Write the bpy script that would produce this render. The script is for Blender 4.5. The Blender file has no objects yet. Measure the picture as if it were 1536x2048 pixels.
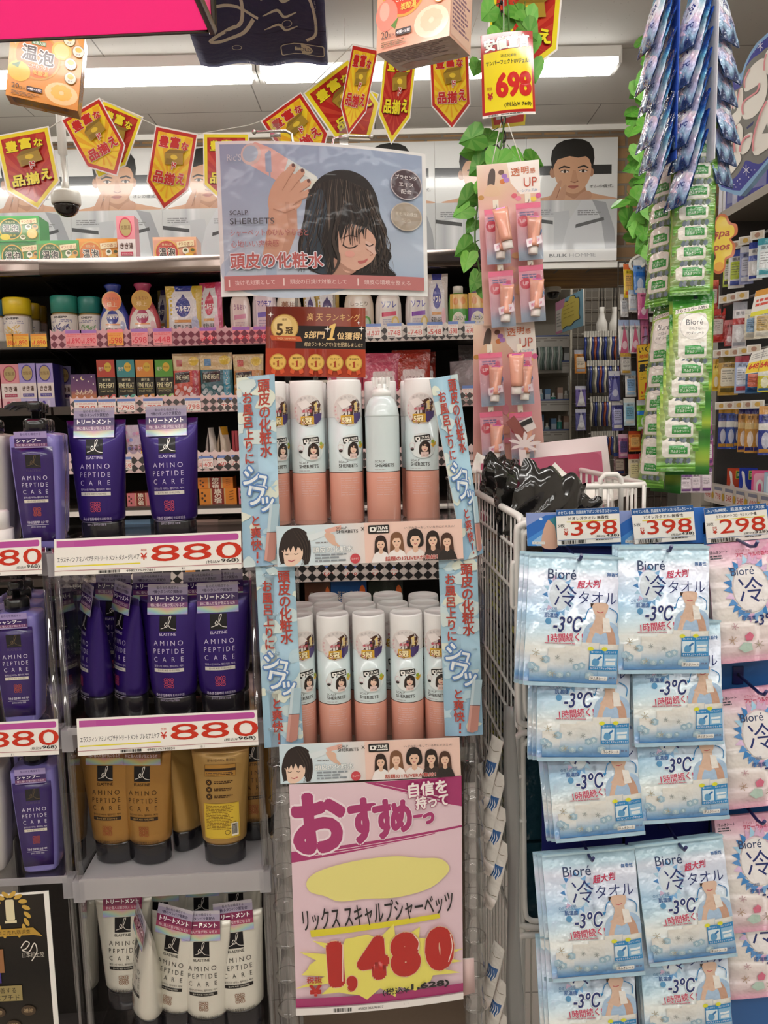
import bpy, bmesh, math, random
from mathutils import Vector, Matrix, Euler
from mathutils.geometry import tessellate_polygon
S = bpy.context.scene
RND = random.Random(11)
pi = math.pi
# ---------------------------------------------------------------- camera, world, exposure
F = 1500.0
PITCH, ROLL = math.radians(-7.0), math.radians(-1.3)
CAM = Vector((0, 0, 1.5))
CM = Matrix.Rotation(pi / 2 + PITCH, 3, 'X') @ Matrix.Rotation(ROLL, 3, 'Z')
cam = bpy.data.cameras.new('camera')
cam.sensor_fit = 'VERTICAL'
cam.sensor_height = 24.0
cam.lens = F / 2048 * 24.0
cam.clip_start = 0.02
camo = bpy.data.objects.new('camera', cam)
camo.matrix_world = Matrix.Translation(CAM) @ CM.to_4x4()
S.collection.objects.link(camo)
S.camera = camo
S.view_settings.view_transform = 'Standard'
S.view_settings.look = 'None'
S.view_settings.gamma = 1.0
S.view_settings.use_curve_mapping = False
S.view_settings.exposure = -0.28
w = bpy.data.worlds.new('world')
S.world = w
w.use_nodes = True
w.node_tree.nodes['Background'].inputs[0].default_value = (0.9, 0.95, 1.0, 1)
w.node_tree.nodes['Background'].inputs[1].default_value = 0.3
LAMP = 22.0          # strength of the ceiling tubes
CEIL = 2.74

def ray(px, py):
 return CM @ Vector(((px - 768) / F, -(py - 1024) / F, -1))

def P(px, py, Y):
 d = ray(px, py)
 return CAM + d * (Y / d.y)

def PZ(px, py, z):
 d = ray(px, py)
 return CAM + d * ((z - CAM.z) / d.z)

def PX(px, py, x):
 d = ray(px, py)
 return CAM + d * (x / d.x)

def lin(c):
 return c / 12.92 if c <= 0.04045 else ((c + 0.055) / 1.055) ** 2.4

_hx = {}

def C(h):
 if not isinstance(h, str):
  return h
 if h not in _hx:
  k = h
  if len(k) == 3:
   k = k[0] * 2 + k[1] * 2 + k[2] * 2
  _hx[h] = tuple(lin(int(k[i:i + 2], 16) / 255) for i in (0, 2, 4))
 return _hx[h]

def mix(a, b, t):
 a, b = C(a), C(b)
 return tuple(a[i] + (b[i] - a[i]) * t for i in range(3))

def ramp(stops):
 """stops: [(t, col)...] -> function of t"""
 st = [(t, C(c)) for t, c in stops]

 def f(t):
  if t <= st[0][0]:
   return st[0][1]
  for (a, ca), (b, cb) in zip(st, st[1:]):
   if t <= b:
    return mix(ca, cb, (t - a) / (b - a + 1e-9))
  return st[-1][1]
 return f

# ---------------------------------------------------------------- materials (colour comes from the printed colour of each face)
_mats = {}
SPEC = {  # rough, metallic, coat, bump scale, bump strength
 'paper': (.62, 0, 0, 0, 0), 'card': (.42, 0, .1, 0, 0), 'gloss': (.22, 0, .35, 0, 0),
 'plastic': (.34, 0, .15, 0, 0), 'shiny': (.12, 0, .5, 0, 0), 'film': (.2, 0, .35, 30, .36),
 'crinkle': (.16, 0, .4, 60, .45), 'laminate': (.5, 0, .14, 11, .12), 'metal': (.25, 1, 0, 0, 0), 'foil': (.24, .65, 0, 40, .25),
 'pearl': (.3, .45, .2, 0, 0), 'satin': (.32, .45, .15, 0, 0), 'cloth': (.85, 0, 0, 35, .25), 'leaf': (.5, 0, .05, 0, 0),
 'matte': (.8, 0, 0, 0, 0), 'enamel': (.3, 0, .3, 0, 0), 'rough': (.75, 0, 0, 120, .2),
}

def mat(n):
 if n in _mats:
  return _mats[n]
 m = bpy.data.materials.new(n)
 m.use_nodes = True
 nt = m.node_tree
 N, L = nt.nodes, nt.links
 b = N['Principled BSDF']
 a = N.new('ShaderNodeAttribute')
 a.attribute_name = 'Col'
 if n in SPEC:
  r, me, co, bs, bst = SPEC[n]
  L.new(a.outputs['Color'], b.inputs['Base Color'])
  b.inputs['Roughness'].default_value = r
  b.inputs['Metallic'].default_value = me
  b.inputs['Coat Weight'].default_value = co
  b.inputs['Specular IOR Level'].default_value = .25 if n == 'laminate' else .5
  b.inputs['Coat Roughness'].default_value = .05
  tc = N.new('ShaderNodeTexCoord')
  nz = N.new('ShaderNodeTexNoise')
  L.new(tc.outputs['Object'], nz.inputs['Vector'])
  if bs:
   nz.inputs['Scale'].default_value = bs
   nz.inputs['Detail'].default_value = 3
   bp = N.new('ShaderNodeBump')
   bp.inputs['Strength'].default_value = bst
   bp.inputs['Distance'].default_value = .02
   L.new(nz.outputs[0], bp.inputs['Height'])
   L.new(bp.outputs[0], b.inputs['Normal'])
   if co:
    L.new(bp.outputs[0], b.inputs['Coat Normal'])
  else:
   nz.inputs['Scale'].default_value = 140
   mr = N.new('ShaderNodeMapRange')
   mr.inputs['To Min'].default_value = r * .88
   mr.inputs['To Max'].default_value = r * 1.12
   L.new(nz.outputs[0], mr.inputs['Value'])
   L.new(mr.outputs[0], b.inputs['Roughness'])
 elif n in ('clear', 'wrap', 'frost'):
  N.remove(b)
  out = N['Material Output']
  tr = N.new('ShaderNodeBsdfTransparent')
  gl = N.new('ShaderNodeBsdfGlossy')
  fr = N.new('ShaderNodeLayerWeight')
  mx = N.new('ShaderNodeMixShader')
  tint, rough, lo, hi, blend = {'clear': (.95, .04, .05, .75, .25), 'wrap': (.93, .12, .07, .6, .3), 'frost': (.86, .25, .1, .7, .35)}[n]
  tr.inputs[0].default_value = (tint, tint, tint * 1.0, 1)
  gl.inputs['Roughness'].default_value = rough
  fr.inputs['Blend'].default_value = blend
  mr = N.new('ShaderNodeMapRange')
  mr.inputs['To Min'].default_value = lo
  mr.inputs['To Max'].default_value = hi
  L.new(fr.outputs['Facing'], mr.inputs['Value'])
  L.new(mr.outputs[0], mx.inputs[0])
  L.new(tr.outputs[0], mx.inputs[1])
  L.new(gl.outputs[0], mx.inputs[2])
  last = mx
  if n == 'frost':
   df = N.new('ShaderNodeBsdfDiffuse')
   tl = N.new('ShaderNodeBsdfTranslucent')
   L.new(a.outputs['Color'], df.inputs[0])
   L.new(a.outputs['Color'], tl.inputs[0])
   m2 = N.new('ShaderNodeMixShader')
   L.new(df.outputs[0], m2.inputs[1])
   L.new(tl.outputs[0], m2.inputs[2])
   m3 = N.new('ShaderNodeMixShader')
   m3.inputs[0].default_value = .55
   L.new(mx.outputs[0], m3.inputs[1])
   L.new(m2.outputs[0], m3.inputs[2])
   last = m3
  if n == 'wrap':
   nz = N.new('ShaderNodeTexNoise')
   nz.inputs['Scale'].default_value = 70
   bp = N.new('ShaderNodeBump')
   bp.inputs['Strength'].default_value = .5
   bp.inputs['Distance'].default_value = .02
   L.new(nz.outputs[0], bp.inputs['Height'])
   L.new(bp.outputs[0], gl.inputs['Normal'])
  L.new(last.outputs[0], out.inputs[0])
 elif n in ('lamp', 'self_glow'):
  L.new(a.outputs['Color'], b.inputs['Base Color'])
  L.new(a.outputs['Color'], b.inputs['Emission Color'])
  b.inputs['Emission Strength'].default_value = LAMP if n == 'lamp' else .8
 _mats[n] = m
 return m

# ---------------------------------------------------------------- mesh collector
class MB:
 def __init__(s):
  s.v, s.f, s.c, s.m, s.s = [], [], [], [], []

 def face(s, idx, col, m, sm=False):
  s.f.append(tuple(idx))
  s.c.append(col)
  s.m.append(m)
  s.s.append(sm)

 def poly(s, pts, col, m='paper', sm=False):
  i = len(s.v)
  s.v += [tuple(p) for p in pts]
  s.face(range(i, i + len(pts)), C(col), m, sm)
  return s

 def box(s, x0, y0, z0, x1, y1, z1, col, m='card', cols=None, M=None):
  """cols: optional dict of face colours f(ront -y) b l r t u(nder)"""
  p = [Vector((x, y, z)) for x in (x0, x1) for y in (y0, y1) for z in (z0, z1)]
  if M is not None:
   p = [M @ q for q in p]
  i = len(s.v)
  s.v += [tuple(q) for q in p]
  cc = cols or {}
  for k, q in (('f', (0, 4, 5, 1)), ('b', (2, 3, 7, 6)), ('l', (0, 1, 3, 2)), ('r', (4, 6, 7, 5)), ('t', (1, 5, 7, 3)), ('u', (0, 2, 6, 4))):
   s.face([i + j for j in q], C(cc.get(k, col)), m)
  return s

 def loft(s, rings, col, m='plastic', caps=(True, True), sm=True, closed=True):
  """rings: list of lists of points; col: one colour or one per band"""
  n = len(rings[0])
  i = len(s.v)
  for r in rings:
   s.v += [tuple(p) for p in r]
  for k in range(len(rings) - 1):
   cc = C(col[k]) if isinstance(col, list) else C(col)
   for j in range(n if closed else n - 1):
    a, b = i + k * n + j, i + k * n + (j + 1) % n
    s.face((a, b, b + n, a + n), cc, m, sm)
  if closed and caps[0]:
   s.face([i + j for j in range(n)][::-1], C(col[0] if isinstance(col, list) else col), m)
  if closed and caps[1]:
   s.face([i + (len(rings) - 1) * n + j for j in range(n)], C(col[-1] if isinstance(col, list) else col), m)
  return s

 def lathe(s, prof, col, m='plastic', o=(0, 0, 0), n=24, ky=1.0, caps=(True, True), sq=2.0):
  """prof [(r, z)]; ky squeezes depth; sq>2 squares the section"""
  rings = []
  for r, z in prof:
   R_ = []
   for j in range(n):
    a = 2 * pi * j / n
    ca, sa = math.cos(a), math.sin(a)
    q = 1.0 if sq == 2.0 else (abs(ca) ** sq + abs(sa) ** sq) ** (-1 / sq)
    R_.append((o[0] + r * ca * q, o[1] + r * ky * sa * q, o[2] + z))
   rings.append(R_)
  return s.loft(rings, col, m, caps)

 def tube(s, pts, r, col, m='metal', n=8, closed=False):
  pts = [Vector(p) for p in pts]
  rings = []
  k = len(pts)
  up = None
  for i, p in enumerate(pts):
   if closed:
    t = pts[(i + 1) % k] - pts[i - 1]
   else:
    t = pts[min(i + 1, k - 1)] - pts[max(i - 1, 0)]
   t.normalize()
   if up is None:
    up = Vector((0, 0, 1)) if abs(t.z) < .9 else Vector((0, 1, 0))
   a = t.cross(up)
   if a.length < 1e-5:
    a = t.cross(Vector((1, .3, .2)))
   a.normalize()
   b = a.cross(t)
   up = b
   rings.append([p + (a * math.cos(2 * pi * j / n) + b * math.sin(2 * pi * j / n)) * r for j in range(n)])
  if closed:
   rings.append(rings[0])
  return s.loft(rings, col, m, (not closed, not closed))

 def sphere(s, c, rx, ry, rz, col, m='plastic', n=16, h=10, z0=-1.0, z1=1.0):
  prof = []
  rings = []
  for k in range(h + 1):
   zz = z0 + (z1 - z0) * k / h
   zz = math.sin(zz * pi / 2)
   r = math.sqrt(max(0, 1 - zz * zz)) + 1e-4
   rings.append([(c[0] + rx * r * math.cos(2 * pi * j / n), c[1] + ry * r * math.sin(2 * pi * j / n), c[2] + rz * zz) for j in range(n)])
  return s.loft(rings, col, m)

 def prism(s, pts, y0, y1, col, m='card', side=None, back=None):
  """outline (x, z) extruded along y from y0 (front) to y1"""
  i = len(s.v)
  n = len(pts)
  s.v += [(x, y0, z) for x, z in pts] + [(x, y1, z) for x, z in pts]
  tri = tessellate_polygon([[Vector((x, z, 0)) for x, z in pts]])
  for a, b, c in tri:
   s.face((i + a, i + b, i + c), C(col), m)
   s.face((i + n + c, i + n + b, i + n + a), C(back or col), m)
  for j in range(n):
   k = (j + 1) % n
   s.face((i + j, i + k, i + n + k, i + n + j), C(side or col), m)
  return s

 def sheet(s, fn, nu, nv, col, m='paper', thick=0.0, back=None):
  """fn(u, v) -> point; two-sided slab when thick (fn(u, v, h))"""
  def lay(h, c, flip):
   i = len(s.v)
   for a in range(nu + 1):
    for b in range(nv + 1):
     s.v.append(tuple(fn(a / nu, b / nv, h)))
   for a in range(nu):
    for b in range(nv):
     q = [i + a * (nv + 1) + b, i + (a + 1) * (nv + 1) + b, i + (a + 1) * (nv + 1) + b + 1, i + a * (nv + 1) + b + 1]
     if callable(c):
      uv = [(a / nu, b / nv), ((a + 1) / nu, b / nv), ((a + 1) / nu, (b + 1) / nv), (a / nu, (b + 1) / nv)]
      cc = [c(*t) for t in uv]
     else:
      cc = C(c)
     if flip:
      q.reverse()
      if isinstance(cc, list):
       cc.reverse()
     s.face(q, cc, m, True)
   return i
  i = lay(0.0, col, False)
  if thick:
   j = lay(-thick, back if back is not None else col, True)
   rim = [a * (nv + 1) for a in range(nu + 1)] + [nu * (nv + 1) + b for b in range(1, nv + 1)] + [a * (nv + 1) + nv for a in range(nu - 1, -1, -1)] + [b for b in range(nv - 1, 0, -1)]
   rc = back if (back is not None and not callable(back)) else ((.7, .7, .7) if callable(col) else col)
   for a, b in zip(rim, rim[1:] + rim[:1]):
    s.face((i + a, j + a, j + b, i + b), C(rc), m)
  return s

 def add(s, o, M=None):
  i = len(s.v)
  s.v += [tuple(M @ Vector(p)) for p in o.v] if M is not None else o.v
  s.f += [tuple(i + k for k in q) for q in o.f]
  s.c += o.c
  s.m += o.m
  s.s += o.s
  return s

 def mesh(s, name):
  me = bpy.data.meshes.new(name)
  me.from_pydata(s.v, [], s.f)
  names = []
  for x in s.m:
   if x not in names:
    names.append(x)
  for x in names:
   me.materials.append(mat(x))
  ix = {x: k for k, x in enumerate(names)}
  me.polygons.foreach_set('material_index', [ix[x] for x in s.m])
  me.polygons.foreach_set('use_smooth', s.s)
  at = me.color_attributes.new('Col', 'FLOAT_COLOR', 'CORNER')
  buf = []
  for q, c in zip(s.f, s.c):
   if isinstance(c, list):
    for k in c:
     buf += (k[0], k[1], k[2], 1.0)
   else:
    buf += (c[0], c[1], c[2], 1.0) * len(q)
  at.data.foreach_set('color', buf)
  me.update()
  return me

 def obj(s, name, parent=None, label=None, cat=None, group=None, kind=None, M=None, origin=None):
  if origin is not None:
   o_ = Vector(origin)
   s.v = [tuple(Vector(p) - o_) for p in s.v]
   M = Matrix.Translation(o_)
  o = bpy.data.objects.new(name, s.mesh(name))
  S.collection.objects.link(o)
  if parent is not None:
   o.parent = parent
  if M is not None:
   o.matrix_basis = M
  tag(o, label, cat, group, kind)
  return o

def tag(o, label=None, cat=None, group=None, kind=None):
 if label:
  o['label'] = label
 if cat:
  o['category'] = cat
 if group:
  o['group'] = group
 if kind:
  o['kind'] = kind
 return o

def TR(p, yaw=0, tilt=0, roll=0, s=1.0):
 """placement: p base point, yaw about z, tilt about x (lean), roll about the view axis, degrees"""
 return Matrix.Translation(Vector(p)) @ Euler((math.radians(tilt), math.radians(roll), math.radians(yaw)), 'XYZ').to_matrix().to_4x4() @ Matrix.Scale(s, 4)

def thing(name, label, cat, M=None, group=None):
 o = bpy.data.objects.new(name, None)
 o.empty_display_size = .03
 S.collection.objects.link(o)
 if M is not None:
  o.matrix_basis = M
 return tag(o, label, cat, group)

def dup(root, M, label, group=None):
 r = root.copy()
 S.collection.objects.link(r)
 r.matrix_basis = M
 r['label'] = label
 if group:
  r['group'] = group
 for ch in list(root.children):
  c = ch.copy()
  S.collection.objects.link(c)
  c.parent = r
  for g in list(ch.children):
   d = g.copy()
   S.collection.objects.link(d)
   d.parent = c
 return r

ORD = ['first', 'second', 'third', 'fourth', 'fifth', 'sixth', 'seventh', 'eighth', 'ninth', 'tenth', 'eleventh', 'twelfth', 'thirteenth', 'fourteenth', 'fifteenth', 'sixteenth',
       'seventeenth', 'eighteenth', 'nineteenth', 'twentieth']

# ---------------------------------------------------------------- flat printed art (y grows downwards)
_txt = {}

def glyphs(t, bold=0.0):
 k = (t, bold)
 if k not in _txt:
  c = bpy.data.curves.new('lettering', 'FONT')
  c.body = t
  c.offset = bold
  c.resolution_u = 3
  c.fill_mode = 'BOTH'
  o = bpy.data.objects.new('lettering', c)
  me = bpy.data.meshes.new_from_object(o)
  vs = [(v.co.x, v.co.y) for v in me.vertices]
  fs = [tuple(p.vertices) for p in me.polygons]
  bpy.data.objects.remove(o)
  bpy.data.curves.remove(c)
  bpy.data.meshes.remove(me)
  _txt[k] = (vs, fs)
 return _txt[k]

class Art:
 def __init__(s, dz=4e-5):
  s.it = []
  s.k = 0
  s.dz = dz

 def _a(s, vs, fs, col):
  s.k += 1
  s.it.append((vs, fs, col if callable(col) else C(col), s.k))
  return s

 def poly(s, pts, col):
  t = tessellate_polygon([[Vector((x, y, 0)) for x, y in pts]])
  return s._a(list(pts), [tuple(q) for q in t], col)

 def rect(s, x0, y0, x1, y1, col, nx=1, ny=1):
  vs = [(x0 + (x1 - x0) * i / nx, y0 + (y1 - y0) * j / ny) for i in range(nx + 1) for j in range(ny + 1)]
  fs = [(i * (ny + 1) + j, i * (ny + 1) + j + 1, (i + 1) * (ny + 1) + j + 1, (i + 1) * (ny + 1) + j) for i in range(nx) for j in range(ny)]
  return s._a(vs, fs, col)

 def rrect(s, x0, y0, x1, y1, r, col, n=5):
  pts = []
  for cx, cy, a0 in ((x1 - r, y0 + r, -90), (x1 - r, y1 - r, 0), (x0 + r, y1 - r, 90), (x0 + r, y0 + r, 180)):
   for k in range(n + 1):
    a = math.radians(a0 + 90 * k / n)
    pts.append((cx + r * math.cos(a), cy + r * math.sin(a)))
  return s.poly(pts, col)

 def ell(s, cx, cy, rx, ry, col, n=24, rot=0.0, a0=0, a1=360):
  ca, sa = math.cos(math.radians(rot)), math.sin(math.radians(rot))
  pts = []
  full = a1 - a0 >= 360
  for k in range(n if full else n + 1):
   a = math.radians(a0 + (a1 - a0) * k / n)
   x, y = rx * math.cos(a), ry * math.sin(a)
   pts.append((cx + x * ca - y * sa, cy + x * sa + y * ca))
  return s._a(pts, [tuple(range(len(pts)))], col)

 def ring(s, cx, cy, r, w, col, n=32, ky=1.0):
  vs, fs = [], []
  for k in range(n):
   a = 2 * pi * k / n
   vs += [(cx + r * math.cos(a), cy + ky * r * math.sin(a)), (cx + (r - w) * math.cos(a), cy + ky * (r - w) * math.sin(a))]
   q = 2 * ((k + 1) % n)
   fs.append((2 * k, q, q + 1, 2 * k + 1))
  return s._a(vs, fs, col)

 def line(s, pts, w, col, taper=False):
  n = len(pts)
  vs, fs = [], []
  for i, (x, y) in enumerate(pts):
   a = pts[max(i - 1, 0)]
   b = pts[min(i + 1, n - 1)]
   dx, dy = b[0] - a[0], b[1] - a[1]
   l = math.hypot(dx, dy) or 1
   hw = w / 2
   if taper:
    hw *= .25 + .75 * math.sin(pi * min(.95, max(.05, i / (n - 1))))
   vs += [(x - dy / l * hw, y + dx / l * hw), (x + dy / l * hw, y - dx / l * hw)]
   if i:
    fs.append((2 * i - 2, 2 * i, 2 * i + 1, 2 * i - 1))
  return s._a(vs, fs, col)

 def blob(s, pts, col, n=6):
  """closed smooth outline through pts"""
  return s.poly(smooth(pts, n, True), col)

 def curve(s, pts, w, col, n=6, taper=False):
  return s.line(smooth(pts, n, False), w, col, taper)

 def txt(s, t, cx, cy, h, col, w=None, bold=0.0, rot=0.0, sh=0.0, out=None, al='c', out2=None):
  """lettering fitted to height h (and width w) around cx, cy"""
  vs0, fs0 = glyphs(t, 0.0)
  if not vs0:
   return s
  x0, x1 = min(v[0] for v in vs0), max(v[0] for v in vs0)
  y0, y1 = min(v[1] for v in vs0), max(v[1] for v in vs0)
  sp = max((out[1] if out else 0), 0)
  b_ = max(bold, 0)
  em = h / (y1 - y0 + 1e-6)
  if w is not None:
   em = min(em, w / (x1 - x0 + 1e-6) * 1.3)
  rb = min(b_ * em * .8, h * .2)
  ky = max(h - 2 * rb, h * .4) / (y1 - y0 + 1e-6)
  kx = ky if w is None else max(w - 2 * rb, w * .4) / (x1 - x0 + 1e-6)
  mx, my = (x0 + x1) / 2, (y0 + y1) / 2
  if al == 'l':
   cx += (x1 - x0) / 2 * kx
  elif al == 'r':
   cx -= (x1 - x0) / 2 * kx
  ca, sa = math.cos(math.radians(rot)), math.sin(math.radians(rot))
  vs, fs = glyphs(t, min(bold, 0))
  base = []
  for x, y in vs:
   X, Y = (x - mx) * kx, -(y - my) * ky
   X -= sh * Y
   base.append((cx + X * ca - Y * sa, cy + X * sa + Y * ca))
  if out:
   s._fat(base, fs, rb + sp * em * .9, out[0], 10)
  s._fat(base, fs, rb, col, 12 if h > 20 and bold > .04 else 6)
  return s

 def _fat(s, base, fs, r, col, n):
  """lettering thickened evenly by r"""
  if r <= 0:
   return s._a(base, fs, col)
  offs = [(0, 0)] + [(r * math.cos(2 * pi * k / n + .3), r * math.sin(2 * pi * k / n + .3)) for k in range(n)]
  if n > 8:
   offs += [(r * .55 * math.cos(2 * pi * k / 6), r * .55 * math.sin(2 * pi * k / 6)) for k in range(6)]
  col = C(col)
  for j, (dx, dy) in enumerate(offs):
   s.it.append(([(x + dx, y + dy) for x, y in base], fs, col, s.k + 1 + .25 * j))
  s.k += 1 + .25 * len(offs)
  return s

 def vtxt(s, t, cx, y0, pitch, col, size=None, wid=None, bold=0.0, out=None, dx=0.0, sh=0.0):
  """vertical lettering, one character per pitch"""
  size = size or pitch * .9
  wid = wid or size
  for i, ch in enumerate(t):
   if ch == ' ':
    continue
   vs, fs = glyphs(ch, 0.0)
   xs = [v[0] for v in vs]
   ox, oy = cx + dx * i, y0 + pitch * (i + .5)
   my = .36
   base = [(ox + (x - (.5 if max(xs) > .55 else (min(xs) + max(xs)) / 2)) * wid + sh * (y - my) * size, oy - (y - my) * size) for x, y in vs]
   if out:
    s._fat(base, fs, (bold * .8 + out[1]) * size, out[0], 10)
   s._fat(base, fs, bold * .8 * size, col, 6)
  return s

 def noise_text(s, x0, y0, x1, y1, rows, col, rnd, fill=.55, words=True):
  """rows of tiny unreadable print as broken hairlines"""
  ph = (y1 - y0) / rows
  vs, fs = [], []
  for r in range(rows):
   x = x0
   end = x1 - rnd.random() * .3 * (x1 - x0)
   while x < end:
    l = ph * rnd.uniform(.6, 3.2)
    xe = min(x + l, end)
    y = y0 + ph * r
    i = len(vs)
    vs += [(x, y), (xe, y), (xe, y + ph * fill), (x, y + ph * fill)]
    fs.append((i, i + 1, i + 2, i + 3))
    x = xe + ph * .35
  return s._a(vs, fs, col)

 def barcode(s, x0, y0, x1, y1, rnd, col='1a1a1a'):
  vs, fs = [], []
  x = x0
  while x < x1:
   l = (x1 - x0) / 60 * rnd.choice((1, 1, 2, 3))
   i = len(vs)
   vs += [(x, y0), (x + l, y0), (x + l, y1), (x, y1)]
   fs.append((i, i + 1, i + 2, i + 3))
   x += l + (x1 - x0) / 60 * rnd.choice((1, 2, 2))
  return s._a(vs, fs, col)

 def merge(s, o, fn):
  """place another art through fn(x, y) -> (x, y)"""
  base = s.k
  for vs, fs, c, k in o.it:
   if callable(c):
    c = sum_c(c, vs)
   s.it.append(([fn(x, y) for x, y in vs], fs, c, base + k))
   s.k = max(s.k, base + k)
  return s

 def emit(s, mb, fn, m='paper', xcut=None, ycut=None):
  """fn(x, y, h) -> point"""
  if xcut or ycut:
   bm = bmesh.new()
   li = bm.faces.layers.int.new('it')
   for n, (vs, fs, c, k) in enumerate(s.it):
    bv = [bm.verts.new((x, y, k)) for x, y in vs]
    for q in fs:
     try:
      f = bm.faces.new([bv[j] for j in q])
      f[li] = n
     except ValueError:
      pass
   for cuts, no in ((xcut or (), (1, 0, 0)), (ycut or (), (0, 1, 0))):
    for x in cuts:
     bmesh.ops.bisect_plane(bm, geom=bm.verts[:] + bm.edges[:] + bm.faces[:], plane_co=(x * no[0], x * no[1], 0), plane_no=no)
   bm.verts.index_update()
   i = len(mb.v)
   for v in bm.verts:
    mb.v.append(tuple(fn(v.co.x, v.co.y, v.co.z * s.dz)))
   for f in bm.faces:
    c = s.it[f[li]][2]
    fv = list(f.verts)
    if _area([(v.co.x, v.co.y) for v in fv]) > 0:
     fv.reverse()
    ids = [v.index for v in fv]
    cc = [c(v.co.x, v.co.y) for v in fv] if callable(c) else c
    mb.face([i + j for j in ids], cc, m, True)
   bm.free()
   return mb
  for vs, fs, c, k in s.it:
   i = len(mb.v)
   for x, y in vs:
    mb.v.append(tuple(fn(x, y, k * s.dz)))
   for q in fs:
    if _area([vs[j] for j in q]) > 0:
     q = q[::-1]
    cc = [c(*vs[j]) for j in q] if callable(c) else c
    mb.face([i + j for j in q], cc, m)
  return mb

def _area(p):
 return sum(p[k - 1][0] * p[k][1] - p[k][0] * p[k - 1][1] for k in range(len(p)))

def sum_c(c, vs):
 x = sum(v[0] for v in vs) / len(vs)
 y = sum(v[1] for v in vs) / len(vs)
 return c(x, y)

def smooth(pts, n=6, closed=True):
 k = len(pts)
 out = []
 for i in range(k if closed else k - 1):
  g = (lambda j: pts[j % k]) if closed else (lambda j: pts[min(max(j, 0), k - 1)])
  p0, p1, p2, p3 = g(i - 1), g(i), g(i + 1), g(i + 2)
  for t in range(n):
   u = t / n
   out.append(tuple(.5 * (2 * p1[d] + (p2[d] - p0[d]) * u + (2 * p0[d] - 5 * p1[d] + 4 * p2[d] - p3[d]) * u * u + (3 * p1[d] - p0[d] - 3 * p2[d] + p3[d]) * u ** 3) for d in range(len(p1))))
 if not closed:
  out.append(tuple(pts[-1]))
 return out

def cuts(a, b, n):
 return [a + (b - a) * k / n for k in range(1, n)]

def quad(c, W, H, bow=0.0, bowv=0.0):
 """map art of size W x H (y down) on the four world corners TL TR BR BL; bow bulges towards the viewer"""
 tl, tr, br, bl = [Vector(p) for p in c]
 nrm = (tr - tl).cross(bl - tl)
 nrm.normalize()
 if nrm.dot(CAM - (tl + br) / 2) < 0:
  nrm = -nrm

 def fn(x, y, h=0.0):
  u, v = x / W, y / H
  p = tl * (1 - u) * (1 - v) + tr * u * (1 - v) + br * u * v + bl * (1 - u) * v
  return p + nrm * (h + bow * 4 * u * (1 - u) + bowv * 4 * v * (1 - v))
 return fn

def front(w_mm, top_mm, y=0.0, s=.001, x0=0.0):
 """art in mm, x from the middle, y down from top_mm above the base, on the plane facing -y"""
 return lambda x, yy, h=0.0: (x0 + x * s, y - h, (top_mm - yy) * s)

def card(name, px, Y, W, H, art, label, cat, m='laminate', thick=.0012, bow=0.0, bowv=0.0, group=None, nu=1, back='d8d5d0', parent=None, base='f2efe9', xc=0, yc=0):
 """printed sheet whose four corners stand at photo points px (TL TR BR BL) at depth Y (number or four)"""
 ys = Y if isinstance(Y, (list, tuple)) else [Y] * 4
 c = [P(p[0], p[1], y) for p, y in zip(px, ys)]
 o = sum(c, Vector()) / 4
 fn = quad(c, W, H, bow, bowv)
 mb = MB()
 mb.sheet(lambda u, v, h: fn(u * W, v * H, h), max(nu, 1), max(yc, nu, 1), base, m, thick, back)
 if art:
  art.emit(mb, fn, m, cuts(0, W, xc or nu) if max(xc, nu) > 1 else None, cuts(0, H, yc or nu) if max(yc, nu) > 1 else None)
 return mb.obj(name, parent, label, cat, group, origin=o)

# ================================================================ the setting
def nmat(name, build):
 m = bpy.data.materials.new(name)
 m.use_nodes = True
 nt = m.node_tree
 build(nt, nt.nodes, nt.links, nt.nodes['Principled BSDF'])
 _mats[name] = m
 return m

def rgb(h):
 c = C(h)
 return (c[0], c[1], c[2], 1)

def _brick(nt, N, L, b):
 tc = N.new('ShaderNodeTexCoord')
 mp = N.new('ShaderNodeMapping')
 mp.inputs['Rotation'].default_value = (pi / 2, 0, 0)
 L.new(tc.outputs['Object'], mp.inputs[0])
 br = N.new('ShaderNodeTexBrick')
 L.new(mp.outputs[0], br.inputs['Vector'])
 br.inputs['Scale'].default_value = 1
 br.inputs['Brick Width'].default_value = .145
 br.inputs['Row Height'].default_value = .052
 br.inputs['Mortar Size'].default_value = .006
 br.inputs['Mortar Smooth'].default_value = .3
 br.inputs['Color1'].default_value = rgb('a07c50')
 br.inputs['Color2'].default_value = rgb('6a5340')
 br.inputs['Mortar'].default_value = rgb('746a5e')
 nz = N.new('ShaderNodeTexNoise')
 nz.inputs['Scale'].default_value = 9
 nz.inputs['Detail'].default_value = 4
 L.new(tc.outputs['Object'], nz.inputs['Vector'])
 mx = N.new('ShaderNodeMix')
 mx.data_type = 'RGBA'
 mx.blend_type = 'OVERLAY'
 mx.inputs[0].default_value = .45
 L.new(br.outputs[0], mx.inputs[6])
 L.new(nz.outputs[0], mx.inputs[7])
 L.new(mx.outputs[2], b.inputs['Base Color'])
 bp = N.new('ShaderNodeBump')
 bp.inputs['Strength'].default_value = .5
 bp.inputs['Distance'].default_value = .01
 bp.invert = True
 L.new(br.outputs['Fac'], bp.inputs['Height'])
 L.new(bp.outputs[0], b.inputs['Normal'])
 b.inputs['Roughness'].default_value = .85

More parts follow.
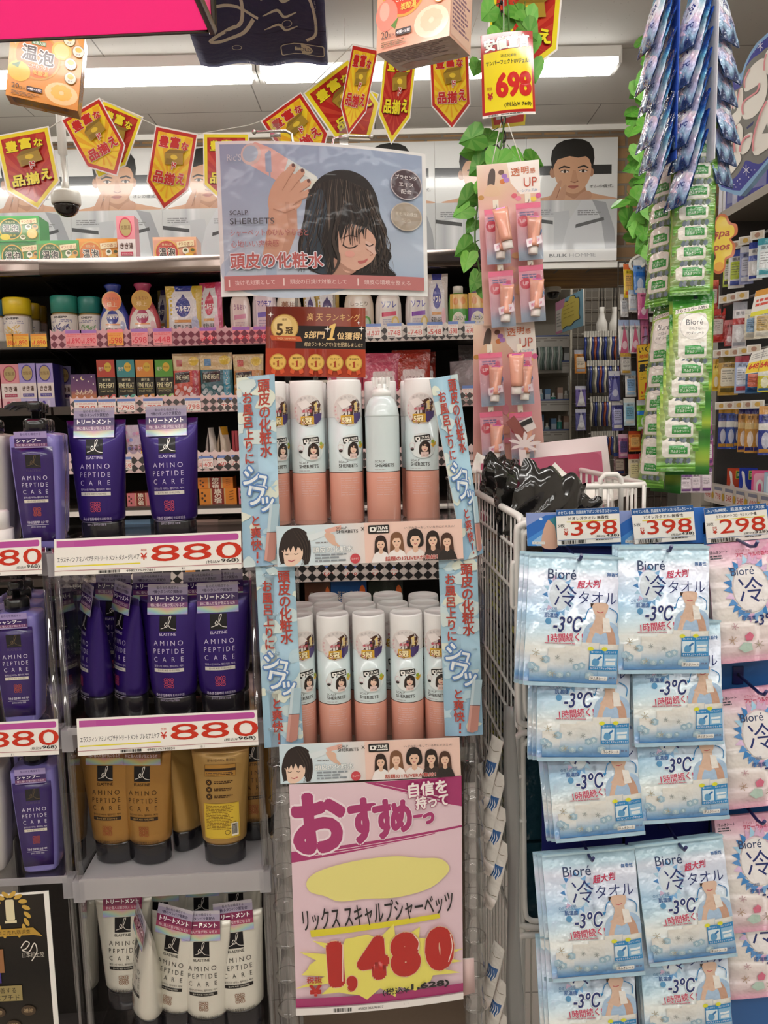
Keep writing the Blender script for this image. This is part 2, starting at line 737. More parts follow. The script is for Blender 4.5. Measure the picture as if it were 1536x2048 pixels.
def _ceil(nt, N, L, b):
 tc = N.new('ShaderNodeTexCoord')
 br = N.new('ShaderNodeTexBrick')
 L.new(tc.outputs['Object'], br.inputs['Vector'])
 br.inputs['Scale'].default_value = 1
 br.inputs['Brick Width'].default_value = .91
 br.inputs['Row Height'].default_value = .455
 br.inputs['Mortar Size'].default_value = .0022
 br.inputs['Mortar Smooth'].default_value = 0
 br.inputs['Color1'].default_value = rgb('d4d0c9')
 br.inputs['Color2'].default_value = rgb('d1cdc6')
 br.inputs['Mortar'].default_value = rgb('8f8b85')
 vo = N.new('ShaderNodeTexVoronoi')
 vo.inputs['Scale'].default_value = 46
 vo.inputs['Randomness'].default_value = 1
 L.new(tc.outputs['Object'], vo.inputs['Vector'])
 cr = N.new('ShaderNodeValToRGB')
 cr.color_ramp.elements[0].position = .06
 cr.color_ramp.elements[0].color = (.62, .6, .57, 1)
 cr.color_ramp.elements[1].position = .12
 L.new(vo.outputs['Distance'], cr.inputs[0])
 mx = N.new('ShaderNodeMix')
 mx.data_type = 'RGBA'
 mx.blend_type = 'MULTIPLY'
 mx.inputs[0].default_value = .55
 L.new(br.outputs[0], mx.inputs[6])
 L.new(cr.outputs[0], mx.inputs[7])
 L.new(mx.outputs[2], b.inputs['Base Color'])
 b.inputs['Roughness'].default_value = .9

def _floor(nt, N, L, b):
 tc = N.new('ShaderNodeTexCoord')
 ck = N.new('ShaderNodeTexBrick')
 ck.inputs['Scale'].default_value = 1
 ck.inputs['Brick Width'].default_value = .45
 ck.inputs['Row Height'].default_value = .45
 ck.offset = 0
 ck.inputs['Mortar Size'].default_value = .002
 ck.inputs['Color1'].default_value = rgb('b9b3aa')
 ck.inputs['Color2'].default_value = rgb('b3ada4')
 ck.inputs['Mortar'].default_value = rgb('7b766f')
 L.new(tc.outputs['Object'], ck.inputs['Vector'])
 L.new(ck.outputs[0], b.inputs['Base Color'])
 b.inputs['Roughness'].default_value = .35

def _plain(col, scale=6, dev=.06):
 def f(nt, N, L, b):
  tc = N.new('ShaderNodeTexCoord')
  nz = N.new('ShaderNodeTexNoise')
  nz.inputs['Scale'].default_value = scale
  L.new(tc.outputs['Object'], nz.inputs['Vector'])
  cr = N.new('ShaderNodeValToRGB')
  c = C(col)
  cr.color_ramp.elements[0].color = tuple(max(0, x * (1 - dev)) for x in c) + (1,)
  cr.color_ramp.elements[1].color = tuple(min(1, x * (1 + dev)) for x in c) + (1,)
  L.new(nz.outputs[0], cr.inputs[0])
  L.new(cr.outputs[0], b.inputs['Base Color'])
  b.inputs['Roughness'].default_value = .8
 return f

def _wood(nt, N, L, b):
 tc = N.new('ShaderNodeTexCoord')
 mp = N.new('ShaderNodeMapping')
 mp.inputs['Scale'].default_value = (1, 5, 5)
 L.new(tc.outputs['Object'], mp.inputs[0])
 nz = N.new('ShaderNodeTexNoise')
 nz.inputs['Scale'].default_value = 2.4
 nz.inputs['Detail'].default_value = 6
 nz.inputs['Distortion'].default_value = 1.2
 L.new(mp.outputs[0], nz.inputs['Vector'])
 cr = N.new('ShaderNodeValToRGB')
 cr.color_ramp.elements[0].position = .3
 cr.color_ramp.elements[0].color = rgb('6e4a20')
 cr.color_ramp.elements[1].position = .7
 cr.color_ramp.elements[1].color = rgb('b98946')
 L.new(nz.outputs[0], cr.inputs[0])
 L.new(cr.outputs[0], b.inputs['Base Color'])
 b.inputs['Roughness'].default_value = .6

for n_, f_ in (('brick', _brick), ('ceiling_board', _ceil), ('floor_tile', _floor), ('plaster', _plain('cdc6ba')), ('plywood', _wood), ('white_trim', _plain('e9e5dd', 3, .02)), ('shade_wall', _plain('7a746c'))):  # shade_wall: aisle shade put into a darker wall tone
 nmat(n_, f_)

def struct(name, mb, **k):
 return mb.obj(name, kind='structure', **k)

XL, XR, YB, YF, YW = -3.2, 2.6, -3.2, 6.6, 3.42
struct('floor', MB().box(XL, YB, -.1, XR, YF, 0, 'fff', 'floor_tile'))
struct('ceiling', MB().box(XL, YB, CEIL, XR, YF, CEIL + .1, 'fff', 'ceiling_board'))
ZO = P(1230, 524, YW).z - .024
XO = P(1048, 700, YW).x
struct('wall_back', MB().box(XL, YW, 0, XO, YW + .1, CEIL, 'fff', 'brick').box(XO, YW, ZO, XR, YW + .1, CEIL, 'fff', 'brick'))
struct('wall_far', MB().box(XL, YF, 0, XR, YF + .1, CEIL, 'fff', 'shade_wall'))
struct('wall_left', MB().box(XL - .1, YB, 0, XL, YF, CEIL, 'fff', 'plaster'))
struct('wall_right', MB().box(XR, YB, 0, XR + .1, YF, CEIL, 'fff', 'plaster'))
struct('wall_front', MB().box(XL, YB - .1, 0, XR, YB, CEIL, 'fff', 'plaster'))
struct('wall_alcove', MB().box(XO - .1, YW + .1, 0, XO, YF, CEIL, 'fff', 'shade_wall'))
struct('ceiling_alcove', MB().box(XO, YW + .1, ZO, XR, 3.95, ZO + .06, 'fff', 'plywood'))
struct('trim_1', MB().box(XL, YW - .03, ZO - .004, 1.16, YW, ZO + .022, 'fff', 'white_trim'))
struct('trim_2', MB().box(XL, YW - .02, CEIL - .022, XR, YW, CEIL, 'fff', 'white_trim'))
# ---------------------------------------------------------------- ceiling lamps: the shop's tubes, unseen rows packed closer to light the front shelves
def ceiling_light(x0, x1, y, label, zc=None):
 zc = zc or CEIL
 t = thing('ceiling_light', label, 'ceiling light', TR(((x0 + x1) / 2, y, zc)), 'fluorescent batten lights along the ceiling')
 L_ = (x1 - x0) / 2 - .008
 b = MB()
 b.prism([(-.062, 0), (-.05, -.03), (.05, -.03), (.062, 0)], -L_, L_, 'e4e1da', 'enamel')
 b.v = [(p[1], p[0], p[2]) for p in b.v]
 b.obj('housing', t)
 d = MB()
 rings = []
 for x in (-L_ + .01, -L_ + .02, L_ - .02, L_ - .01):
  k = .6 if abs(x) > L_ - .015 else 1
  rings.append([(x, .043 * k * math.cos(a), -.031 - .036 * k * math.sin(a)) for a in [pi * j / 10 for j in range(11)]])
 d.loft(rings, (1.0, .985, .95), 'lamp', closed=False)
 d.obj('tube_cover', t)
 for sx in (-1, 1):
  MB().box(sx * L_ - .006, -.05, -.05, sx * L_ + .006, .05, 0, 'd8d5ce', 'plastic').obj('end_cap', t)
 return t

xe = P(1238, 140, 2.76).x
YL = [PZ(900, 146, CEIL - .05).y]
rowname = ['nearest the brick wall', 'over the front shelves', 'over the shopper', 'added unseen behind the shopper', 'at the rear of the shop']
for r, y in enumerate([YL[0], 1.2, .0, -1.0, -2.0]):  # extra row added behind the camera to brighten the shelf fronts
 for k in range(4 if r else 3):
  x1 = xe - 1.25 * k if r == 0 else 2.3 - 1.3 * k
  ceiling_light(x1 - 1.25, x1, y, f'white fluorescent batten light {rowname[r]}, {ORD[k]} along its row')

# ================================================================ posters along the brick wall
def man_poster():
 a = Art(1e-4)
 W, H = 364, 545
 a.rect(0, 0, W, H, 'c6c5c1')
 a.rect(120, 0, 121, 290, 'c4c2be')
 a.rect(0, 118, 340, 160, '262524')
 # shoulders, neck, head
 skin, sk2 = 'b58a6c', '9c7156'
 a.blob([(36, 272), (90, 252), (130, 232), (150, 205), (226, 205), (246, 236), (300, 252), (352, 272)], skin)
 a.poly([(148, 170), (232, 170), (238, 240), (190, 268), (146, 240)], sk2)
 a.ell(106, 150, 13, 22, sk2)
 a.ell(258, 150, 11, 20, sk2)
 a.blob([(110, 90), (150, 66), (215, 66), (254, 95), (256, 160), (240, 205), (212, 236), (184, 243), (154, 230), (124, 195), (111, 150)], skin)
 a.poly([(104, 138), (97, 92), (102, 54), (122, 24), (150, 9), (186, 3), (222, 6), (250, 20), (267, 48), (271, 90), (264, 138), (257, 112), (250, 92), (236, 80), (206, 86), (172, 78), (146, 86), (124, 92), (113, 112)], '15130f')
 a.poly([(128, 130), (150, 119), (174, 126), (174, 132), (150, 127), (130, 136)], '231a14')
 a.poly([(204, 126), (230, 118), (248, 128), (246, 134), (229, 125), (206, 132)], '231a14')
 for x in (153, 226):
  a.ell(x, 146, 15, 5.5, 'cfc2b6')
  a.ell(x, 146, 6, 6, '2a1c14')
  a.line([(x - 17, 144), (x, 138), (x + 17, 145)], 3, '2a1a12')
 a.poly([(186, 140), (196, 140), (206, 186), (193, 194), (178, 187)], 'a97d60')
 a.line([(176, 189), (192, 195), (207, 188)], 4, '7d543f')
 a.blob([(164, 212), (184, 206), (208, 210), (188, 222)], '9b5d4e')
 a.line([(164, 213), (188, 214), (208, 211)], 2, '6d3c33')
 # the hand against the cheek
 for q in ([(92, 272), (104, 236), (128, 190), (140, 186), (138, 206), (128, 250), (136, 272)], [(128, 272), (134, 236), (150, 206), (160, 206), (158, 228), (150, 272)], [(200, 272), (214, 246), (244, 232), (262, 246), (250, 272)]):
  a.blob(q, 'ab8066')
 a.line([(120, 262), (134, 220)], 3, '855b45')
 a.txt('オレの儀式。', 300, 213, 15, '2b2b2b', w=96, sh=.15)
 # the grey bottle picture below
 g = ramp([(0, 'b5b5b4'), (.35, '9c9d9e'), (.7, 'c9c9c8'), (1, '8d8e8f')])
 a.rect(0, 272, W, 492, 'b0b0ae')
 a.rect(70, 272, 150, 330, lambda x, y: g(((x - 70) / 80) % 1), 6, 1)
 a.poly([(40, 330), (170, 318), (196, 492), (20, 492)], 'a7a8a9')
 a.rect(0, 345, 110, 492, lambda x, y: g((x / 110) % 1), 6, 1)
 a.poly([(172, 360), (222, 272), (318, 285), (352, 400), (362, 492), (140, 492)], 'b4b5b6')
 a.poly([(262, 272), (318, 285), (352, 400), (362, 492), (318, 492), (300, 360)], '8b8c8e')
 a.poly([(198, 380), (310, 350), (312, 364), (196, 396)], '3b3b3b')
 a.poly([(0, 345), (106, 362), (106, 378), (0, 362)], '353535')
 a.noise_text(20, 312, 110, 338, 3, '7b7b7b', RND)
 a.noise_text(205, 318, 300, 344, 3, '7b7b7b', RND)
 a.rect(0, 492, W, H, 'd2d0cc')
 a.txt('BULK', 128, 518, 15, '4a4a4a', w=72, bold=.02)
 a.txt('HOMME', 226, 518, 15, '8f8f8e', w=106)
 return a

PHT = P(1230, 278, YW).z - P(1230, 522, YW).z
_pm = MB()
_pm.box(0, .0, 0, .3935, .006, PHT, 'e8e6e2', 'card')
man_poster().emit(_pm, lambda x, y, h=0.0: (x * .3935 / 364, -h - .0004, (545 - y) * PHT / 545), 'gloss')
_pmesh = _pm.mesh('wall_poster')
pl = ['beside the brick pier and above the toothbrush aisle', 'behind the dangling ivy and price card', 'just past the edge of the hanging hair poster', 'behind the hanging hair poster, its middle', 'behind the corner of the hanging hair poster',
      'behind the second pair of pennants', 'behind the dome camera', 'above the stacked green boxes']
xr = P(1230, 400, YW).x
for k in range(8):
 x0 = xr - .3945 * (k + 1)
 p = P(1230, 521, YW)
 o = bpy.data.objects.new('wall_poster', _pmesh)
 S.collection.objects.link(o)
 o.location = (x0, YW - .034, ZO + .024)
 tag(o, 'poster of a dark-haired man, ' + pl[k], 'poster', 'posters of the same man along the brick wall')

# ================================================================ pink sign box over the shopper
t = thing('hanging_sign', 'bright pink sign box hanging from the ceiling, seen from below', 'sign', None)
z_ = 2.13
q = [PZ(425, 61, z_), PZ(-330, 96, z_), PZ(-330, -260, z_), PZ(270, -260, z_)]
u_ = (q[0] - q[1]).normalized()
d_ = Vector((0, -1, 0))
far_r, far_l = q[0], q[0] - u_ * 1.1
near_r = far_r + d_ * .55
near_l = far_l + d_ * .55
mb = MB()
up = Vector((0, 0, .3))
mb.poly([far_l, far_r, near_r, near_l], 'ff2f7d', 'self_glow')  # emission added so the pink underside reads bright
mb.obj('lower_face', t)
mb = MB()
mb.poly([far_r, far_r + up, near_r + up, near_r], 'f03a80', 'card').poly([far_l, near_l, near_l + up, far_l + up], 'f03a80', 'card').poly([far_l, far_l + up, far_r + up, far_r], 'f03a80', 'card').poly([near_l, near_r, near_r + up, near_l + up], 'f03a80', 'card').poly([far_l + up, near_l + up, near_r + up, far_r + up], 'f03a80')
mb.obj('box_side', t)
mb = MB()
for a_, b_, r_ in ((far_l, far_r, .0035), (far_r, near_r, .008), (near_l, near_r, .005), (far_l, near_l, .005)):
 mb.tube([a_, b_], r_, '6e6a66', 'metal', 6)
mb.tube([far_r, far_r + up], .008, '6e6a66', 'metal', 6)
mb.obj('metal_frame', t)
for a_ in (far_r - u_ * .1, far_l + u_ * .1, near_r - u_ * .1, near_l + u_ * .1):
 a_ = a_ + up
 MB().tube([a_, Vector((a_.x, a_.y, CEIL))], .003, '8a8783', 'metal', 5).obj('hanging_rod', t)

# ================================================================ navy cloth banner under the ceiling
a = Art(1.2e-4)
a.rect(0, 0, 290, 330, '34345c')
wl = 'd9d3c4'
a.rect(0, 86, 290, 88, '25254a')
a.rect(0, 10, 290, 12, '25254a')
a.curve([(60, 40), (66, 6), (100, 0), (120, 30), (112, 70), (80, 84), (52, 92), (40, 100), (70, 104), (110, 92), (140, 60)], 7, wl)
a.curve([(60, 40), (90, 42), (118, 46), (150, 58)], 5, wl)
a.curve([(175, 20), (225, 0), (262, 40), (268, 90), (246, 110)], 6, wl)
for k in range(3):
 a.curve([(160, 30 + 24 * k), (190, 26 + 24 * k), (205, 40 + 24 * k), (230, 34 + 24 * k)], 5, wl, taper=True)
a.ring(92, 126, 11, 1.5, wl, ky=.6)
a.ring(208, 76, 11, 1.5, wl, ky=.6)
a.rrect(188, 118, 284, 148, 6, wl)
a.rrect(190, 120, 282, 146, 5, '34345c')
a.line([(204, 119), (204, 147)], 2, wl)
a.ell(238, 133, 20, 13, 'cfc8b6')
a.txt('COLD', 238, 133, 9, '34345c', bold=.01)
a.vtxt('RELUTION', 270, 20, 7, 'b9b5c4', size=7)
a.txt('汗を止めるお塩', 150, 168, 7, 'b9b5c4', w=90)
for k in range(3):
 a.line([(10, 200 + 40 * k), (280, 200 + 40 * k)], 2, '2a2a50')
c4 = [P(365, 52, 2.55), P(650, 0, 2.1), P(656, 126, 2.42), P(402, 131, 2.55)]
# near edge (top in the photo) runs on towards the shopper
c4[0] = P(352, -40, 2.0)
c4[1] = P(646, -60, 2.0)
c4[2] = P(656, 127, 2.55)
c4[3] = P(402, 131, 2.55)
tl_, tr_, br_, bl_ = c4
fq = quad(c4, 290, 178)
fb = lambda x, y, h=0.0: fq(x, y, h) + Vector((0, 0, -.006 * math.sin(x * .05) - .02 * math.sin(y / 178 * pi)))
mb = MB()
mb.sheet(lambda u, v, h: fb(u * 290, v * 178, h), 16, 12, '34345c', 'cloth', .002, '34345c')
a2 = Art(1.2e-4)
a2.it = [i for i in a.it]
a2.it = a2.it[1:]
a2.it = [([(min(x, 289), min(y, 177)) for x, y in vs], fs, c, k) for vs, fs, c, k in a2.it[:-3]]
a2.emit(mb, fb, 'cloth', cuts(0, 290, 16), cuts(0, 178, 12))
t = thing('cloth_banner', 'navy cloth banner with white line drawings, strung under the ceiling', 'banner')
mb.obj('cloth', t)
mb = MB()
for c_ in c4:
 mb = MB().tube([c_, Vector((c_.x, c_.y, CEIL))], .0012, 'cfccc6', 'plastic', 4)
 mb.obj('string', t)

# ================================================================ pennants on a string
def pennant_art(kind):
 A = Art(1e-4)
 W, H = 200, 300
 edge, base, rayc = ('c32b22', 'f4d42a', 'eeb01e') if kind == 'y' else ('f0dc2c', 'b8251d', 'c9412a')
 out = [(0, 0), (W, 0), (W, 210), (W / 2, H), (0, 210)]
 A.poly(out, 'f3eee6')
 A.poly([(5, 5), (195, 5), (195, 207), (100, 293), (5, 207)], edge)
 A.poly([(18, 18), (182, 18), (182, 200), (100, 274), (18, 200)], base)
 c = (100, 190)
 for k in range(9):
  an = math.radians(200 + k * 17.5) if k < 20 else 0
  for s_ in (1, -1):
   a0, a1 = math.radians(-8 + k * 22), math.radians(3 + k * 22)
   p1, p2 = [], []
  def hit(an):
   dx, dy = math.cos(an), -math.sin(an)
   tt = 400
   if dx > 0: tt = min(tt, (180 - c[0]) / dx)
   if dx < 0: tt = min(tt, (20 - c[0]) / dx)
   if dy < 0: tt = min(tt, (20 - c[1]) / dy)
   return (c[0] + dx * tt, c[1] + dy * tt)
  a0, a1 = math.radians(4 + k * 20), math.radians(14 + k * 20)
  A.poly([c, hit(a0), hit(a1)], rayc)
 for k in range(5):
  x = 36 + k * 30
  A.poly([(100, 190), (x, 216 + 8 * (2 - abs(k - 2)) * 2.4), (x + 12, 218 + 8 * (2 - abs(k - 2)) * 2.4)], rayc)
 tc, oc = ('c8261f', 'fbf7ee') if kind == 'y' else ('f2e02b', '1d1a12')
 for tx, x, y, h, w_ in (('豊', 52, 52, 42, 46), ('富', 104, 49, 42, 46), ('な', 152, 56, 32, 34), ('品', 54, 184, 44, 48), ('揃', 107, 184, 46, 50), ('え', 158, 178, 42, 38)):
  A.txt(tx, x, y, h, tc, w=w_, bold=.05, out=(oc, .024))
 # a brown box of goods between the words
 A.poly([(66, 96), (150, 84), (158, 124), (74, 136)], 'a98a2c')
 A.poly([(66, 96), (86, 78), (164, 72), (150, 84)], '8a6d22')
 A.ell(112, 104, 16, 9, 'e8c83c')
 A.rect(78, 112, 108, 132, '8f7426')
 A.txt('ド', 118, 136, 26, 'c8261f', bold=.05, out=('fbf7ee', .06))
 return A

def pennant_mesh(kind):
 mb = MB()
 s = .001
 W, H = 200, 300
 mb.prism([(0, 0), (.2, 0), (.2, -.21), (.1, -.3), (0, -.21)], 0, .0012, 'f3eee6', 'gloss')
 mb.v = [(x, y + 0, z) for x, y, z in mb.v]
 pennant_art(kind).emit(mb, lambda x, y, h=0.0: (x * s, -.0005 - h, -y * s), 'gloss')
 return mb.mesh('pennant')

PEN = {k: pennant_mesh(k) for k in 'yr'}

def pennant(kind, tl, tr, Y, ln, label, k=1.0):
 """tl, tr photo points of the upper corners, ln photo point of the tip"""
 A_, B_ = P(tl[0], tl[1], Y), P(tr[0], tr[1], Y + .0)
 tip = P(ln[0], ln[1], Y - .01)
 ex = (B_ - A_)
 ez = (A_ + B_) / 2 - tip
 sx, sz = ex.length / .2, ez.length / .3
 ex.normalize()
 ez.normalize()
 ny = ez.cross(ex)
 ny.normalize()
 M = Matrix.Translation(A_) @ Matrix(((ex.x * sx, ny.x, ez.x * sz), (ex.y * sx, ny.y, ez.y * sz), (ex.z * sx, ny.z, ez.z * sz))).to_4x4()
 o = bpy.data.objects.new('pennant', PEN[kind])
 S.collection.objects.link(o)
 o.matrix_basis = M
 tag(o, label, 'pennant', 'sale pennants on the sagging string')
 return A_, B_

PN = [('r', (-10, 272), (98, 256), 2.45, (82, 420), 'red pennant with yellow border hanging lowest, next to the dome camera pole'),
      ('y', (122, 240), (200, 197), 2.46, (238, 352), 'yellow pennant with red border tilted in front of a red one'),
      ('r', (206, 200), (286, 236), 2.52, (200, 360), 'red pennant tucked behind the tilted yellow one'),
      ('y', (311, 251), (396, 268), 2.47, (327, 420), 'yellow pennant hanging alone in front of a wall poster'),
      ('r', (406, 266), (497, 250), 2.50, (428, 404), 'red pennant partly behind the corner of the hair poster'),
      ('y', (521, 242), (604, 187), 2.52, (645, 330), 'yellow pennant above the first clip of the hair poster'),
      ('r', (606, 187), (688, 106), 2.55, (722, 285), 'red pennant leaning beside a shiny yellow one'),
      ('y', (705, 88), (757, 98), 2.40, (692, 270), 'narrow shiny yellow pennant turned towards the light'),
      ('r', (690, 160), (750, 205), 2.60, (706, 292), 'red pennant mostly hidden behind the shiny yellow one'),
      ('r', (770, 95), (835, 100), 2.45, (776, 287), 'red pennant hanging straight beneath the peach box'),
      ('y', (858, 100), (936, 88), 2.42, (889, 255), 'yellow pennant below the far corner of the peach box'),
      ('r', (985, -60), (1125, -30), 2.15, (1063, 168), 'large red pennant behind the ivy and the price card')]
sp = []
for q in PN:
 A_, B_ = pennant(*q)
 if q[5].startswith(('red pennant tucked', 'red pennant mostly')):
  continue
 sp += [A_ + Vector((0, .002, 0)), B_ + Vector((0, .002, 0))]
t = thing('bunting_string', 'thin white string carrying the sale pennants', 'string')
p0, p1 = P(-120, 240, 2.45), P(1300, -60, 2.2)
MB().tube([p0] + sp + [p1], .0016, 'd9d4ca', 'matte', 5).obj('cord', t)
for p_ in (p0, p1, P(690, 92, 2.5)):
 MB().tube([p_, Vector((p_.x, p_.y, CEIL))], .001, 'd9d4ca', 'matte', 4).obj('hanger', t)

# ================================================================ dome cameras
def dome_camera(p, s, label, top):
 t = thing('dome_camera', label, 'security camera', TR(p), 'dome cameras')
 r = .036 * s
 MB().lathe([(r * .3, 0), (r * .95, -.002), (r, -.008 * s), (r, -.03 * s), (r * .93, -.034 * s)], 'd6d2c8', 'plastic', n=28).obj('housing', t)
 MB().sphere((0, 0, -.034 * s), r * .86, r * .86, r * .8, '1c1512', 'shiny', 24, 8, -1, 0).obj('dome', t)
 MB().lathe([(.009 * s, 0), (.009 * s, .03), (.0065 * s, .032), (.0065 * s, .12), (.011 * s, .122), (.011 * s, top)], 'cfcbc2', 'plastic', n=14).obj('pole', t)
 return t

p_ = P(131, 383, 2.7)
dome_camera(p_, 1.35, 'white dome camera with dark glass on a long ceiling pole, over the bath powder', CEIL - p_.z)
p_ = P(1106, 570, 3.9)
dome_camera(p_, 1.1, 'white dome camera under the plywood, beside the pink tube cards', ZO - p_.z)

# ================================================================ hanging display boxes
def box_art(kind):
 A = Art(6e-5)
 W, H = 130, 150
 c1, c2, c3 = {'orange': ('e39a35', 'e8791f', 'f2c14a'), 'peach': ('eea988', 'd94a2a', 'f4c6a0'), 'green': ('4d9a3a', '2f6b2c', '8cc152')}[kind]
 A.rect(0, 0, W, H, c1)
 A.ell(64, 30, 60, 44, mix(c1, 'ffffff', .12), 30)
 A.ell(98, 124, 30, 22, mix(c3, 'fffbe0', .35), 20)
 for k in range(9):
  an = k * 40
  A.ell(98 + 12 * math.cos(math.radians(an)), 122 + 10 * math.sin(math.radians(an)), 8, 6, c3, 10)
 A.ell(50, 62, 42, 46, 'd9a23c')
 A.ell(50, 62, 38, 42, c2)
 if kind == 'peach':
  A.ell(18, 100, 20, 22, 'ef8f7a')
  A.ell(14, 94, 9, 13, 'f6b09c')
  A.ell(104, 40, 22, 24, 'f0937c')
  A.line([(104, 18), (98, 40), (104, 62)], 1.5, 'd8705c')
  A.poly([(26, 116), (40, 106), (34, 122)], '5d8a35')
 else:
  A.ell(20, 98, 20, 20, 'f0c22c')
  A.poly([(6, 88), (22, 78), (18, 92)], '3f7a2a')
  A.ell(92, 40, 18, 18, 'f1c65a')
  A.ell(92, 40, 14, 14, 'f7dc8c')
 A.txt('温', 36, 58, 30, '2d1c10', w=28, bold=.03, out=('fffaf0', .06))
 A.txt('泡', 66, 62, 30, '2d1c10', w=28, bold=.03, out=('fffaf0', .06))
 A.rect(38, 32, 64, 40, '5f8f4a')
 A.txt('発泡入浴', 51, 36, 6, 'fff', w=23)
 A.txt('こだわりゆず' if kind == 'orange' else 'こだわり桃', 55, 82, 8, 'fff2dc', w=40, bold=.01)
 A.txt('炭酸湯', 58, 94, 10, 'f7d35c', w=28, bold=.02)
 for x, y, cc in ((104, 16, 'f3e9c9'), (122, 34, 'efe7d8'), (110, 62, 'f6efe0'), (112, 90, 'eef0da')):
  A.ell(x, y, 11, 12, '8f7a30' if kind != 'peach' else 'e89a3a')
  A.ell(x, y, 10, 11, cc)
  A.ell(x, y - 3, 6, 5, c3)
  A.txt('ゆず' if kind == 'orange' else '桃', x, y + 6, 3.6, '3b3020')
 A.txt('20', 16, 128, 10, '2b2118', w=13)
 A.txt('錠入', 29, 130, 5.5, '2b2118')
 A.rrect(36, 124, 64, 133, 1.5, '231d18')
 A.txt('4種×5錠', 50, 128.5, 5, 'fff', w=25, bold=.01)
 A.noise_text(10, 138, 64, 146, 3, '7b5a2a', RND)
 A.rrect(24, 2, 86, 18, 2, 'f3e6c4')
 A.txt('4つのゆずの香り', 55, 10, 8, '4a6a2c', w=56, bold=.01)
 return A

def hang_box(px, py, Y, w_, h_, d, yaw, tilt, roll, kind, label, top):
 p = P(px, py, Y)
 t = thing('display_box', label, 'box', TR(p, yaw, tilt, roll))
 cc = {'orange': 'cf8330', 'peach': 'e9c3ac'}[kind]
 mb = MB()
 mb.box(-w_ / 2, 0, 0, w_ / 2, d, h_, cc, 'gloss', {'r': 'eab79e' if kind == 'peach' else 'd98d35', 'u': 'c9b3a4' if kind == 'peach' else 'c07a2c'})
 box_art(kind).emit(mb, lambda x, y, h=0.0: (-w_ / 2 + x / 130 * w_, -.0004 - h, h_ * (1 - y / 150)), 'gloss')
 s_ = Art(6e-5)
 s_.rect(4, 4, 96, 146, 'efc5ae' if kind == 'peach' else 'dd9a48')
 s_.noise_text(10, 84, 90, 136, 9, '8d6a78', RND)
 for x, y, c_ in ((22, 40, '9acb62'), (66, 56, 'b89ac4'), (44, 22, 'f2a27c')):
  s_.ell(x, y, 12, 12, 'fff')
  s_.ell(x, y, 10, 10, c_)
 s_.txt('4種の香り', 50, 72, 10, 'b5443a', w=60)
 s_.emit(mb, lambda x, y, h=0.0: (w_ / 2 + .0004 + h, d * x / 100, h_ * (1 - y / 150)), 'gloss')
 u = Art(6e-5)
 u.noise_text(8, 10, 92, 60, 7, '8a7468', RND)
 u.ell(30, 80, 20, 14, 'c9a08c')
 u.ell(70, 82, 18, 12, 'b9a07a')
 u.emit(mb, lambda x, y, h=0.0: (-w_ / 2 + w_ * x / 100, d * y / 100, -.0004 - h), 'gloss')
 mb.obj('carton', t)
 hz = (CEIL - p.z - h_)
 MB().tube([(-w_ * .2, d / 2, h_), (0, d / 2, h_ + hz * .97)], .0012, 'e8e4da', 'plastic', 4).obj('string', t)
 MB().tube([(w_ * .2, d / 2, h_), (0, d / 2, h_ + hz * .97)], .0012, 'e8e4da', 'plastic', 4).obj('string', t)
 return t

hang_box(84, 206, 1.95, .164, .178, .055, 14, 0, 9, 'orange', 'orange yuzu bath tablet box hanging beneath the pink sign', 0)
hang_box(824, 90, 1.72, .178, .215, .105, -31, 0, 3, 'peach', 'peach coloured bath tablet box hanging over the hair poster', 0)

# ================================================================ price card on the chain
a = Art(4e-5)
a.rect(0, 0, 105, 165, 'efece4')
a.rect(0, 0, 105, 160, 'b3231f')
a.poly([(5, 38), (100, 30), (100, 154), (5, 154)], 'ecd81f')
a.txt('安値宣言', 52, 20, 26, 'f7f2e8', w=92, bold=.05, out=('2a1512', .03), rot=-3)
a.txt('近江兄弟社', 54, 46, 6, '2a2a18', w=32)
a.txt('サンパーフェクトUVジェルS', 53, 58, 9, '1d1d14', w=88, bold=.02)
a.txt('698', 63, 104, 50, 'cc241d', w=72, bold=.05)
a.txt('税抜', 15, 108, 7, 'b3231f', w=10)
a.txt('¥', 16, 124, 15, 'b3231f', w=11, bold=.05)
a.txt('(税込¥ 768)', 70, 144, 10, '20200f', w=54, bold=.015)
a.barcode(12, 160.5, 30, 164, RND)
a.noise_text(36, 161, 88, 164, 1, '55524a', RND)
card('price_card', [(961, 72), (1065, 62), (1071, 228), (965, 238)], 1.86, 105, 165, a, 'glossy yellow and red price card marked 698, hung on the black chain', 'price card', 'shiny', bow=.008, nu=8)
a = Art(4e-5)
a.rect(0, 0, 105, 165, 'c9b02a')
a.rect(6, 6, 99, 158, 'b3231f')
card('price_card', [(962, 80), (1065, 70), (1050, 250), (985, 258)], [1.9, 1.93, 1.99, 1.96], 105, 165, a, 'back card of the pair on the chain, peeping out below the other', 'price card', 'card')
mb = MB()
p0, p1 = P(1003, 20, 1.93), P(1009, 372, 1.93)
n_ = 34
t = thing('hanging_chain', 'black chain hanging through the ivy, carrying the price card', 'chain')
zt = CEIL
nl = int((zt - p1.z) / .021)
for k in range(nl):
 z = p1.z + .021 * k + .01
 x = p0.x + (p1.x - p0.x) * (p0.z - z) / (p0.z - p1.z)
 pts = []
 for j in range(10):
  an = 2 * pi * j / 10
  a_, b_ = .0052 * math.cos(an), .0145 * math.sin(an)
  pts.append((x + (a_ if k % 2 else a_ * .25), p0.y + (a_ * .25 if k % 2 else a_), z + b_))
 mb.tube(pts, .0019, '191715', 'plastic', 5, True)
mb.obj('links', t)

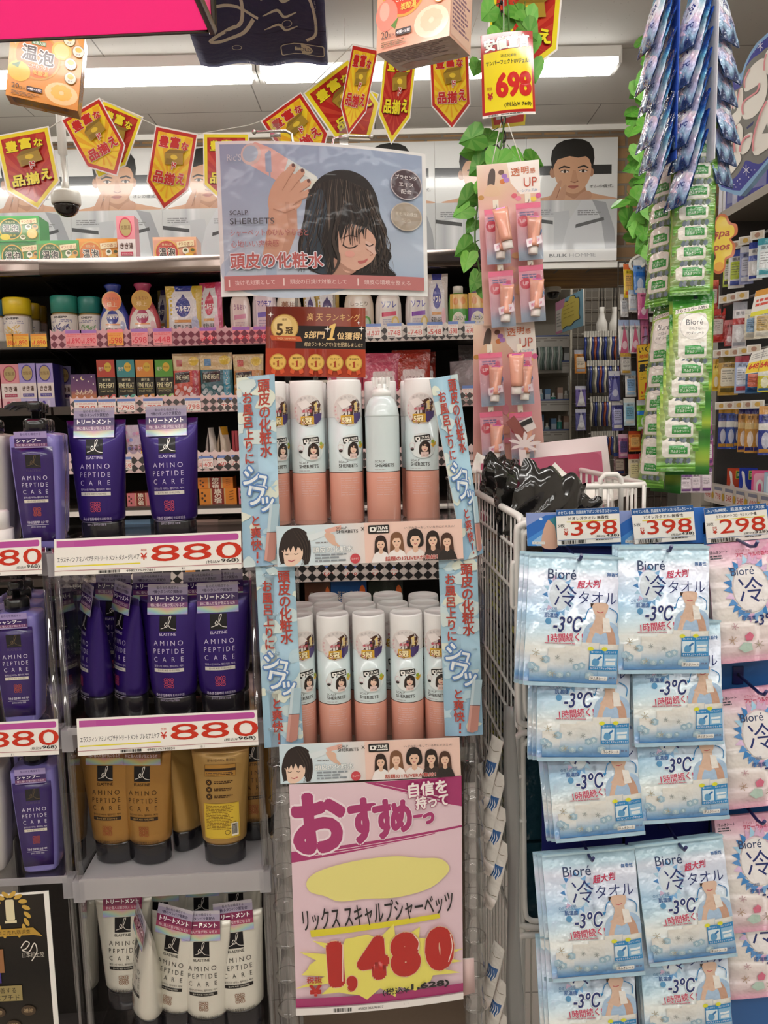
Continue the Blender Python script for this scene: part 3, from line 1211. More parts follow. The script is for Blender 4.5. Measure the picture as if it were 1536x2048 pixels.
# ================================================================ the long bath goods shelf at the back
YS = 2.93                      # shelf front
sh_px = {1: 526, 2: 671, 3: 804, 4: 922, 5: 1009, 6: 1148, 7: 1310, 8: 1480}
sh_z = {k: P(520, y, YS).z for k, y in sh_px.items()}
gx0, gx1 = P(96, 700, YS).x, P(1000, 700, YS).x

def gondola(x0, x1, label, levels):
 t = thing('gondola_shelf', label, 'shelf unit', None, 'dark shelf units along the brick wall')
 ztop = sh_z[1]
 MB().box(x0, YW - .05, .02, x1, YW - .03, ztop, '171310', 'matte').obj('back_panel', t)
 for x in (x0 + .015, (x0 + x1) / 2, x1 - .015):
  MB().box(x - .014, YW - .1, 0, x + .014, YW - .05, ztop, '2b2420', 'plastic').obj('upright', t)
 MB().box(x0, YS + .02, 0, x1, YW - .05, .1, '2a2320', 'matte').obj('base', t)
 for k in levels:
  z = sh_z[k]
  MB().box(x0 + .003, YS, z - .032, x1 - .003, YW - .055, z, '3a302a', 'plastic', {'u': '201915'}).obj('shelf', t)  # underside darker: shade put into the shelf colour
  for x in (x0 + .03, x1 - .03):
   MB().prism([(0, 0), (.3, 0), (.02, -.1), (0, -.1)], -.003, .003, '2b2420', 'plastic')
   b = MB().prism([(0, -.032), (-.34, -.032), (-.02, -.12), (0, -.12)], -.003, .003, '2b2420', 'plastic')
   b.v = [(x + p[1], YW - .06 + p[0], z + p[2]) for p in b.v]
   b.obj('bracket', t)
 return t

gA = gondola(P(-560, 700, YS).x, gx0 - .004, 'dark shelf unit at the photo edge, holding yellow capped jars', (1, 2, 3, 4, 5, 6, 7, 8))
gB = gondola(gx0, gx1, 'long dark shelf unit under the posters, with chequered price rails', (1, 2, 3, 4, 5, 6, 7, 8))

def rail(g, name, x0, x1, y0, y1, c1, c2, scal, label=None):
 """diamond patterned price rail between photo heights"""
 A0, A1 = P(x0, y0, YS - .012), P(x1, y0, YS - .012)
 w_ = A1.x - A0.x
 h_ = (y1 - y0) / F * YS * 1.01
 a = Art(8e-5)
 H = 100.0
 k_ = H / h_
 W = w_ * k_
 a.rect(0, 0, W, H, c1)
 d = 42.0
 n = int(W / d) + 1
 for i in range(n):
  for j in range(2):
   cx, cy = i * d + d / 2, 14 + j * d
   q = [(cx, cy), (cx + d / 2, cy + d / 2), (cx, cy + d), (cx - d / 2, cy + d / 2)]
   q = [(min(max(x, 0), W), min(y, H)) for x, y in q]
   a.poly(q, c2)
 zb = sh_z[name]
 mb = MB()
 top = zb - .03 + h_ + .0
 out = [(0, 0), (w_, 0)]
 for i in range(n, -1, -1):
  x = i * d / k_
  out += [(min(max(x + d / k_ * .5 - .0, 0), w_), h_ - (.012 if scal else 0)), (min(x, w_), h_ + (.004 if scal else 0))]
 o2 = []
 for q in out:
  if not o2 or (abs(q[0] - o2[-1][0]) > 1e-5 or abs(q[1] - o2[-1][1]) > 1e-5):
   o2.append(q)
 mb.prism(o2, 0, .002, c1, 'card')
 a.emit(mb, lambda x, y, h=0.0: (x / k_, -.0004 - h, h_ * .93 - y / k_ * .93), 'card')
 return mb.obj('price_rail', g, label, M=TR((A0.x, YS - .014, zb - .034)))

def guard(g, x0, x1, k, label=None):
 z = sh_z[k]
 mb = MB()
 pr = [(-.0, z - .034), (-.03, z - .03), (-.034, z - .012), (-.03, z + .006), (-.034, z + .026), (-.026, z + .028), (-.024, z + .006), (-.028, z - .012), (-.024, z - .026), (0, z - .03)]
 rings = [[(x, YS + y, zz) for y, zz in pr] for x in (x0, x1)]
 mb.loft(rings, 'a4968f', 'metal')
 return mb.obj('price_rail', g, label)

xs = lambda px, y=520: P(px, y, YS).x
guard(gA, xs(-300), xs(84), 1, 'glossy clear shelf edge')
guard(gB, gx0 + .002, xs(1000), 1, 'glossy clear shelf edge')
PK, DR, WH, BK = 'd79aa0', '6d2a3a', 'd6c9c2', '3b3534'
rail(gB, 2, 100, 690, 662, 697, 'cf9a9f', '722b3c', True, 'pink rail with wine-red diamonds')
rail(gB, 2, 690, 985, 661, 694, 'd6ccc4', '45403f', True, 'white rail with black diamonds')
rail(gB, 3, 140, 985, 798, 832, 'dcbcb8', '4c4644', True, 'pale pink rail with black diamonds')
rail(gB, 4, 105, 985, 911, 951, 'e0c7c2', '3a3534', True, 'pale pink rail with black diamonds')
rail(gB, 6, 112, 985, 1128, 1174, 'd6ccc4', '1f1d1d', True, 'white rail with black diamonds')
mb = MB().box(gx0 + .003, YS - .02, sh_z[5] - .03, xs(985), YS, sh_z[5] - .012, 'e8e2da', 'enamel')
mb.obj('price_rail', gB, 'plain white shelf edge')
mb = MB().box(xs(-300), YS - .02, sh_z[2] - .03, xs(85), YS - .014, sh_z[2] + .03, 'e9e3da', 'clear')
mb.obj('price_rail', gA, 'clear plastic price rail')

# price tags on the rails
TAGM = {}

def tag_mesh(style, num):
 k = (style, num)
 if k in TAGM:
  return TAGM[k]
 bg, hd, tx = {'p': ('e88f92', 'a06ab0', 'd62f45'), 'y': ('e6b23c', 'd98a2c', 'd8321e'), 'w': ('efe4dc', '6f86c0', 'cf5a50'), 'o': ('e99a3a', 'ef7a86', 'd8321e')}[style]
 a = Art(6e-5)
 a.rect(0, 0, 100, 100, bg)
 a.rect(0, 0, 100, 20, hd)
 a.noise_text(6, 26, 94, 44, 2, mix(bg, tx, .5), RND)
 a.txt(num, 56, 68, 36, tx, w=72, bold=.01)
 a.txt('¥', 12, 74, 20, tx)
 a.noise_text(6, 90, 60, 98, 1, '55504c', RND)
 mb = MB().box(-.5, 0, 0, .5, .02, 1, bg, 'card')
 a.emit(mb, lambda x, y, h=0.0: (x / 100 - .5, -.002 - h * 6, 1 - y / 100), 'gloss')
 TAGM[k] = mb.mesh('price_tag')
 return TAGM[k]

def ptag(x0, x1, y0, y1, style, num, label, Y=None):
 p = P((x0 + x1) / 2, y1, Y or YS - .0175)
 o = bpy.data.objects.new('price_tag', tag_mesh(style, num))
 S.collection.objects.link(o)
 o.location = p
 sc = p.y / F * 1.01
 o.scale = ((x1 - x0) * sc, .05, (y1 - y0) * sc)
 tag(o, label, 'price tag', 'price tags along the back shelf')

for i, (x0, x1, st, nm, w_) in enumerate([(133, 164, 'p', '1,890', 'under the lavender jar'), (162, 194, 'p', '1,890', 'under the aloe jar'), (217, 247, 'o', '598', 'under the blue foam bottle'), (264, 296, 'p', '598', 'under the coral foam bottle'),
                                      (308, 344, 'p', '448', 'just left of the gold refill pouch'), (401, 433, 'p', '448', 'under the pink refill pouch'), (467, 500, 'p', '648', 'under the pale pink lotion bottle'), (508, 534, 'p', '648', 'beside the ranking card edge')]):
 dy = -(x0 - 130) * .02
 ptag(x0, x1, 662 + dy, 693 + dy, st, nm, f'pink shelf price tag {w_}' if st == 'p' else f'orange shelf price tag {w_}')
for i, (x0, x1, nm, w_) in enumerate([(733, 762, '1,537', 'under the beige lotion bottle'), (775, 803, '748', 'under the red banded bath bottle'), (815, 846, '748', 'under the purple banded bath bottle'), (855, 885, '548', 'under the white refill pouch'), (897, 916, '598', 'under the green bath bottle'), (930, 950, '698', 'under the purple grape bottle')]):
 ptag(x0, x1, 649 - i * 1.2, 676 - i * 1.2, 'w', nm, f'white shelf price tag {w_}')
for x0, x1, nm, w_ in [(14, 28, '980', 'at the left end of the clear rail'), (26, 58, '1,890', 'under the yellow capped jar'), (63, 94, '1,890', 'at the right end of the clear rail')]:
 ptag(x0, x1, 669, 694, 'y', nm, f'yellow shelf price tag {w_}', YS - .0245)
for i, (x0, x1, w_) in enumerate([(150, 195, 'under the purple carton'), (198, 232, 'under the red heat carton'), (236, 271, 'under the teal heat carton'), (288, 326, 'under the orange heat carton'), (371, 402, 'under the red refill sachet'), (437, 466, 'under the teal refill sachet')]):
 ptag(x0, x1, 800 - i * .8, 825 - i * .8, 'w', '798', f'white shelf price tag {w_}')
for i, (x0, x1, nm, w_) in enumerate([(250, 264, '348', 'at the blue sachet'), (398, 405, '348', 'beside the tall purple tube'), (406, 427, '600', 'under the first white sachet'), (436, 461, '600', 'under the second white sachet'), (464, 478, '120', 'at the red packet end')]):
 ptag(x0, x1, 914 - i, 939 - i, 'w', nm, f'white shelf price tag on the fourth rail {w_}')
ptag(925, 952, 772, 800, 'w', '2,500', 'white shelf price tag behind the leaning sky strip', YS - .0175)
for i, (x0, x1, nm, w_) in enumerate([(642, 669, '548', 'first of four'), (689, 716, '548', 'second of four'), (739, 766, '548', 'third of four'), (775, 803, '448', 'last of four')]):
 ptag(x0, x1, 1131, 1158, 'w', nm, f'white tag seen through the clear can rack, {w_} on the low rail')
for i, (x0, x1, w_) in enumerate([(372, 392, 'above the dark tube'), (420, 445, 'above the last dark tube')]):
 ptag(x0, x1, 1140, 1166, 'y', '498', f'yellow price tag on the low rail seen {w_}')

# ---------------------------------------------------------------- goods on the shelf
def at(x0, x1, yb, k, dY=.05):
 """base point on shelf k under photo column x0..x1, and metres per photo pixel"""
 Y = YS + dY
 p = P((x0 + x1) / 2, yb, Y)
 return Vector((p.x, Y, sh_z[k] + .001)), Y / F * 1.01

def carton(t, w_, h_, d, base, art, AW, AH, side=None, top=None, m='card', name='carton'):
 mb = MB().box(-w_ / 2, 0, 0, w_ / 2, d, h_, base, m, {'r': side or base, 'l': side or base, 't': top or base})
 if art:
  art.emit(mb, lambda x, y, h=0.0: (-w_ / 2 + x / AW * w_, -.0005 - h, h_ * (1 - y / AH)), m)
 return mb.obj(name, t)

def onsen_art(kind):
 """wide bath tablet carton"""
 A = Art(1e-4)
 c1, c2, edge = {'green': ('5f8a3c', '335c2c', '3fa24a'), 'orange': ('d98a2c', 'c96c1e', 'e2952f'), 'peach': ('dd9a7c', 'b83a2a', 'e8b08e')}[kind]
 A.rect(0, 0, 150, 100, edge)
 A.rect(3, 10, 147, 97, c1)
 A.ell(47, 50, 42, 42, 'd9a94c')
 A.ell(47, 50, 38, 38, c2)
 A.ell(26, 82, 18, 12, 'd8c23c' if kind != 'peach' else 'e58a6a')
 A.txt('温', 33, 48, 28, '2d1c10', w=26, bold=.03, out=('fff4e4', .06))
 A.txt('泡', 63, 48, 28, '2d1c10', w=26, bold=.03, out=('fff4e4', .06))
 A.txt('発泡入浴', 48, 24, 8, 'e8d9a0')
 A.txt('炭酸湯', 48, 76, 10, 'e8c95c')
 A.poly([(82, 16), (142, 10), (142, 28), (84, 34)], 'e8d4a8')
 A.txt('4つの香り', 113, 22, 12, 'a3472f', w=50)
 for x, c in ((112, 'e8e2c8'), (136, 'd79a4a')):
  A.ell(x, 44, 11, 11, c)
  A.ell(x, 42, 7, 5, '5a5a34')
 A.ell(124, 70, 19, 20, 'e2b14c')
 A.ell(124, 74, 15, 13, 'e8c67c')
 A.ell(90, 84, 10, 9, 'e8dfc0')
 A.ell(90, 82, 7, 5, '6d6a3a')
 return A

for kind, x0, x1, yt, yb, dY, lift, lab in [
  ('green', 4, 78, 484, 518, .06, 0, 'green bath tablet carton at the bottom of the stack of two'), ('green', 0, 78, 432, 484, .055, 1, 'green bath tablet carton on top of another green one'),
  ('green', 78, 157, 481, 518, .06, 0, 'green bath tablet carton standing beside the green stack'), ('orange', 158, 238, 477, 518, .07, 0, 'orange bath tablet carton next to the single green one'),
  ('peach', 310, 392, 474, 518, .07, 0, 'peach bath tablet carton on the top shelf beside the tall pink carton')]:
 p, s_ = at(x0, x1, yb, 1, dY)
 p.z = P((x0 + x1) / 2, 518 if not lift else 486, YS + dY).z
 if not lift:
  p.z = sh_z[1] + .001
 else:
  p.z = zg
 zt_ = P((x0 + x1) / 2, yt, YS + dY).z
 t = thing('bath_tablet_carton', lab, 'box', TR(p, 3), 'bath tablet cartons on the top shelf')
 carton(t, (x1 - x0) * s_, zt_ - p.z, .1, {'green': '3f9a48', 'orange': 'd8892c', 'peach': 'd8987a'}[kind], onsen_art(kind), 150, 100, m='gloss')
 if kind == 'green' and x0 == 4:
  zg = zt_ + .0005

def kiki_art(c, dark):
 A = Art(1e-4)
 A.rect(0, 0, 100, 190, 'e9dcd8')
 A.rect(0, 0, 100, 84, c)
 A.rect(0, 150, 100, 190, mix(c, 'ffffff', .25))
 A.ell(50, 42, 36, 36, dark)
 A.ell(50, 42, 31, 31, 'b8a06a')
 A.txt('炭酸湯', 50, 42, 16, '6b4a2a', w=52)
 for i, ch in enumerate('きき湯'):
  A.txt(ch, 25 + 25 * i, 108, 22, '5a3a30', w=20, bold=.03)
 A.rect(16, 130, 84, 144, dark)
 A.txt('マグネシウム', 50, 137, 8, 'efe4e0', w=58)
 A.ell(34, 172, 10, 10, dark)
 A.rect(56, 160, 72, 186, mix(c, 'ffffff', .5))
 return A

p, s_ = at(238, 272, 518, 1, .05)
t = thing('bath_salt_carton', 'tall pink bath salt carton on the top shelf between orange and peach cartons', 'box', TR(p, 2))
carton(t, 34 * s_, P(255, 432, YS + .05).z - sh_z[1], .06, 'd98a94', kiki_art('e58e98', 'c8405a'), 100, 190, m='gloss')
first = {}
for i, (x0, x1, yt, c, d, lab) in enumerate([(-38, 2, 729, 'e0929a', 'b34a64', 'pink bath salt carton at the photo edge'), (5, 42, 729, 'e0929a', 'b34a64', 'pink bath salt carton beside two lilac ones'),
                                             (42, 75, 727, 'a595d2', '4b3f96', 'lilac bath salt carton between a pink one and its twin'), (77, 110, 727, 'a595d2', '4b3f96', 'lilac bath salt carton at the dark upright end'), (118, 146, 733, '7a72a8', '3a3066', 'lilac bath salt carton deep in the shade')]):  # last carton darkened: shade put into its lilac
 dY = .05 if i < 4 else .2
 p, s_ = at(x0, x1, 800, 3, dY)
 t = thing('bath_salt_carton', lab, 'box', TR(p, 4))
 h_ = P((x0 + x1) / 2, yt, YS + dY).z - sh_z[3]
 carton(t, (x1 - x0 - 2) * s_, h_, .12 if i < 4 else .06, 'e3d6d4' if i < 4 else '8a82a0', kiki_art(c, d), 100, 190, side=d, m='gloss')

# purple carton
a = Art(1e-4)
g_ = ramp([(0, '4a2c62'), (.5, '7a4a72'), (.75, 'd98a4a'), (1, 'c97a3c')])
a.rect(0, 0, 100, 96, lambda x, y: g_(y / 96), 1, 6)
for x, y in ((14, 10), (84, 8), (26, 18), (70, 22), (90, 30)):
 a.ell(x, y, 2.5, 2.5, 'f0e4d8', 8)
a.ell(48, 12, 8, 6, 'e8d49a', 14)
a.ell(51, 10, 6, 5, '5a3a6a', 14)
a.txt('ふんわり', 50, 54, 16, 'f2dcc0', w=70, bold=.03)
a.txt('ぽかぽか', 50, 76, 8, '8a4a20', w=44)
p, s_ = at(144, 194, 800, 3, .04)
t = thing('bath_salt_carton', 'small purple and orange night sky carton beside the red heat carton', 'box', TR(p, 3))
carton(t, 48 * s_, P(170, 749, YS + .04).z - sh_z[3], .07, '6a4468', a, 100, 96, m='gloss')

def heat_art(c1, c2):
 A = Art(1e-4)
 A.rect(0, 0, 100, 200, '1f1b16')
 A.rect(0, 0, 100, 76, c1)
 A.ell(62, 32, 20, 20, 'd9b23c')
 A.txt('熱めの湯', 62, 32, 9, '6b3a1a', w=28)
 A.txt('発汗', 24, 40, 18, 'f0e0c8', w=30)
 A.txt('爆汗湯', 50, 88, 12, 'd8cfa8', w=46, bold=.02)
 A.txt('FINE HEAT', 50, 112, 22, 'e6dcae', w=86, bold=.03)
 A.rect(10, 126, 90, 128, 'b8a860')
 A.txt('SMART MODEL', 50, 138, 9, 'c8bf90', w=74)
 A.rect(0, 150, 100, 200, '2a2019')
 A.poly([(4, 160), (60, 154), (50, 200), (4, 200)], c1)
 A.poly([(52, 176), (80, 152), (98, 152), (98, 200), (62, 200)], c2)
 A.ell(28, 170, 16, 10, 'd8c09a')
 return A

for i, (x0, x1, c1, c2, nm) in enumerate([(197, 234, 'b8402e', 'd86a6a', 'red'), (237, 273, '3a8a8c', '6ab8a4', 'teal'), (275, 311, 'd98a3a', 'e8a86a', 'orange'), (313, 350, '5a9a3a', '9ac86a', 'green')]):
 p, s_ = at(x0, x1, 800, 3, .04)
 t = thing('bath_salt_carton', f'{nm} topped black heat bath carton in the row of four', 'box', TR(p, 3), 'heat bath cartons in a row of four')
 carton(t, 34 * s_, P((x0 + x1) / 2, 720, YS + .04).z - sh_z[3], .06, '241e18', heat_art(c1, c2), 100, 200, m='gloss', top=c1)

def onsen_small(c):
 A = Art(1e-4)
 A.rect(0, 0, 100, 60, c)
 A.rect(34, 0, 66, 60, '8a2a20')
 A.rect(30, 0, 33, 60, 'c9b27c')
 A.rect(67, 0, 70, 60, 'c9b27c')
 A.vtxt('旅の宿', 50, 2, 18, 'f4e6d0', size=20, wid=22, bold=.03)
 for k in range(4):
  A.ell(8 + 7 * (k % 2), 16 + 10 * k, 3, 5, '4a3020', 10)
  A.line([(80, 14 + 10 * k), (92, 10 + 10 * k)], 2, '7a4a24')
 return A

for x0, x1, yt, lift, c, lab in [(255, 310, 986, 0, 'd87a80', 'pink hot spring carton on the fifth shelf between two tubes'), (312, 360, 987, 0, 'cf8a5a', 'tan hot spring carton mostly behind the second purple tube'),
                                 (400, 474, 977, 0, 'e08a2c', 'orange hot spring carton, lower of the stacked pair'), (398, 468, 955, 1, 'dd7f28', 'orange hot spring carton lying on top of its pair'), (478, 530, 975, 0, 'd87a80', 'pink hot spring carton behind the sky strip')]:
 p, s_ = at(x0, x1, 1010, 5, .05)
 h_ = P((x0 + x1) / 2, yt, YS + .05).z
 z0 = sh_z[5] if not lift else zl + .0005
 p.z = z0
 if not lift:
  zl = h_
 t = thing('hot_spring_carton', lab, 'box', TR(p, 3), 'hot spring bath cartons')
 carton(t, (x1 - x0 - 1) * s_, h_ - z0, .1, c, onsen_small(c), 100, 60, m='gloss', top='b84a3a')

# jars
def jar(p, r, h_, capc, plant, lab, seed, group='round bath salt jars'):
 t = thing('bath_salt_jar', lab, 'jar', TR(p, 0), group)
 mb = MB()
 mb.lathe([(r * .92, 0), (r, .006), (r, h_ * .55), (r * .93, h_ * .59), (r * .93, h_ * .63)], ['cfc4b8', 'cfc4b8', 'b9a690', '8a7238'], 'gloss', n=28)
 A = Art(1e-4)
 rn = random.Random(seed)
 A.rect(-60, 0, 60, 100, 'e0d8d0', 16)
 A.txt('KNEIPP', 0, 10, 9, '2a2622', w=44, bold=.05)
 A.noise_text(-40, 20, 40, 34, 2, '8a86a0', rn)
 for k in range(26):
  x, y = rn.gauss(0, 13), rn.uniform(46, 88)
  an = rn.uniform(-1, 1)
  A.line([(x, y), (x + 9 * math.sin(an), y - 10 * math.cos(an)), (x + 13 * math.sin(an * 1.6), y - 14)], 4, plant if k % 3 else mix(plant, 'e0d8d0', .35), True)
 A.line([(-52, 4), (52, 4), (52, 96)], .8, '4a4640')
 A.emit(mb, lambda x, y, h=0.0: ((r + .0006 + h) * math.sin(x / 45), -(r + .0006 + h) * math.cos(x / 45), h_ * .54 * (1 - y / 100) + .004), 'card')
 mb.obj('body', t)
 MB().lathe([(r * .96, h_ * .62), (r * 1.0, h_ * .625), (r * 1.0, h_ * .97), (r * .94, h_)], capc, 'plastic', n=28).obj('cap', t)
 return t

for x0, x1, yt, dY, cc, pl_, lab in [(-30, 14, 601, .06, '2f6f9a', '3a7a4a', 'blue capped bath salt jar cut by the photo edge'), (13, 64, 598, .06, 'e0c21e', 'd9b45c', 'yellow capped bath salt jar nearest the front'),
                                     (52, 82, 608, .17, 'b8981e', 'b9a05a', 'yellow capped bath salt jar second in the dark file'), (70, 96, 613, .27, '8a7018', 'a08a50', 'yellow capped bath salt jar last in the dark file'),  # caps darken towards the rear: shade put into the yellow
                                     (108, 159, 594, .06, '2b8272', '3a3f7a', 'green capped bath salt jar with a lavender picture'), (162, 206, 596, .07, '23766c', '6a9a5a', 'green capped bath salt jar with an aloe picture')]:
 p, s_ = at(x0, x1, 672, 2, dY)
 jar(p, (x1 - x0) * s_ / 2, P((x0 + x1) / 2, yt, YS + dY).z - sh_z[2], cc, pl_, lab, x0)

# foam bottles and lotion bottles
def foam_bottle(x0, x1, yt, c, capc, disc, lab, dY=.05):
 p, s_ = at(x0, x1, 670, 2, dY)
 w_ = (x1 - x0) * s_ / 2
 h_ = P((x0 + x1) / 2, yt, YS + dY).z - sh_z[2]
 t = thing('foam_bath_bottle', lab, 'bottle', TR(p, 4))
 prof = [(w_ * .8, 0), (w_ * .93, h_ * .04), (w_, h_ * .2), (w_ * .93, h_ * .4), (w_ * .7, h_ * .58), (w_ * .5, h_ * .7), (w_ * .47, h_ * .78)]
 mb = MB().lathe(prof, c, 'shiny', n=24, ky=.62)

 def rad(z):
  for (r0, z0), (r1, z1) in zip(prof, prof[1:]):
   if z <= z1:
    return r0 + (r1 - r0) * (z - z0) / (z1 - z0)
  return prof[-1][0]
 A = Art(1.2e-4)
 A.blob([(-34, 98), (-40, 60), (-30, 22), (0, 8), (30, 22), (38, 60), (34, 98)], 'e6dcd4')
 A.ell(0, 36, 19, 22, capc)
 A.txt('ウルモア', 0, 37, 11, 'f2ece6', w=36, bold=.05, out=(capc, .06))
 A.rect(-22, 56, 22, 60, 'e0a070')
 A.txt('保湿入浴液', 0, 74, 10, '55504a', w=46, bold=.02)
 A.rect(-24, 84, 22, 91, capc)
 A.ell(30, 62, 7, 14, mix(c, 'fff', .4))

 def fn(x, y, h=0.0):
  z = h_ * .62 * (1 - y / 100)
  r = rad(z)
  X = max(-.97, min(.97, x / 48)) * r
  return (X, -(math.sqrt(max(0, 1 - (X / r) ** 2)) * r * .62) - .0008 - h, z)
 A.emit(mb, fn, 'gloss', cuts(-40, 40, 10), cuts(0, 100, 8))
 mb.obj('body', t)
 MB().lathe([(w_ * .34, h_ * .76), (w_ * .4, h_ * .9), (w_ * .56, h_ * .97), (w_ * .5, h_), (w_ * .2, h_ * 1.005)], capc, 'gloss', n=20, ky=.8).obj('cap', t)
 mb = MB()
 B = Art(1e-4)
 B.ell(0, 0, 50, 50, 'd8a24a', 28)
 B.ell(0, 0, 46, 46, disc, 28)
 B.txt('うるおい', 0, -12, 18, '7a3a2a', w=60)
 B.txt('極上', 0, 16, 24, 'f2dcb0', w=50)
 B.emit(mb, lambda x, y, h=0.0: (x / 50 * w_ * .62, -w_ * .5 - h, h_ * .68 - y / 50 * w_ * .62), 'gloss')
 mb.obj('round_sticker', t)

foam_bottle(202, 262, 570, '3f4fa6', '2a3a8c', 'e0703a', 'blue foam bath bottle with an orange round sticker')
foam_bottle(260, 322, 568, 'd0606a', 'a83a5c', 'c8a050', 'coral foam bath bottle with a gold round sticker')

def pouch_mesh(w_, h_, d, c, edge, art, AW, AH, m='film', spout=None):
 """standing refill pouch, flat crimp at the top and a belly below"""
 mb = MB()

 def fn(u, v, h):
  z = h_ * (1 - v)
  t_ = (1 - z / h_)
  th = d / 2 * math.sin(min(1, t_ * 1.25) * pi / 2) * math.sqrt(max(0, 1 - (2 * u - 1) ** 4 * .96))
  k = 1 - .05 * math.sin(pi * min(1, t_ * 1.1))
  return Vector(((u - .5) * w_ * k, -th - h, z))
 mb.sheet(lambda u, v, h: fn(u, v, 0), 10, 12, edge, m)
 mb.sheet(lambda u, v, h: Vector((fn(u, v, 0).x, -fn(u, v, 0).y, fn(u, v, 0).z)), 10, 12, c, m)
 bot = [fn(k / 10, 1, 0) for k in range(11)] + [Vector((fn(k / 10, 1, 0).x, -fn(k / 10, 1, 0).y, 0)) for k in range(9, 0, -1)]
 mb.poly(bot, c, m)
 if art:
  art.emit(mb, lambda x, y, h=0.0: fn(min(.995, max(.005, x / AW)), min(1, max(0, y / AH)), .0004 + h), m, cuts(0, AW, 10), cuts(0, AH, 12))
 return mb

def std_pouch_art(c, logo, ribbon, corner, name='ウルモア'):
 A = Art(8e-5)
 A.rect(0, 0, 100, 116, corner)
 A.poly([(8, 30), (24, 12), (30, 0), (66, 0), (74, 22), (84, 34), (88, 116), (8, 116)], 'dcd6d6')
 A.poly([(24, 0), (72, 0), (68, 12), (28, 12)], logo)
 A.ell(48, 48, 20, 22, logo)
 A.poly([(48, 18), (36, 36), (60, 36)], logo)
 A.txt(name, 48, 51, 13, 'f2ece8', w=42, bold=.05, out=(logo, .07))
 A.rect(24, 76, 70, 82, 'd89a5a')
 A.txt('保湿入浴液', 46, 92, 11, '4a4644', w=52, bold=.02)
 A.rect(18, 104, 72, 110, ribbon)
 A.ell(80, 88, 10, 20, mix(ribbon, 'ffffff', .45))
 return A

def pouch(x0, x1, yt, yb, k, dY, c, edge, art, AW, AH, name, lab, yaw=0, m='film', group=None, d=.05):
 p, s_ = at(x0, x1, yb, k, dY)
 mb = pouch_mesh((x1 - x0) * s_, P((x0 + x1) / 2, yt, YS + dY).z - p.z, d, c, edge, art, AW, AH, m)
 return mb.obj(name, None, lab, 'pouch', group, M=TR(p, yaw))

pouch(336, 408, 572, 662, 2, .06, 'c9b03c', 'c9b03c', std_pouch_art('d8d0d0', '2f3a8a', '3a4aa0', 'c8a832'), 100, 116, 'refill_pouch', 'gold and white refill pouch with a navy drop', 2)
pouch(318, 346, 580, 662, 2, .16, '5a4668', '6a5070', std_pouch_art('d8d0d0', '3a3060', '3a3060', '7a6a3a'), 100, 116, 'refill_pouch', 'shaded refill pouch standing behind the gold and white one', -18)  # shade mixed into the colours of the pouch behind
pouch(402, 450, 565, 660, 2, .06, 'd8a04a', 'c98ab0', std_pouch_art('d8d0d0', 'c83a54', 'd85a90', 'c94a70'), 100, 116, 'refill_pouch', 'pink refill pouch tilted beside the hair poster', -14)

def lotion(x0, x1, yt, c, cap, art, lab, dY=.05, k=2, yb=668, name='lotion_bottle', cut=1.0, capk=.0, sq=3.0):
 p, s_ = at(x0, x1, yb, k, dY)
 w_ = (x1 - x0) * s_ / 2
 h_ = P((x0 + x1) / 2, yt, YS + dY).z - p.z
 t = thing(name, lab, 'bottle', TR(p, 4))
 hb = h_ * (1 - capk)
 mb = MB().lathe([(w_ * .9, 0), (w_ * .97, .006), (w_, hb * .4), (w_ * .97, hb * .75), (w_ * .86, hb * .93), (w_ * (.4 if capk else .7), hb)], c, 'gloss', n=24, ky=.6, sq=sq)
 if art:
  art.emit(mb, lambda x, y, h=0.0: (x / 50 * w_ * .9, -w_ * .6 * (1 - abs(x / 50 * .9) ** sq) ** (1 / sq) - .001 - h, hb * (.95 - .93 * y / 100)), 'gloss', cuts(-50, 50, 10))
 mb.obj('body', t)
 if capk:
  MB().lathe([(w_ * .5, hb - .002), (w_ * .52, h_ * .97), (w_ * .46, h_)], cap, 'plastic', n=20, ky=.8).obj('cap', t)
 return t

def simple_art(c1, txt, c2, band, extra=None, big=15):
 A = Art(1e-4)
 A.rrect(-40, 6, 40, 96, 10, c1)
 A.txt(txt, 0, 24, big, c2, w=62, bold=.03)
 A.poly([(-30, 46), (30, 42), (30, 54), (-30, 58)], band)
 A.noise_text(-26, 64, 26, 88, 4, mix(c1, c2, .45), RND)
 if extra:
  A.ell(26, 74, 16, 18, extra)
  A.ell(26, 74, 10, 12, mix(extra, 'ffffff', .4))
 return A

lotion(463, 503, 594, 'e2cfc6', 'e2cfc6', simple_art('e3cdc8', 'うるおい', '9a6a8a', 'd890a8'), 'pale pink lotion bottle at the lower corner of the hair poster')
lotion(508, 556, 585, 'd8c8cc', 'd8c8cc', simple_art('d9c4cc', 'マウモア', '5a4a9a', '7a6ab8'), 'lilac lotion bottle behind the ranking card corner')
lotion(556, 604, 588, 'e2d4c6', 'c9a24a', simple_art('e4d8c8', '薬用', '8a5a3a', 'c9a24a'), 'cream lotion bottle with gold print above the ranking card')
for x0, x1, c_, lab in ((609, 638, 'd8c0b8', 'refill pouch with black print above the ranking card'), (634, 680, 'cbb27a', 'gold refill pouch at the end of the ranking card')):
 pouch(x0, x1, 578, 668, 2, .06, c_, c_, std_pouch_art(c_, '4a3a6a', 'c95a6a', 'a88a3a', 'マサガノ'), 100, 116, 'refill_pouch', lab, 4)
lotion(690, 748, 588, 'dcccb8', 'dcccb8', simple_art('ddd0c2', 'しっとり', '8a7a6a', 'c8a898', '5a9a4a', 12), 'beige lotion bottle just beyond the ranking card', sq=2.6)
lotion(752, 803, 590, 'e6dcd4', 'e6dcd4', simple_art('e6dcd4', 'ソフレ', '4a4a96', 'd84a6a', 'e0c06a', 18), 'white bath milk bottle with a red band', sq=3.4)
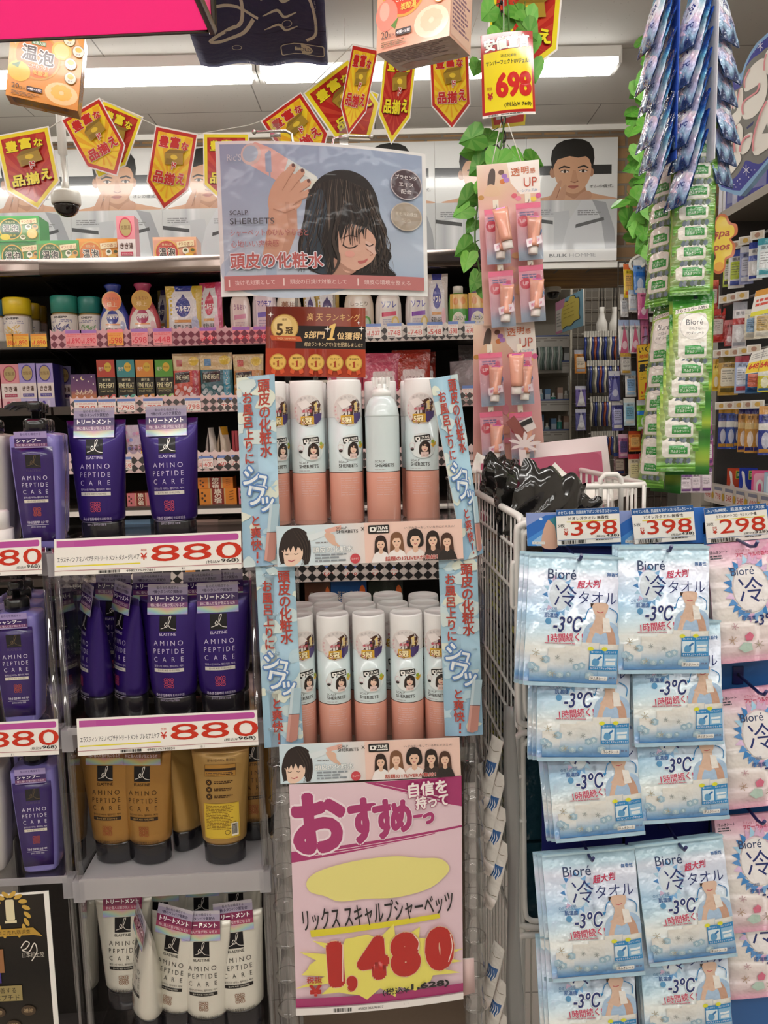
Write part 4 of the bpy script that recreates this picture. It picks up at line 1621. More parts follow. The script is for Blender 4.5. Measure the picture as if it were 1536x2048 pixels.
lotion(812, 860, 588, 'e3dad6', 'e3dad6', simple_art('e3dad6', 'ソフレ', '5a4aa0', '8a4ab0', 'e0c06a', 18), 'white bath milk bottle with a purple band', sq=3.4)
pouch(855, 896, 548, 642, 2, .05, 'd8ccc4', 'd8ccc4', std_pouch_art('d8ccc4', '4a4a96', 'd84a6a', 'd9cdc6', 'ソフレ'), 100, 116, 'refill_pouch', 'white refill pouch at the bottom corner of the hair poster', -6)

def bear_art(c):
 A = Art(1e-4)
 A.rect(-48, 0, 48, 40, 'e2b45a')
 A.ell(-20, 20, 14, 10, 'd98a3a')
 A.ell(22, 18, 14, 10, 'd98a3a')
 A.rect(-48, 40, 48, 100, c)
 A.ell(-4, 74, 34, 26, 'ece2d0')
 A.txt('バスロマン', -4, 66, 12, '2a2a2a', w=48, bold=.04)
 A.txt('ミルク', -4, 80, 9, '3a3a3a', w=30, bold=.03)
 A.ell(0, 90, 8, 5, 'd9823a')
 for k in range(10):
  A.ell(-40 + 9 * k, 98 - (k % 3) * 18, 5, 5, mix(c, 'ffffff', .5), 10)
 return A

lotion(897, 936, 573, '4f9a3c', 'e4ddd2', bear_art('4a9a3a'), 'green bath milk bottle with a white cap', dY=.05, yb=660, capk=.14)
lotion(933, 976, 570, '6a4a9a', 'e4ddd2', bear_art('7a5aa8'), 'grape purple bath milk bottle next to the green one', dY=.06, yb=660, capk=.14)

# sachets of the third shelf
def sach(c, c2, band):
 A = Art(8e-5)
 A.rect(0, 0, 100, 130, c)
 A.rect(0, 0, 100, 44, 'c9ae7a')
 A.ell(76, 20, 18, 12, 'd9b83c')
 A.rect(14, 16, 34, 34, c2)
 A.poly([(6, 50), (62, 46), (62, 74), (6, 78)], '241d18')
 A.txt('FINE HEAT', 34, 62, 12, 'd8d0b0', w=50, bold=.02)
 A.rect(72, 44, 92, 130, band)
 A.vtxt('リフレッシュ', 82, 50, 12, 'e8dcc8', size=11)
 for k in range(14):
  A.ell(8 + (k * 23) % 60, 86 + (k * 17) % 40, 7, 6, mix(c, 'ffffff', .25 + .03 * k), 9)
 return A

pouch(350, 404, 707, 800, 3, .05, 'b8483c', 'b8483c', sach('c2503e', 'a83a2a', 'b03a4a'), 100, 130, 'bath_sachet', 'red refill sachet next to the green heat carton', 3, d=.035)
pouch(404, 468, 705, 800, 3, .05, '2f7a86', '2f7a86', sach('2a5f66', '2a7aa8', '3a8aa0'), 100, 130, 'bath_sachet', 'teal refill sachet next to the red one', 4, d=.035)
pouch(470, 530, 708, 800, 3, .05, 'a87a4a', 'a87a4a', sach('b87a3a', 'b84a3a', 'b8803a'), 100, 130, 'bath_sachet', 'tan refill sachet at the left sky strip', 2, d=.035)

def quilt(c, c2):
 A = Art(8e-5)
 A.rect(0, 0, 100, 100, c)
 A.rect(0, 0, 100, 26, mix(c, '000', .12))
 A.rrect(26, 40, 84, 82, 5, 'dcc8c4')
 A.txt('バスミルク', 55, 58, 12, '6a3a3a', w=44)
 for k in range(16):
  A.ell(6 + (k * 37) % 92, 34 + (k * 29) % 64 if k % 2 else 90, 5, 5, mix(c, 'ffffff', .4), 8)
 A.ell(84, 88, 12, 10, c2)
 return A

pouch(726, 802, 706, 800, 3, .06, 'c8566e', 'c8566e', quilt('c9506a', 'e87a9a'), 100, 100, 'bath_sachet', 'rose bath sachet behind the uncapped can', 3, d=.06)
pouch(786, 862, 700, 800, 3, .07, '9a2f22', '9a2f22', quilt('a83424', 'd8622a'), 100, 100, 'bath_sachet', 'brick red bath sachet next to the rose one', 0, d=.06)
pouch(838, 872, 704, 800, 3, .16, '8a2a20', '8a2a20', quilt('8e2c22', 'b84a2a'), 100, 100, 'bath_sachet', 'brick red bath sachet second in its file', 0, d=.05)  # rear twin in a darker red, its shade painted in
pouch(655, 728, 716, 800, 3, .06, 'b04a60', 'b04a60', quilt('b8485e', 'e87a9a'), 100, 100, 'bath_sachet', 'rose bath sachet hidden by the ranking card', 3, d=.06)
pouch(898, 952, 722, 800, 3, .05, '8a7e80', '8a7e80', None, 1, 1, 'bath_sachet', 'plain grey sachet leaning behind the sky strip', -32, d=.04)
pouch(918, 962, 690, 800, 3, .2, '5a5052', '5a5052', None, 1, 1, 'bath_sachet', 'dark grey sachet in the shade behind the pink tube cards', 4, d=.03)  # rear sachet's grey darkened to paint in its shade

def floral(c):
 A = Art(8e-5)
 A.rect(0, 0, 100, 120, c)
 for k in range(14):
  A.ell((k * 37) % 96 + 2, (k * 23) % 70 + 4, 8, 6, mix('c9809a', '6a7ac0', (k % 4) / 3), 9)
 A.txt('きき湯', 50, 70, 20, '6a4a4a', w=66, bold=.03)
 A.poly([(60, 116), (76, 56), (94, 60), (80, 118)], 'b8284a')
 A.rect(68, 82, 84, 98, 'e0b83a')
 return A

pouch(255, 300, 850, 920, 4, .05, 'a890a8', 'a890a8', floral('b8a2b4'), 100, 120, 'bath_sachet', 'lilac floral sachet seen between the two purple tubes', 3, d=.04)
pouch(413, 437, 855, 922, 4, .05, 'cfc4ba', 'd4cac0', None, 1, 1, 'bath_sachet', 'plain white gusset sachet right of the purple tube', 75, d=.045)
pouch(436, 463, 853, 922, 4, .05, 'd2bea4', 'cdbba6', Art(8e-5).rect(10, 0, 90, 26, 'c9922e'), 100, 110, 'bath_sachet', 'white gusset sachet with an ochre corner', 64, d=.05)
for k in range(3):
 p, s_ = at(466 + 6 * k, 471 + 6 * k, 922, 4, .05)
 MB().box(-.005, 0, 0, .005, .1, P(470, 862, YS + .05).z - sh_z[4], 'a83440', 'gloss').obj('bath_sachet_box', None, f'thin red packet standing on edge at the sky strip, {ORD[k]} of three', 'packet', 'thin red packets on the fourth shelf', M=TR(p))
# low shelf seen through the clear can rack
for x0, x1, yt, c, c2, lab in [(612, 664, 1166, '5a3a2c', 'b8402e', 'brown and red soup picture packet seen through the clear can rack'), (664, 736, 1163, '24508a', '3a7ab8', 'blue carton with an orange dot seen through the clear can rack'), (738, 808, 1163, '1c241c', '3a6a3a', 'black and green carton seen through the clear can rack')]:
 a = Art(1e-4)
 a.rect(0, 0, 100, 90, c)
 a.rect(4, 30, 96, 60, mix(c, c2, .5))
 a.ell(88, 14, 8, 8, 'd8682e', 14)
 a.txt('薬用入浴剤' if c != '5a3a2c' else '湯めぐり', 46, 20, 14, 'c9c2b0', w=56)
 a.ell(40, 66, 26, 18, c2)
 p, s_ = at(x0, x1, 1260, 7, .06)
 t = thing('bath_carton', lab, 'box', TR(p, 3))
 carton(t, (x1 - x0) * s_, P(x0, yt, YS + .06).z - sh_z[7] if sh_z[7] else .1, .1, c, a, 100, 90, m='gloss')
for k, (x0, x1, c, lab) in enumerate([(255, 305, '7fa6cf', 'pale blue flat packet on the sixth shelf seen past the tube caps'), (385, 440, 'c9a8a0', 'pinkish flat packet on the sixth shelf seen past the tube caps'), (440, 500, 'a08a80', 'brownish flat packet on the sixth shelf at the sky strip')]):
 p, s_ = at(x0, x1, 1120, 6, .08)
 a = Art(1e-4).rect(0, 0, 100, 100, c).rect(0, 30, 100, 60, mix(c, 'ffffff', .35)).ell(40, 70, 30, 16, mix(c, '6a3040', .4))
 a.txt('入浴剤', 50, 45, 18, '5a4a50', w=60)
 carton(None, (x1 - x0) * s_, P(x0, 1040, YS + .08).z - sh_z[6], .1, c, a, 100, 100, name='bath_packet')
 o = bpy.context.scene.objects[-1] if False else list(S.collection.objects)[-1]
 o.matrix_basis = TR(p, 3)
 tag(o, lab, 'packet')

# ================================================================ clear racks with shampoo and treatment tubes
ZT = {1: P(110, 1102, 1.15).z, 2: P(155, 1454, 1.15).z, 3: P(165, 1757, 1.15).z, 4: P(170, 2090, 1.15).z}

def clear_rack(x0, x1, y0, d, yaw, levels, label, frost=()):
 """rack of clear sheets; x0, x1 photo columns at the front edge height 1300"""
 A_ = P(x0, 1300, y0)
 w_ = (x1 - x0) * y0 / F * .995
 t = thing('clear_shelf_rack', label, 'display rack', TR((A_.x, A_.y, 0), yaw))
 for k in levels:
  z = ZT[k]
  MB().box(.004, .0, z - .006, w_ - .004, d, z - .001, 'e6e6ea', 'frost' if k in frost else 'clear').obj('shelf', t)
  h_ = .036 if k in frost else .012
  MB().box(.002, -.004, z - h_, w_ - .002, -.0005, z - .001, 'ece9ea', 'frost').obj('shelf_front', t)
 zt, zb = ZT[levels[0]] + .004, max(.02, ZT[levels[-1]] - .5)
 for x in (0, w_):
  MB().box(x - .0015, .002, zb, x + .0015, d, zt, 'e8e6ea', 'clear').obj('side_panel', t)
  for y in (.006, d - .006):
   MB().lathe([(.006, zb), (.006, zt)], 'e2e0e4', 'clear', (x, y, 0), 10).obj('corner_post', t)
  for k in levels:
   MB().box(x - .009, -.004, ZT[k] - .04, x + .009, .016, ZT[k] - .004, 'dcdade', 'frost').obj('corner_block', t)
 MB().box(0, 0, 0, w_, d, zb, '4a4644', 'matte').obj('plinth', t)
 MB().box(0, d, zb, w_, d + .006, ZT[3] + .13, '2c2724', 'matte').obj('shade_sheet', t, 'added dark sheet standing in for shade behind the shelves')  # dark sheet added for the shade behind the lower shelves
 return t, (A_, w_)

clear_rack(-190, 104, 1.15, .3, 3, (1, 2, 3), 'clear plastic rack of shampoo bottles at the photo edge')
clear_rack(122, 520, 1.15, .3, 3, (1, 2, 3, 4), 'clear plastic rack holding treatment tubes beside the spray cans', frost=(3,))

def strip_art(name, code, n):
 A = Art(3e-5)
 W, H = 375, 74
 A.rect(0, 0, W, H, 'f0ece4')
 A.rrect(5, 4, W - 5, 17, 5, 'b8509a')
 A.rect(5, 4, 40, 17, 'bc5a9e')
 A.txt(name, 88, 42, 11, '1f1d1b', w=164, bold=.01, rot=0)
 A.rect(4, 54, 172, 56.5, 'e6d83a')
 A.txt('税抜', 179, 29, 5, 'c8412e', w=12)
 A.txt('¥', 179, 42, 14, 'c8341f', w=13, bold=.02)
 for i, ch in enumerate('880'):
  x = 222 + 64 * i
  A.txt(ch, x, 37, 33, 'c8341f', w=58 if i < 2 else 52, bold=.01)
 A.txt('(税込¥', 318, 59, 7, '2a2725', w=28)
 A.txt('968)', 352, 58, 9, '1f1d1b', w=36, bold=.02)
 A.rect(0, 64, W, 65, 'b06a74')
 A.barcode(88, 66.5, 130, 72, RND)
 A.txt(code, 172, 69.5, 4.6, '2a2725', w=58)
 A.txt(n, 258, 69.5, 4.6, '2a2725')
 return A

STRIPS = [([(-190, 1092), (82, 1075), (84, 1148), (-190, 1160)], 'エラスティン アミノペプチドシャンプー ダメージ', '4985275797847', '8 1', 'long white price strip cut by the photo edge, upper shampoo shelf'),
          ([(108, 1079), (482, 1062), (483, 1136), (109, 1152)], 'エラスティン アミノペプチドトリートメント ダメージリペア', '4985275797861', '8 1', 'long white price strip under the two upper purple tubes'),
          ([(-180, 1455), (116, 1438), (118, 1509), (-180, 1522)], 'エラスティン アミノペプチドシャンプー プレミアム', '4985275797830', '8 1', 'long white price strip cut by the photo edge, lower shampoo shelf'),
          ([(153, 1438), (514, 1420), (517, 1490), (156, 1512)], 'エラスティン アミノペプチドトリートメント プレミアムケア', '4985275797854', '10 1', 'long white price strip between purple and gold tubes')]
for q, nm, cd, n_, lab in STRIPS:
 card('price_strip', q, [1.132, 1.142, 1.142, 1.132], 375, 74, strip_art(nm, cd, n_), lab, 'price strip', 'laminate', group='long 880 yen price strips')

# ---------------------------------------------------------------- treatment tubes
TH, TC = .187, .034

def tw(z):
 t = (z - TC) / (TH - TC)
 return .0345 + .0115 * t

def td(z):
 t = max(0, min(1, (z - TC) / (TH - TC - .010)))
 return .0225 * math.sqrt(max(0, 1 - t ** 1.5)) + .0013

def tfn(x, y, h=0.0):
 """art mm, y down from the crimp"""
 z = TH - y * .001
 w_ = tw(z)
 X = max(-.995 * w_, min(.995 * w_, x * .001))
 return (X, -td(z) * math.sqrt(max(0, 1 - (X / w_) ** 2)) - .0004 - h, z)

def logo(A, cx, cy, s, bg, fg, word=True, col=None):
 A.rect(cx - 13 * s, cy - 12 * s, cx + 13 * s, cy + 12 * s, bg)
 A.curve([(cx - 11 * s, cy + 8 * s), (cx - 5 * s, cy + 6 * s), (cx - 1 * s, cy + 1 * s), (cx - 3 * s, cy - 1 * s), (cx - 5 * s, cy + 3 * s), (cx - 1 * s, cy + 5 * s), (cx + 4 * s, cy - 6 * s), (cx + 5 * s, cy - 11 * s), (cx + 2 * s, cy - 9 * s), (cx + 1 * s, cy + 1 * s), (cx + 5 * s, cy + 7 * s), (cx + 13 * s, cy + 9 * s)], .9 * s, fg)
 if word:
  A.txt('ELASTINE', cx, cy + 16.5 * s, 4.4 * s, col or fg, w=26 * s, bold=.01)

def lattice(A, cx, cy, r, c):
 for i in range(3):
  for j in range(3):
   x, y = cx + (i - 1) * r * .62, cy + (j - 1) * r * .62
   if (i + j) % 2 == 0:
    A.ring(x, y, r * .3, r * .1, c, 12)
   else:
    A.line([(x - r * .3, y - r * .3), (x + r * .3, y + r * .3)], r * .1, c)
    A.line([(x + r * .3, y - r * .3), (x - r * .3, y + r * .3)], r * .1, c)

def amino(A, cx, y, s, ink, bar, barink, motif, ko1='극손상 집중케어', ko2='트리트먼트', lg='141216', lf='e8e4dc', lw=None):
 logo(A, cx, y, s, lg, lf, True, lw or lf)
 for i, (t_, w_) in enumerate((('A M I N O', 46), ('P E P T I D E', 47), ('C   A   R   E', 46))):
  A.txt(t_, cx, y + (30 + 12.6 * i) * s, 7.6 * s, ink, w=w_ * s, bold=-.008)
 A.txt('엘라스틴 아미노 펩타이드 케어', cx, y + 65.5 * s, 3.4 * s, ink, w=46 * s)
 A.rect(cx - 23 * s, y + 69.5 * s, cx + 23 * s, y + 75 * s, bar)
 A.txt('흡수력 빠른 미세단백질', cx, y + 72.2 * s, 3 * s, barink, w=34 * s)
 lattice(A, cx, y + 92 * s, 8.6 * s, motif)
 A.txt(ko1, cx - 9 * s, y + 111 * s, 5 * s, ink, w=26 * s, bold=.02)
 A.txt(ko2, cx + 14 * s, y + 111 * s, 4.4 * s, ink, w=17 * s)
 A.rect(cx - 23 * s, y + 115.5 * s, cx + 22 * s, y + 116.1 * s, ink)
 A.txt('갈라지고 끊어지는 모발용', cx, y + 119.6 * s, 3.2 * s, ink, w=30 * s)

def tube_body(col, crimp):
 mb = MB()
 rings = []
 zs = [TC - .001, TC + .004] + [TC + .004 + (TH - .012 - TC - .004) * k / 12 for k in range(1, 13)] + [TH - .011, TH]
 cols = []
 for i, z in enumerate(zs):
  w_, d_ = tw(max(z, TC)), td(z)
  if i == 0:
   w_, d_ = w_ * .9, d_ * .9
  rings.append([(w_ * math.cos(2 * pi * j / 32), d_ * math.sin(2 * pi * j / 32), z) for j in range(32)])
  cols.append(crimp if i >= len(zs) - 2 else col)
 mb.loft(rings, cols[:-1], 'pearl')
 return mb

def hang_art(mid, sub, holo='9a93a0'):
 A = Art(4e-5)
 A.rrect(-31, 0, 31, 45, 3, holo)
 A.rect(-31, 5, 31, 16, mix(holo, '6a5a9a', .35))
 A.txt('髪の毛を構成する', 0, 5.5, 4.4, '2f2a38', w=34)
 A.txt('*微小タンパク質配合', 0, 11.5, 5, '2a2040', w=46, bold=.02)
 A.rect(-31, 16, 31, 27.5, mid)
 A.txt('トリートメント', 0, 21.6, 7.4, 'f2eef0', w=52, bold=.04)
 A.rect(-31, 27.5, 31, 35, sub)
 A.txt('特に傷んだ髪が気になる方', 0, 31.2, 5, 'e6d2da', w=52)
 rb = ramp([(0, 'd07ab0'), (.25, 'd8b070'), (.45, 'b8d890'), (.65, '70c8c8'), (.85, '8a8ae0'), (1, 'b090c0')])
 A.rect(-31, 35, 31, 45, lambda x, y: mix(rb((y - 35) / 10 * .5 + abs(x) / 62), holo, .45), 10, 3)
 return A

def tube_proto(kind):
 body, crimp, ink, bar, bi, motif, mid, sub, holo = {
  'purple': ('2d1468', '200d4e', 'd6cce8', 'd8d4cc', '4a4a4a', 'c8506a', '33165a', '6a3a6a', '9a93a0'),
  'gold': ('a07436', '8a6028', '3a2412', '2e2018', 'c9a05a', '9a4a2c', '4a2a14', '7a4a24', 'a8895a'),
  'white': ('dfdcd0', 'd0ccc0', '2a2622', '1f1c1a', 'e0dcd0', '8a5a3c', '7a1f4a', '9a3a5a', 'b0a8b0')}[kind]
 t = thing('treatment_tube', 'x', 'tube')
 mb = tube_body(body, crimp)
 A = Art(3e-5)
 amino(A, 0, 40, .98, ink, bar, bi, motif, lw=ink)
 A.emit(mb, tfn, 'satin', cuts(-46, 46, 16), cuts(24, 152, 12))
 mb.obj('body', t)
 MB().lathe([(.0315, 0), (.0325, .002), (.0325, .03), (.031, TC - .001), (.02, TC)], '161419', 'gloss', n=32, ky=.66).obj('cap', t)
 mb = MB()
 fh = lambda x, y, h=0.0: (x * .001, -.0035 - .00019 * y - h, TH + .019 - y * .001)
 mb.sheet(lambda u, v, h: fh(-31 + 62 * u, 45 * v, h), 1, 1, holo, 'shiny', .0005)
 hang_art(mid, sub, holo).emit(mb, fh, 'shiny')
 mb.obj('hang_label', t)
 return t

def tube_back():
 t = thing('treatment_tube', 'x', 'tube')
 mb = tube_body('a88448', '94703a')
 A = Art(3e-5)
 A.txt('l', 0, 8, 5, '3a2614')
 A.txt('엘라스틴 아미노 펩타이드', 2, 20, 4, '4a2f1a', w=44)
 A.rect(-24, 26, 24, 44, '6a4a22')
 A.rect(-23.4, 26.6, 23.4, 43.4, 'b5853a')
 A.rect(-24, 32, 24, 36, '3a2614')
 A.noise_text(-22, 38, 22, 43, 2, '4a2f1a', RND)
 for k in range(3):
  A.ell(-18, 53 + 11 * k, 4.6, 4.6, '3a2614', 16)
  A.line([(-20, 51 + 11 * k), (-16, 55 + 11 * k)], .9, 'b5853a')
  A.line([(-16, 51 + 11 * k), (-20, 55 + 11 * k)], .9, 'b5853a')
  A.noise_text(-10, 51 + 11 * k, 20, 56 + 11 * k, 2, '4a2f1a', RND)
 A.rect(-27, 86, 27, 142, 'd9b93c')
 A.rect(-26, 87, 26, 141, 'c8a42c')
 A.rect(-25.4, 87.6, 25.4, 140.4, 'd9b93c')
 A.noise_text(-24, 89, 24, 128, 16, '8a6a1c', RND)
 A.rect(15, 118, 25, 139, 'eee8d8')
 A.barcode(16, 119, 24, 136, RND)
 A.ring(9, 132, 4, .8, '5a4414', 14)
 A.emit(mb, tfn, 'satin', cuts(-46, 46, 16), cuts(0, 152, 12))
 mb.obj('body', t)
 MB().lathe([(.0315, 0), (.0325, .002), (.0325, .03), (.031, TC - .001), (.02, TC)], '161419', 'gloss', n=32, ky=.66).obj('cap', t)
 return t

TUB = {}

def tube(kind, px, py, k, dY, lab, yaw=0, roll=0, tilt=0, sc=1.065, grp=None):
 Y = 1.15 + dY
 p = P(px, py, Y)
 M = TR((p.x, Y, ZT[k] + .0015 + (.006 if abs(tilt) + abs(roll) > 2 else 0)), yaw, tilt, roll, sc)
 if kind not in TUB:
  TUB[kind] = tube_back() if kind == 'goldback' else tube_proto(kind)
  o = TUB[kind]
  o.matrix_basis = M
  o['label'] = lab
  o['group'] = grp
  return o
 return dup(TUB[kind], M, lab, grp)

G1, G2, G3 = 'purple treatment tubes', 'gold treatment tubes', 'white treatment tubes'
tube('purple', 207, 1060, 1, .075, 'purple treatment tube on the top clear shelf, next to the shampoo bottle', -2, 0, grp=G1)
tube('purple', 352, 1060, 1, .07, 'purple treatment tube on the top clear shelf, standing apart near the sky strip', -1, -1, grp=G1)
for px, dY, yaw, lab in [(352, .045, -3, 'purple treatment tube facing front in the middle shelf, third from its left'), (448, .05, 6, 'purple treatment tube at the right end of the middle shelf'),
                         (268, .06, -48, 'purple treatment tube turned sideways next to the facing one on the middle shelf'), (200, .06, -55, 'purple treatment tube turned sideways at the left end of the middle shelf'),
                         (322, .14, 0, 'purple treatment tube hidden behind the facing one on the middle shelf'), (248, .15, -10, 'purple treatment tube at the back of the middle shelf, left half'),
                         (420, .14, 4, 'purple treatment tube at the back of the middle shelf between two front ones'), (462, .15, 3, 'purple treatment tube at the back right corner of the middle shelf')]:
 tube('purple', px, 1425, 2, dY, lab, yaw, grp=G1)
for px, dY, yaw, roll, lab, kd in [(236, .06, -6, -1.5, 'gold treatment tube at the left end of its shelf', 'gold'), (306, .055, -5, -1, 'gold treatment tube second from the left on its shelf', 'gold'),
                                   (384, .1, -118, 0, 'gold treatment tube turned to show its edge and a yellow sticker', 'goldback'), (453, .05, 3, 0, 'gold treatment tube showing its back with the yellow ingredient sticker', 'goldback'),
                                   (514, .12, 8, 0, 'gold treatment tube at the right end behind the can rack post', 'gold')]:
 tube(kd, px, 1735, 3, dY, lab, yaw, roll, grp=G2)
for px, dY, yaw, roll, tilt, lab in [(420, .03, -2, -1, 0, 'white treatment tube in front, upright, second from the right'), (490, .035, 6, -3, -3, 'white treatment tube leaning at the right end of the bottom shelf'),
                                     (350, .04, -16, 5, 0, 'white treatment tube leaning left with its label askew, in the front row'), (262, .07, 4, 1, 0, 'white treatment tube standing at the back left of the bottom shelf'),
                                     (300, .035, -60, 4, 0, 'white treatment tube turned edge-on at the left of the front row'), (335, .11, 0, 2, 0, 'white treatment tube at the back, behind the leaning one'),
                                     (420, .12, 2, 0, 0, 'white treatment tube at the back, behind the upright front one'), (490, .13, 3, -1, 0, 'white treatment tube at the back right of the bottom shelf')]:
 o = tube('white', px, 2060, 4, dY, lab, yaw, roll, tilt, grp=G3)
 if lab.startswith('white treatment tube standing at the back left') or 'at the back' in lab:
  o.location.z += .02

# ---------------------------------------------------------------- shampoo bottles
def shampoo(kind):
 side, side2, panel, ink = {'lilac': ('8078bc', '7a70ba', '2f1860', 'd8cfe4'), 'grey': ('b5b0aa', 'a8a39d', 'b5b0aa', '6a6460')}[kind]
 t = thing('shampoo_bottle', 'x', 'bottle')
 W, D, H = .036, .03, .178

 def half(z):
  t_ = z / H
  return W * (.74 + .26 * min(1, t_ * 1.3) ** .8)

 def ring(z, k=1.0, n=28):
  w_, r = half(z) * k, D * (.86 + .14 * min(1, z / H)) * k
  o = []
  for j in range(n):
   a = 2 * pi * (j + .5) / n
   c_, s_ = math.cos(a), math.sin(a)
   q = (abs(c_) ** 6 + abs(s_) ** 6) ** (-1 / 6)
   o.append((w_ * c_ * q, r * s_ * q, z))
  return o
 rings = [ring(0, .93), ring(.003)] + [ring(H * k / 10) for k in range(1, 10)] + [ring(H * .985), ring(H, .93), ring(H + .004, .4)]
 MB().loft(rings, side, 'gloss').obj('body', t)
 A = Art(3e-5)
 fn = lambda x, y, h=0.0: (x * .001 * half(H - y * .001) / W, -D * (.86 + .14 * min(1, (H - y * .001) / H)) - .0008 - h, H - y * .001)
 if kind == 'lilac':
  mb = MB()
  mb.sheet(lambda u, v, h: fn(-30 + 60 * u, 18 + 148 * v, h), 1, 8, panel, 'gloss', .0006)
  amino(A, 0, 40, .86, ink, 'd0c8b8', '4a4a4a', 'b8502c', lg='120e16', lf='5a4a30', lw='4a3a60', ko2='샴푸')
  A.emit(mb, fn, 'gloss', None, cuts(0, 170, 8))
  mb.obj('front_panel', t)
  B = Art(4e-5)
  B.rect(-24, -6, 24, 19, '9a8ab8')
  B.txt('髪の毛を構成する', 0, -2, 4, '3a2a5a', w=30)
  B.rect(-24, 4, 24, 12, '32185a')
  B.txt('シャンプー', -3, 8, 6, 'efe8f0', w=36, bold=.03)
  B.rect(-24, 12, 24, 17, '6a3a68')
  B.txt('特に傷んだ髪が気になる方', 0, 14.5, 3.6, 'e0c8d8', w=42)
  mb = MB()
  f2 = lambda x, y, h=0.0: (x * .001, -D - .003 - h, H - y * .001)
  mb.sheet(lambda u, v, h: f2(-24 + 48 * u, -6 + 25 * v, h), 1, 1, '9a8ab8', 'shiny', .0005)
  B.emit(mb, f2, 'shiny')
  mb.obj('neck_label', t)
 k_ = '141315'
 MB().lathe([(.016, H + .003), (.019, H + .006), (.019, H + .022), (.015, H + .026)], k_, 'gloss', n=24).obj('collar', t)
 mb = MB().lathe([(.006, H + .02), (.006, H + .036), (.011, H + .037), (.0125, H + .05), (.01, H + .053)], k_, 'gloss', n=20)
 mb.loft([[(-.004, -.009, H + .047), (-.004, .009, H + .047), (-.004, .009, H + .053), (-.004, -.009, H + .053)], [(-.03, -.007, H + .047), (-.03, .007, H + .047), (-.03, .007, H + .0525), (-.03, -.007, H + .0525)], [(-.044, -.005, H + .041), (-.044, .005, H + .041), (-.044, .004, H + .046), (-.044, -.004, H + .046)]], k_, 'gloss', sm=False)
 mb.obj('pump', t)
 return t

SHB = {}

def bottle(kind, px, k, dY, lab, yaw=0, sc=1.0):
 Y = 1.15 + dY
 p = P(px, 1300 if k == 1 else (1430 if k == 2 else 1760), Y)
 p = P(px, {1: 1050, 2: 1420, 3: 1760}[k], Y)
 M = TR((p.x, Y, ZT[k] + .001), yaw, 0, 0, sc)
 g = {'lilac': 'lilac and purple shampoo bottles', 'grey': 'plain grey shampoo bottles'}[kind]
 if kind not in SHB:
  SHB[kind] = shampoo(kind)
  o = SHB[kind]
  o.matrix_basis = M
  o['label'] = lab
  o['group'] = g
  return o
 return dup(SHB[kind], M, lab, g)

lev = {1: 'top', 2: 'middle', 3: 'bottom'}
for k, px in ((1, 88), (2, 52), (3, 92)):
 bottle('lilac', px, k, .045, f'lilac shampoo bottle with a purple panel at the front of the {lev[k]} shelf', 8)
 bottle('lilac', px + 6, k, .115, f'lilac shampoo bottle second in the file on the {lev[k]} shelf', 8)
 bottle('lilac', px + 13, k, .185, f'lilac shampoo bottle third in the file on the {lev[k]} shelf', 8)
 bottle('grey', px - 103, k, .045, f'plain grey shampoo bottle at the photo edge, front of the {lev[k]} shelf', 8)
 bottle('grey', px - 88, k, .115, f'plain grey shampoo bottle at the photo edge, second on the {lev[k]} shelf', 8)
# white lid of a jar at the photo edge
t = thing('cream_jar', 'plain white lidded jar at the photo edge in front of the grey bottles', 'jar', TR((P(-12, 1060, 1.165).x, 1.165, ZT[1] + .001)))
MB().lathe([(.026, 0), (.028, .003), (.028, .034)], 'e4e0da', 'plastic', n=24).obj('body', t)
MB().lathe([(.023, .034), (.0235, .06), (.021, .063)], 'e9e5df', 'plastic', n=24).obj('lid', t)

# black ranking sign at the bottom corner
a = Art(4e-5)
gb = ramp([(0, '2a241e'), (.5, '15120f'), (1, '2e2820')])
a.rect(0, 0, 240, 300, 'f0ede6')
a.rect(0, 4, 230, 300, lambda x, y: gb(y / 300), 4, 8)
for s_ in (-1, 1):
 for k in range(8):
  an = math.radians(100 - k * 22)
  x, y = 160 + s_ * 34 * math.cos(math.radians(-62 + 20 * k)), 40 - 40 * math.sin(math.radians(-62 + 20 * k))
  a.ell(x, y, 9, 4.2, 'c9a24a', 12, rot=s_ * (-62 + 20 * k) * -1 + (40 if s_ > 0 else -40))
a.txt('1', 160, 30, 40, 'e2d6b0', w=18, bold=.06)
a.rect(148, 50, 172, 55, 'e2d6b0')
a.poly([(116, 66), (204, 66), (222, 84), (204, 80), (116, 80), (98, 84)], 'b8923c')
a.txt('口コミ売れ筋調査', 160, 73, 8, '3a2a10', w=76)
a.curve([(176, 104), (186, 92), (194, 96), (186, 106), (178, 108), (192, 112), (204, 96), (208, 112), (196, 130)], 2, 'e6e0d4')
a.txt('日本初上陸', 200, 118, 10, 'c9c2b4', w=44)
a.rect(60, 84, 132, 170, '4a3a86')
a.rect(118, 104, 140, 150, '9a6a44')
a.txt('AMINO', 96, 120, 10, 'd0c8e0', w=40)
a.rect(60, 176, 172, 206, '9a8a5a')
a.txt('改善する', 138, 185, 11, '2a2418', w=44)
a.txt('アミノペプチド', 122, 199, 12, '2a2418', w=88)
for x, y in ((120, 228), (182, 226), (150, 254), (96, 262)):
 a.ell(x, y, 15, 10, '4a3a2a')
 a.txt('補修', x, y, 8, 'b8a07a', w=18)
a.txt('洗うたび美しく', 150, 286, 14, 'b8a88a', w=100)
card('ranking_sign', [(-140, 1800), (97, 1782), (121, 2092), (-116, 2100)], 1.13, 240, 300, a, 'black and gold ranking sign with a laurel wreath below the shampoo shelves', 'sign', 'laminate')

# ================================================================ spray cans in the middle display
CZ1, CZ2 = P(740, 1050, 1.17).z, P(740, 1500, 1.17).z
RC = .0268
HC = .226

def can_art(cap=True):
 """mm round the can, y down from the top, x around"""
 A = Art(3e-5)
 return A

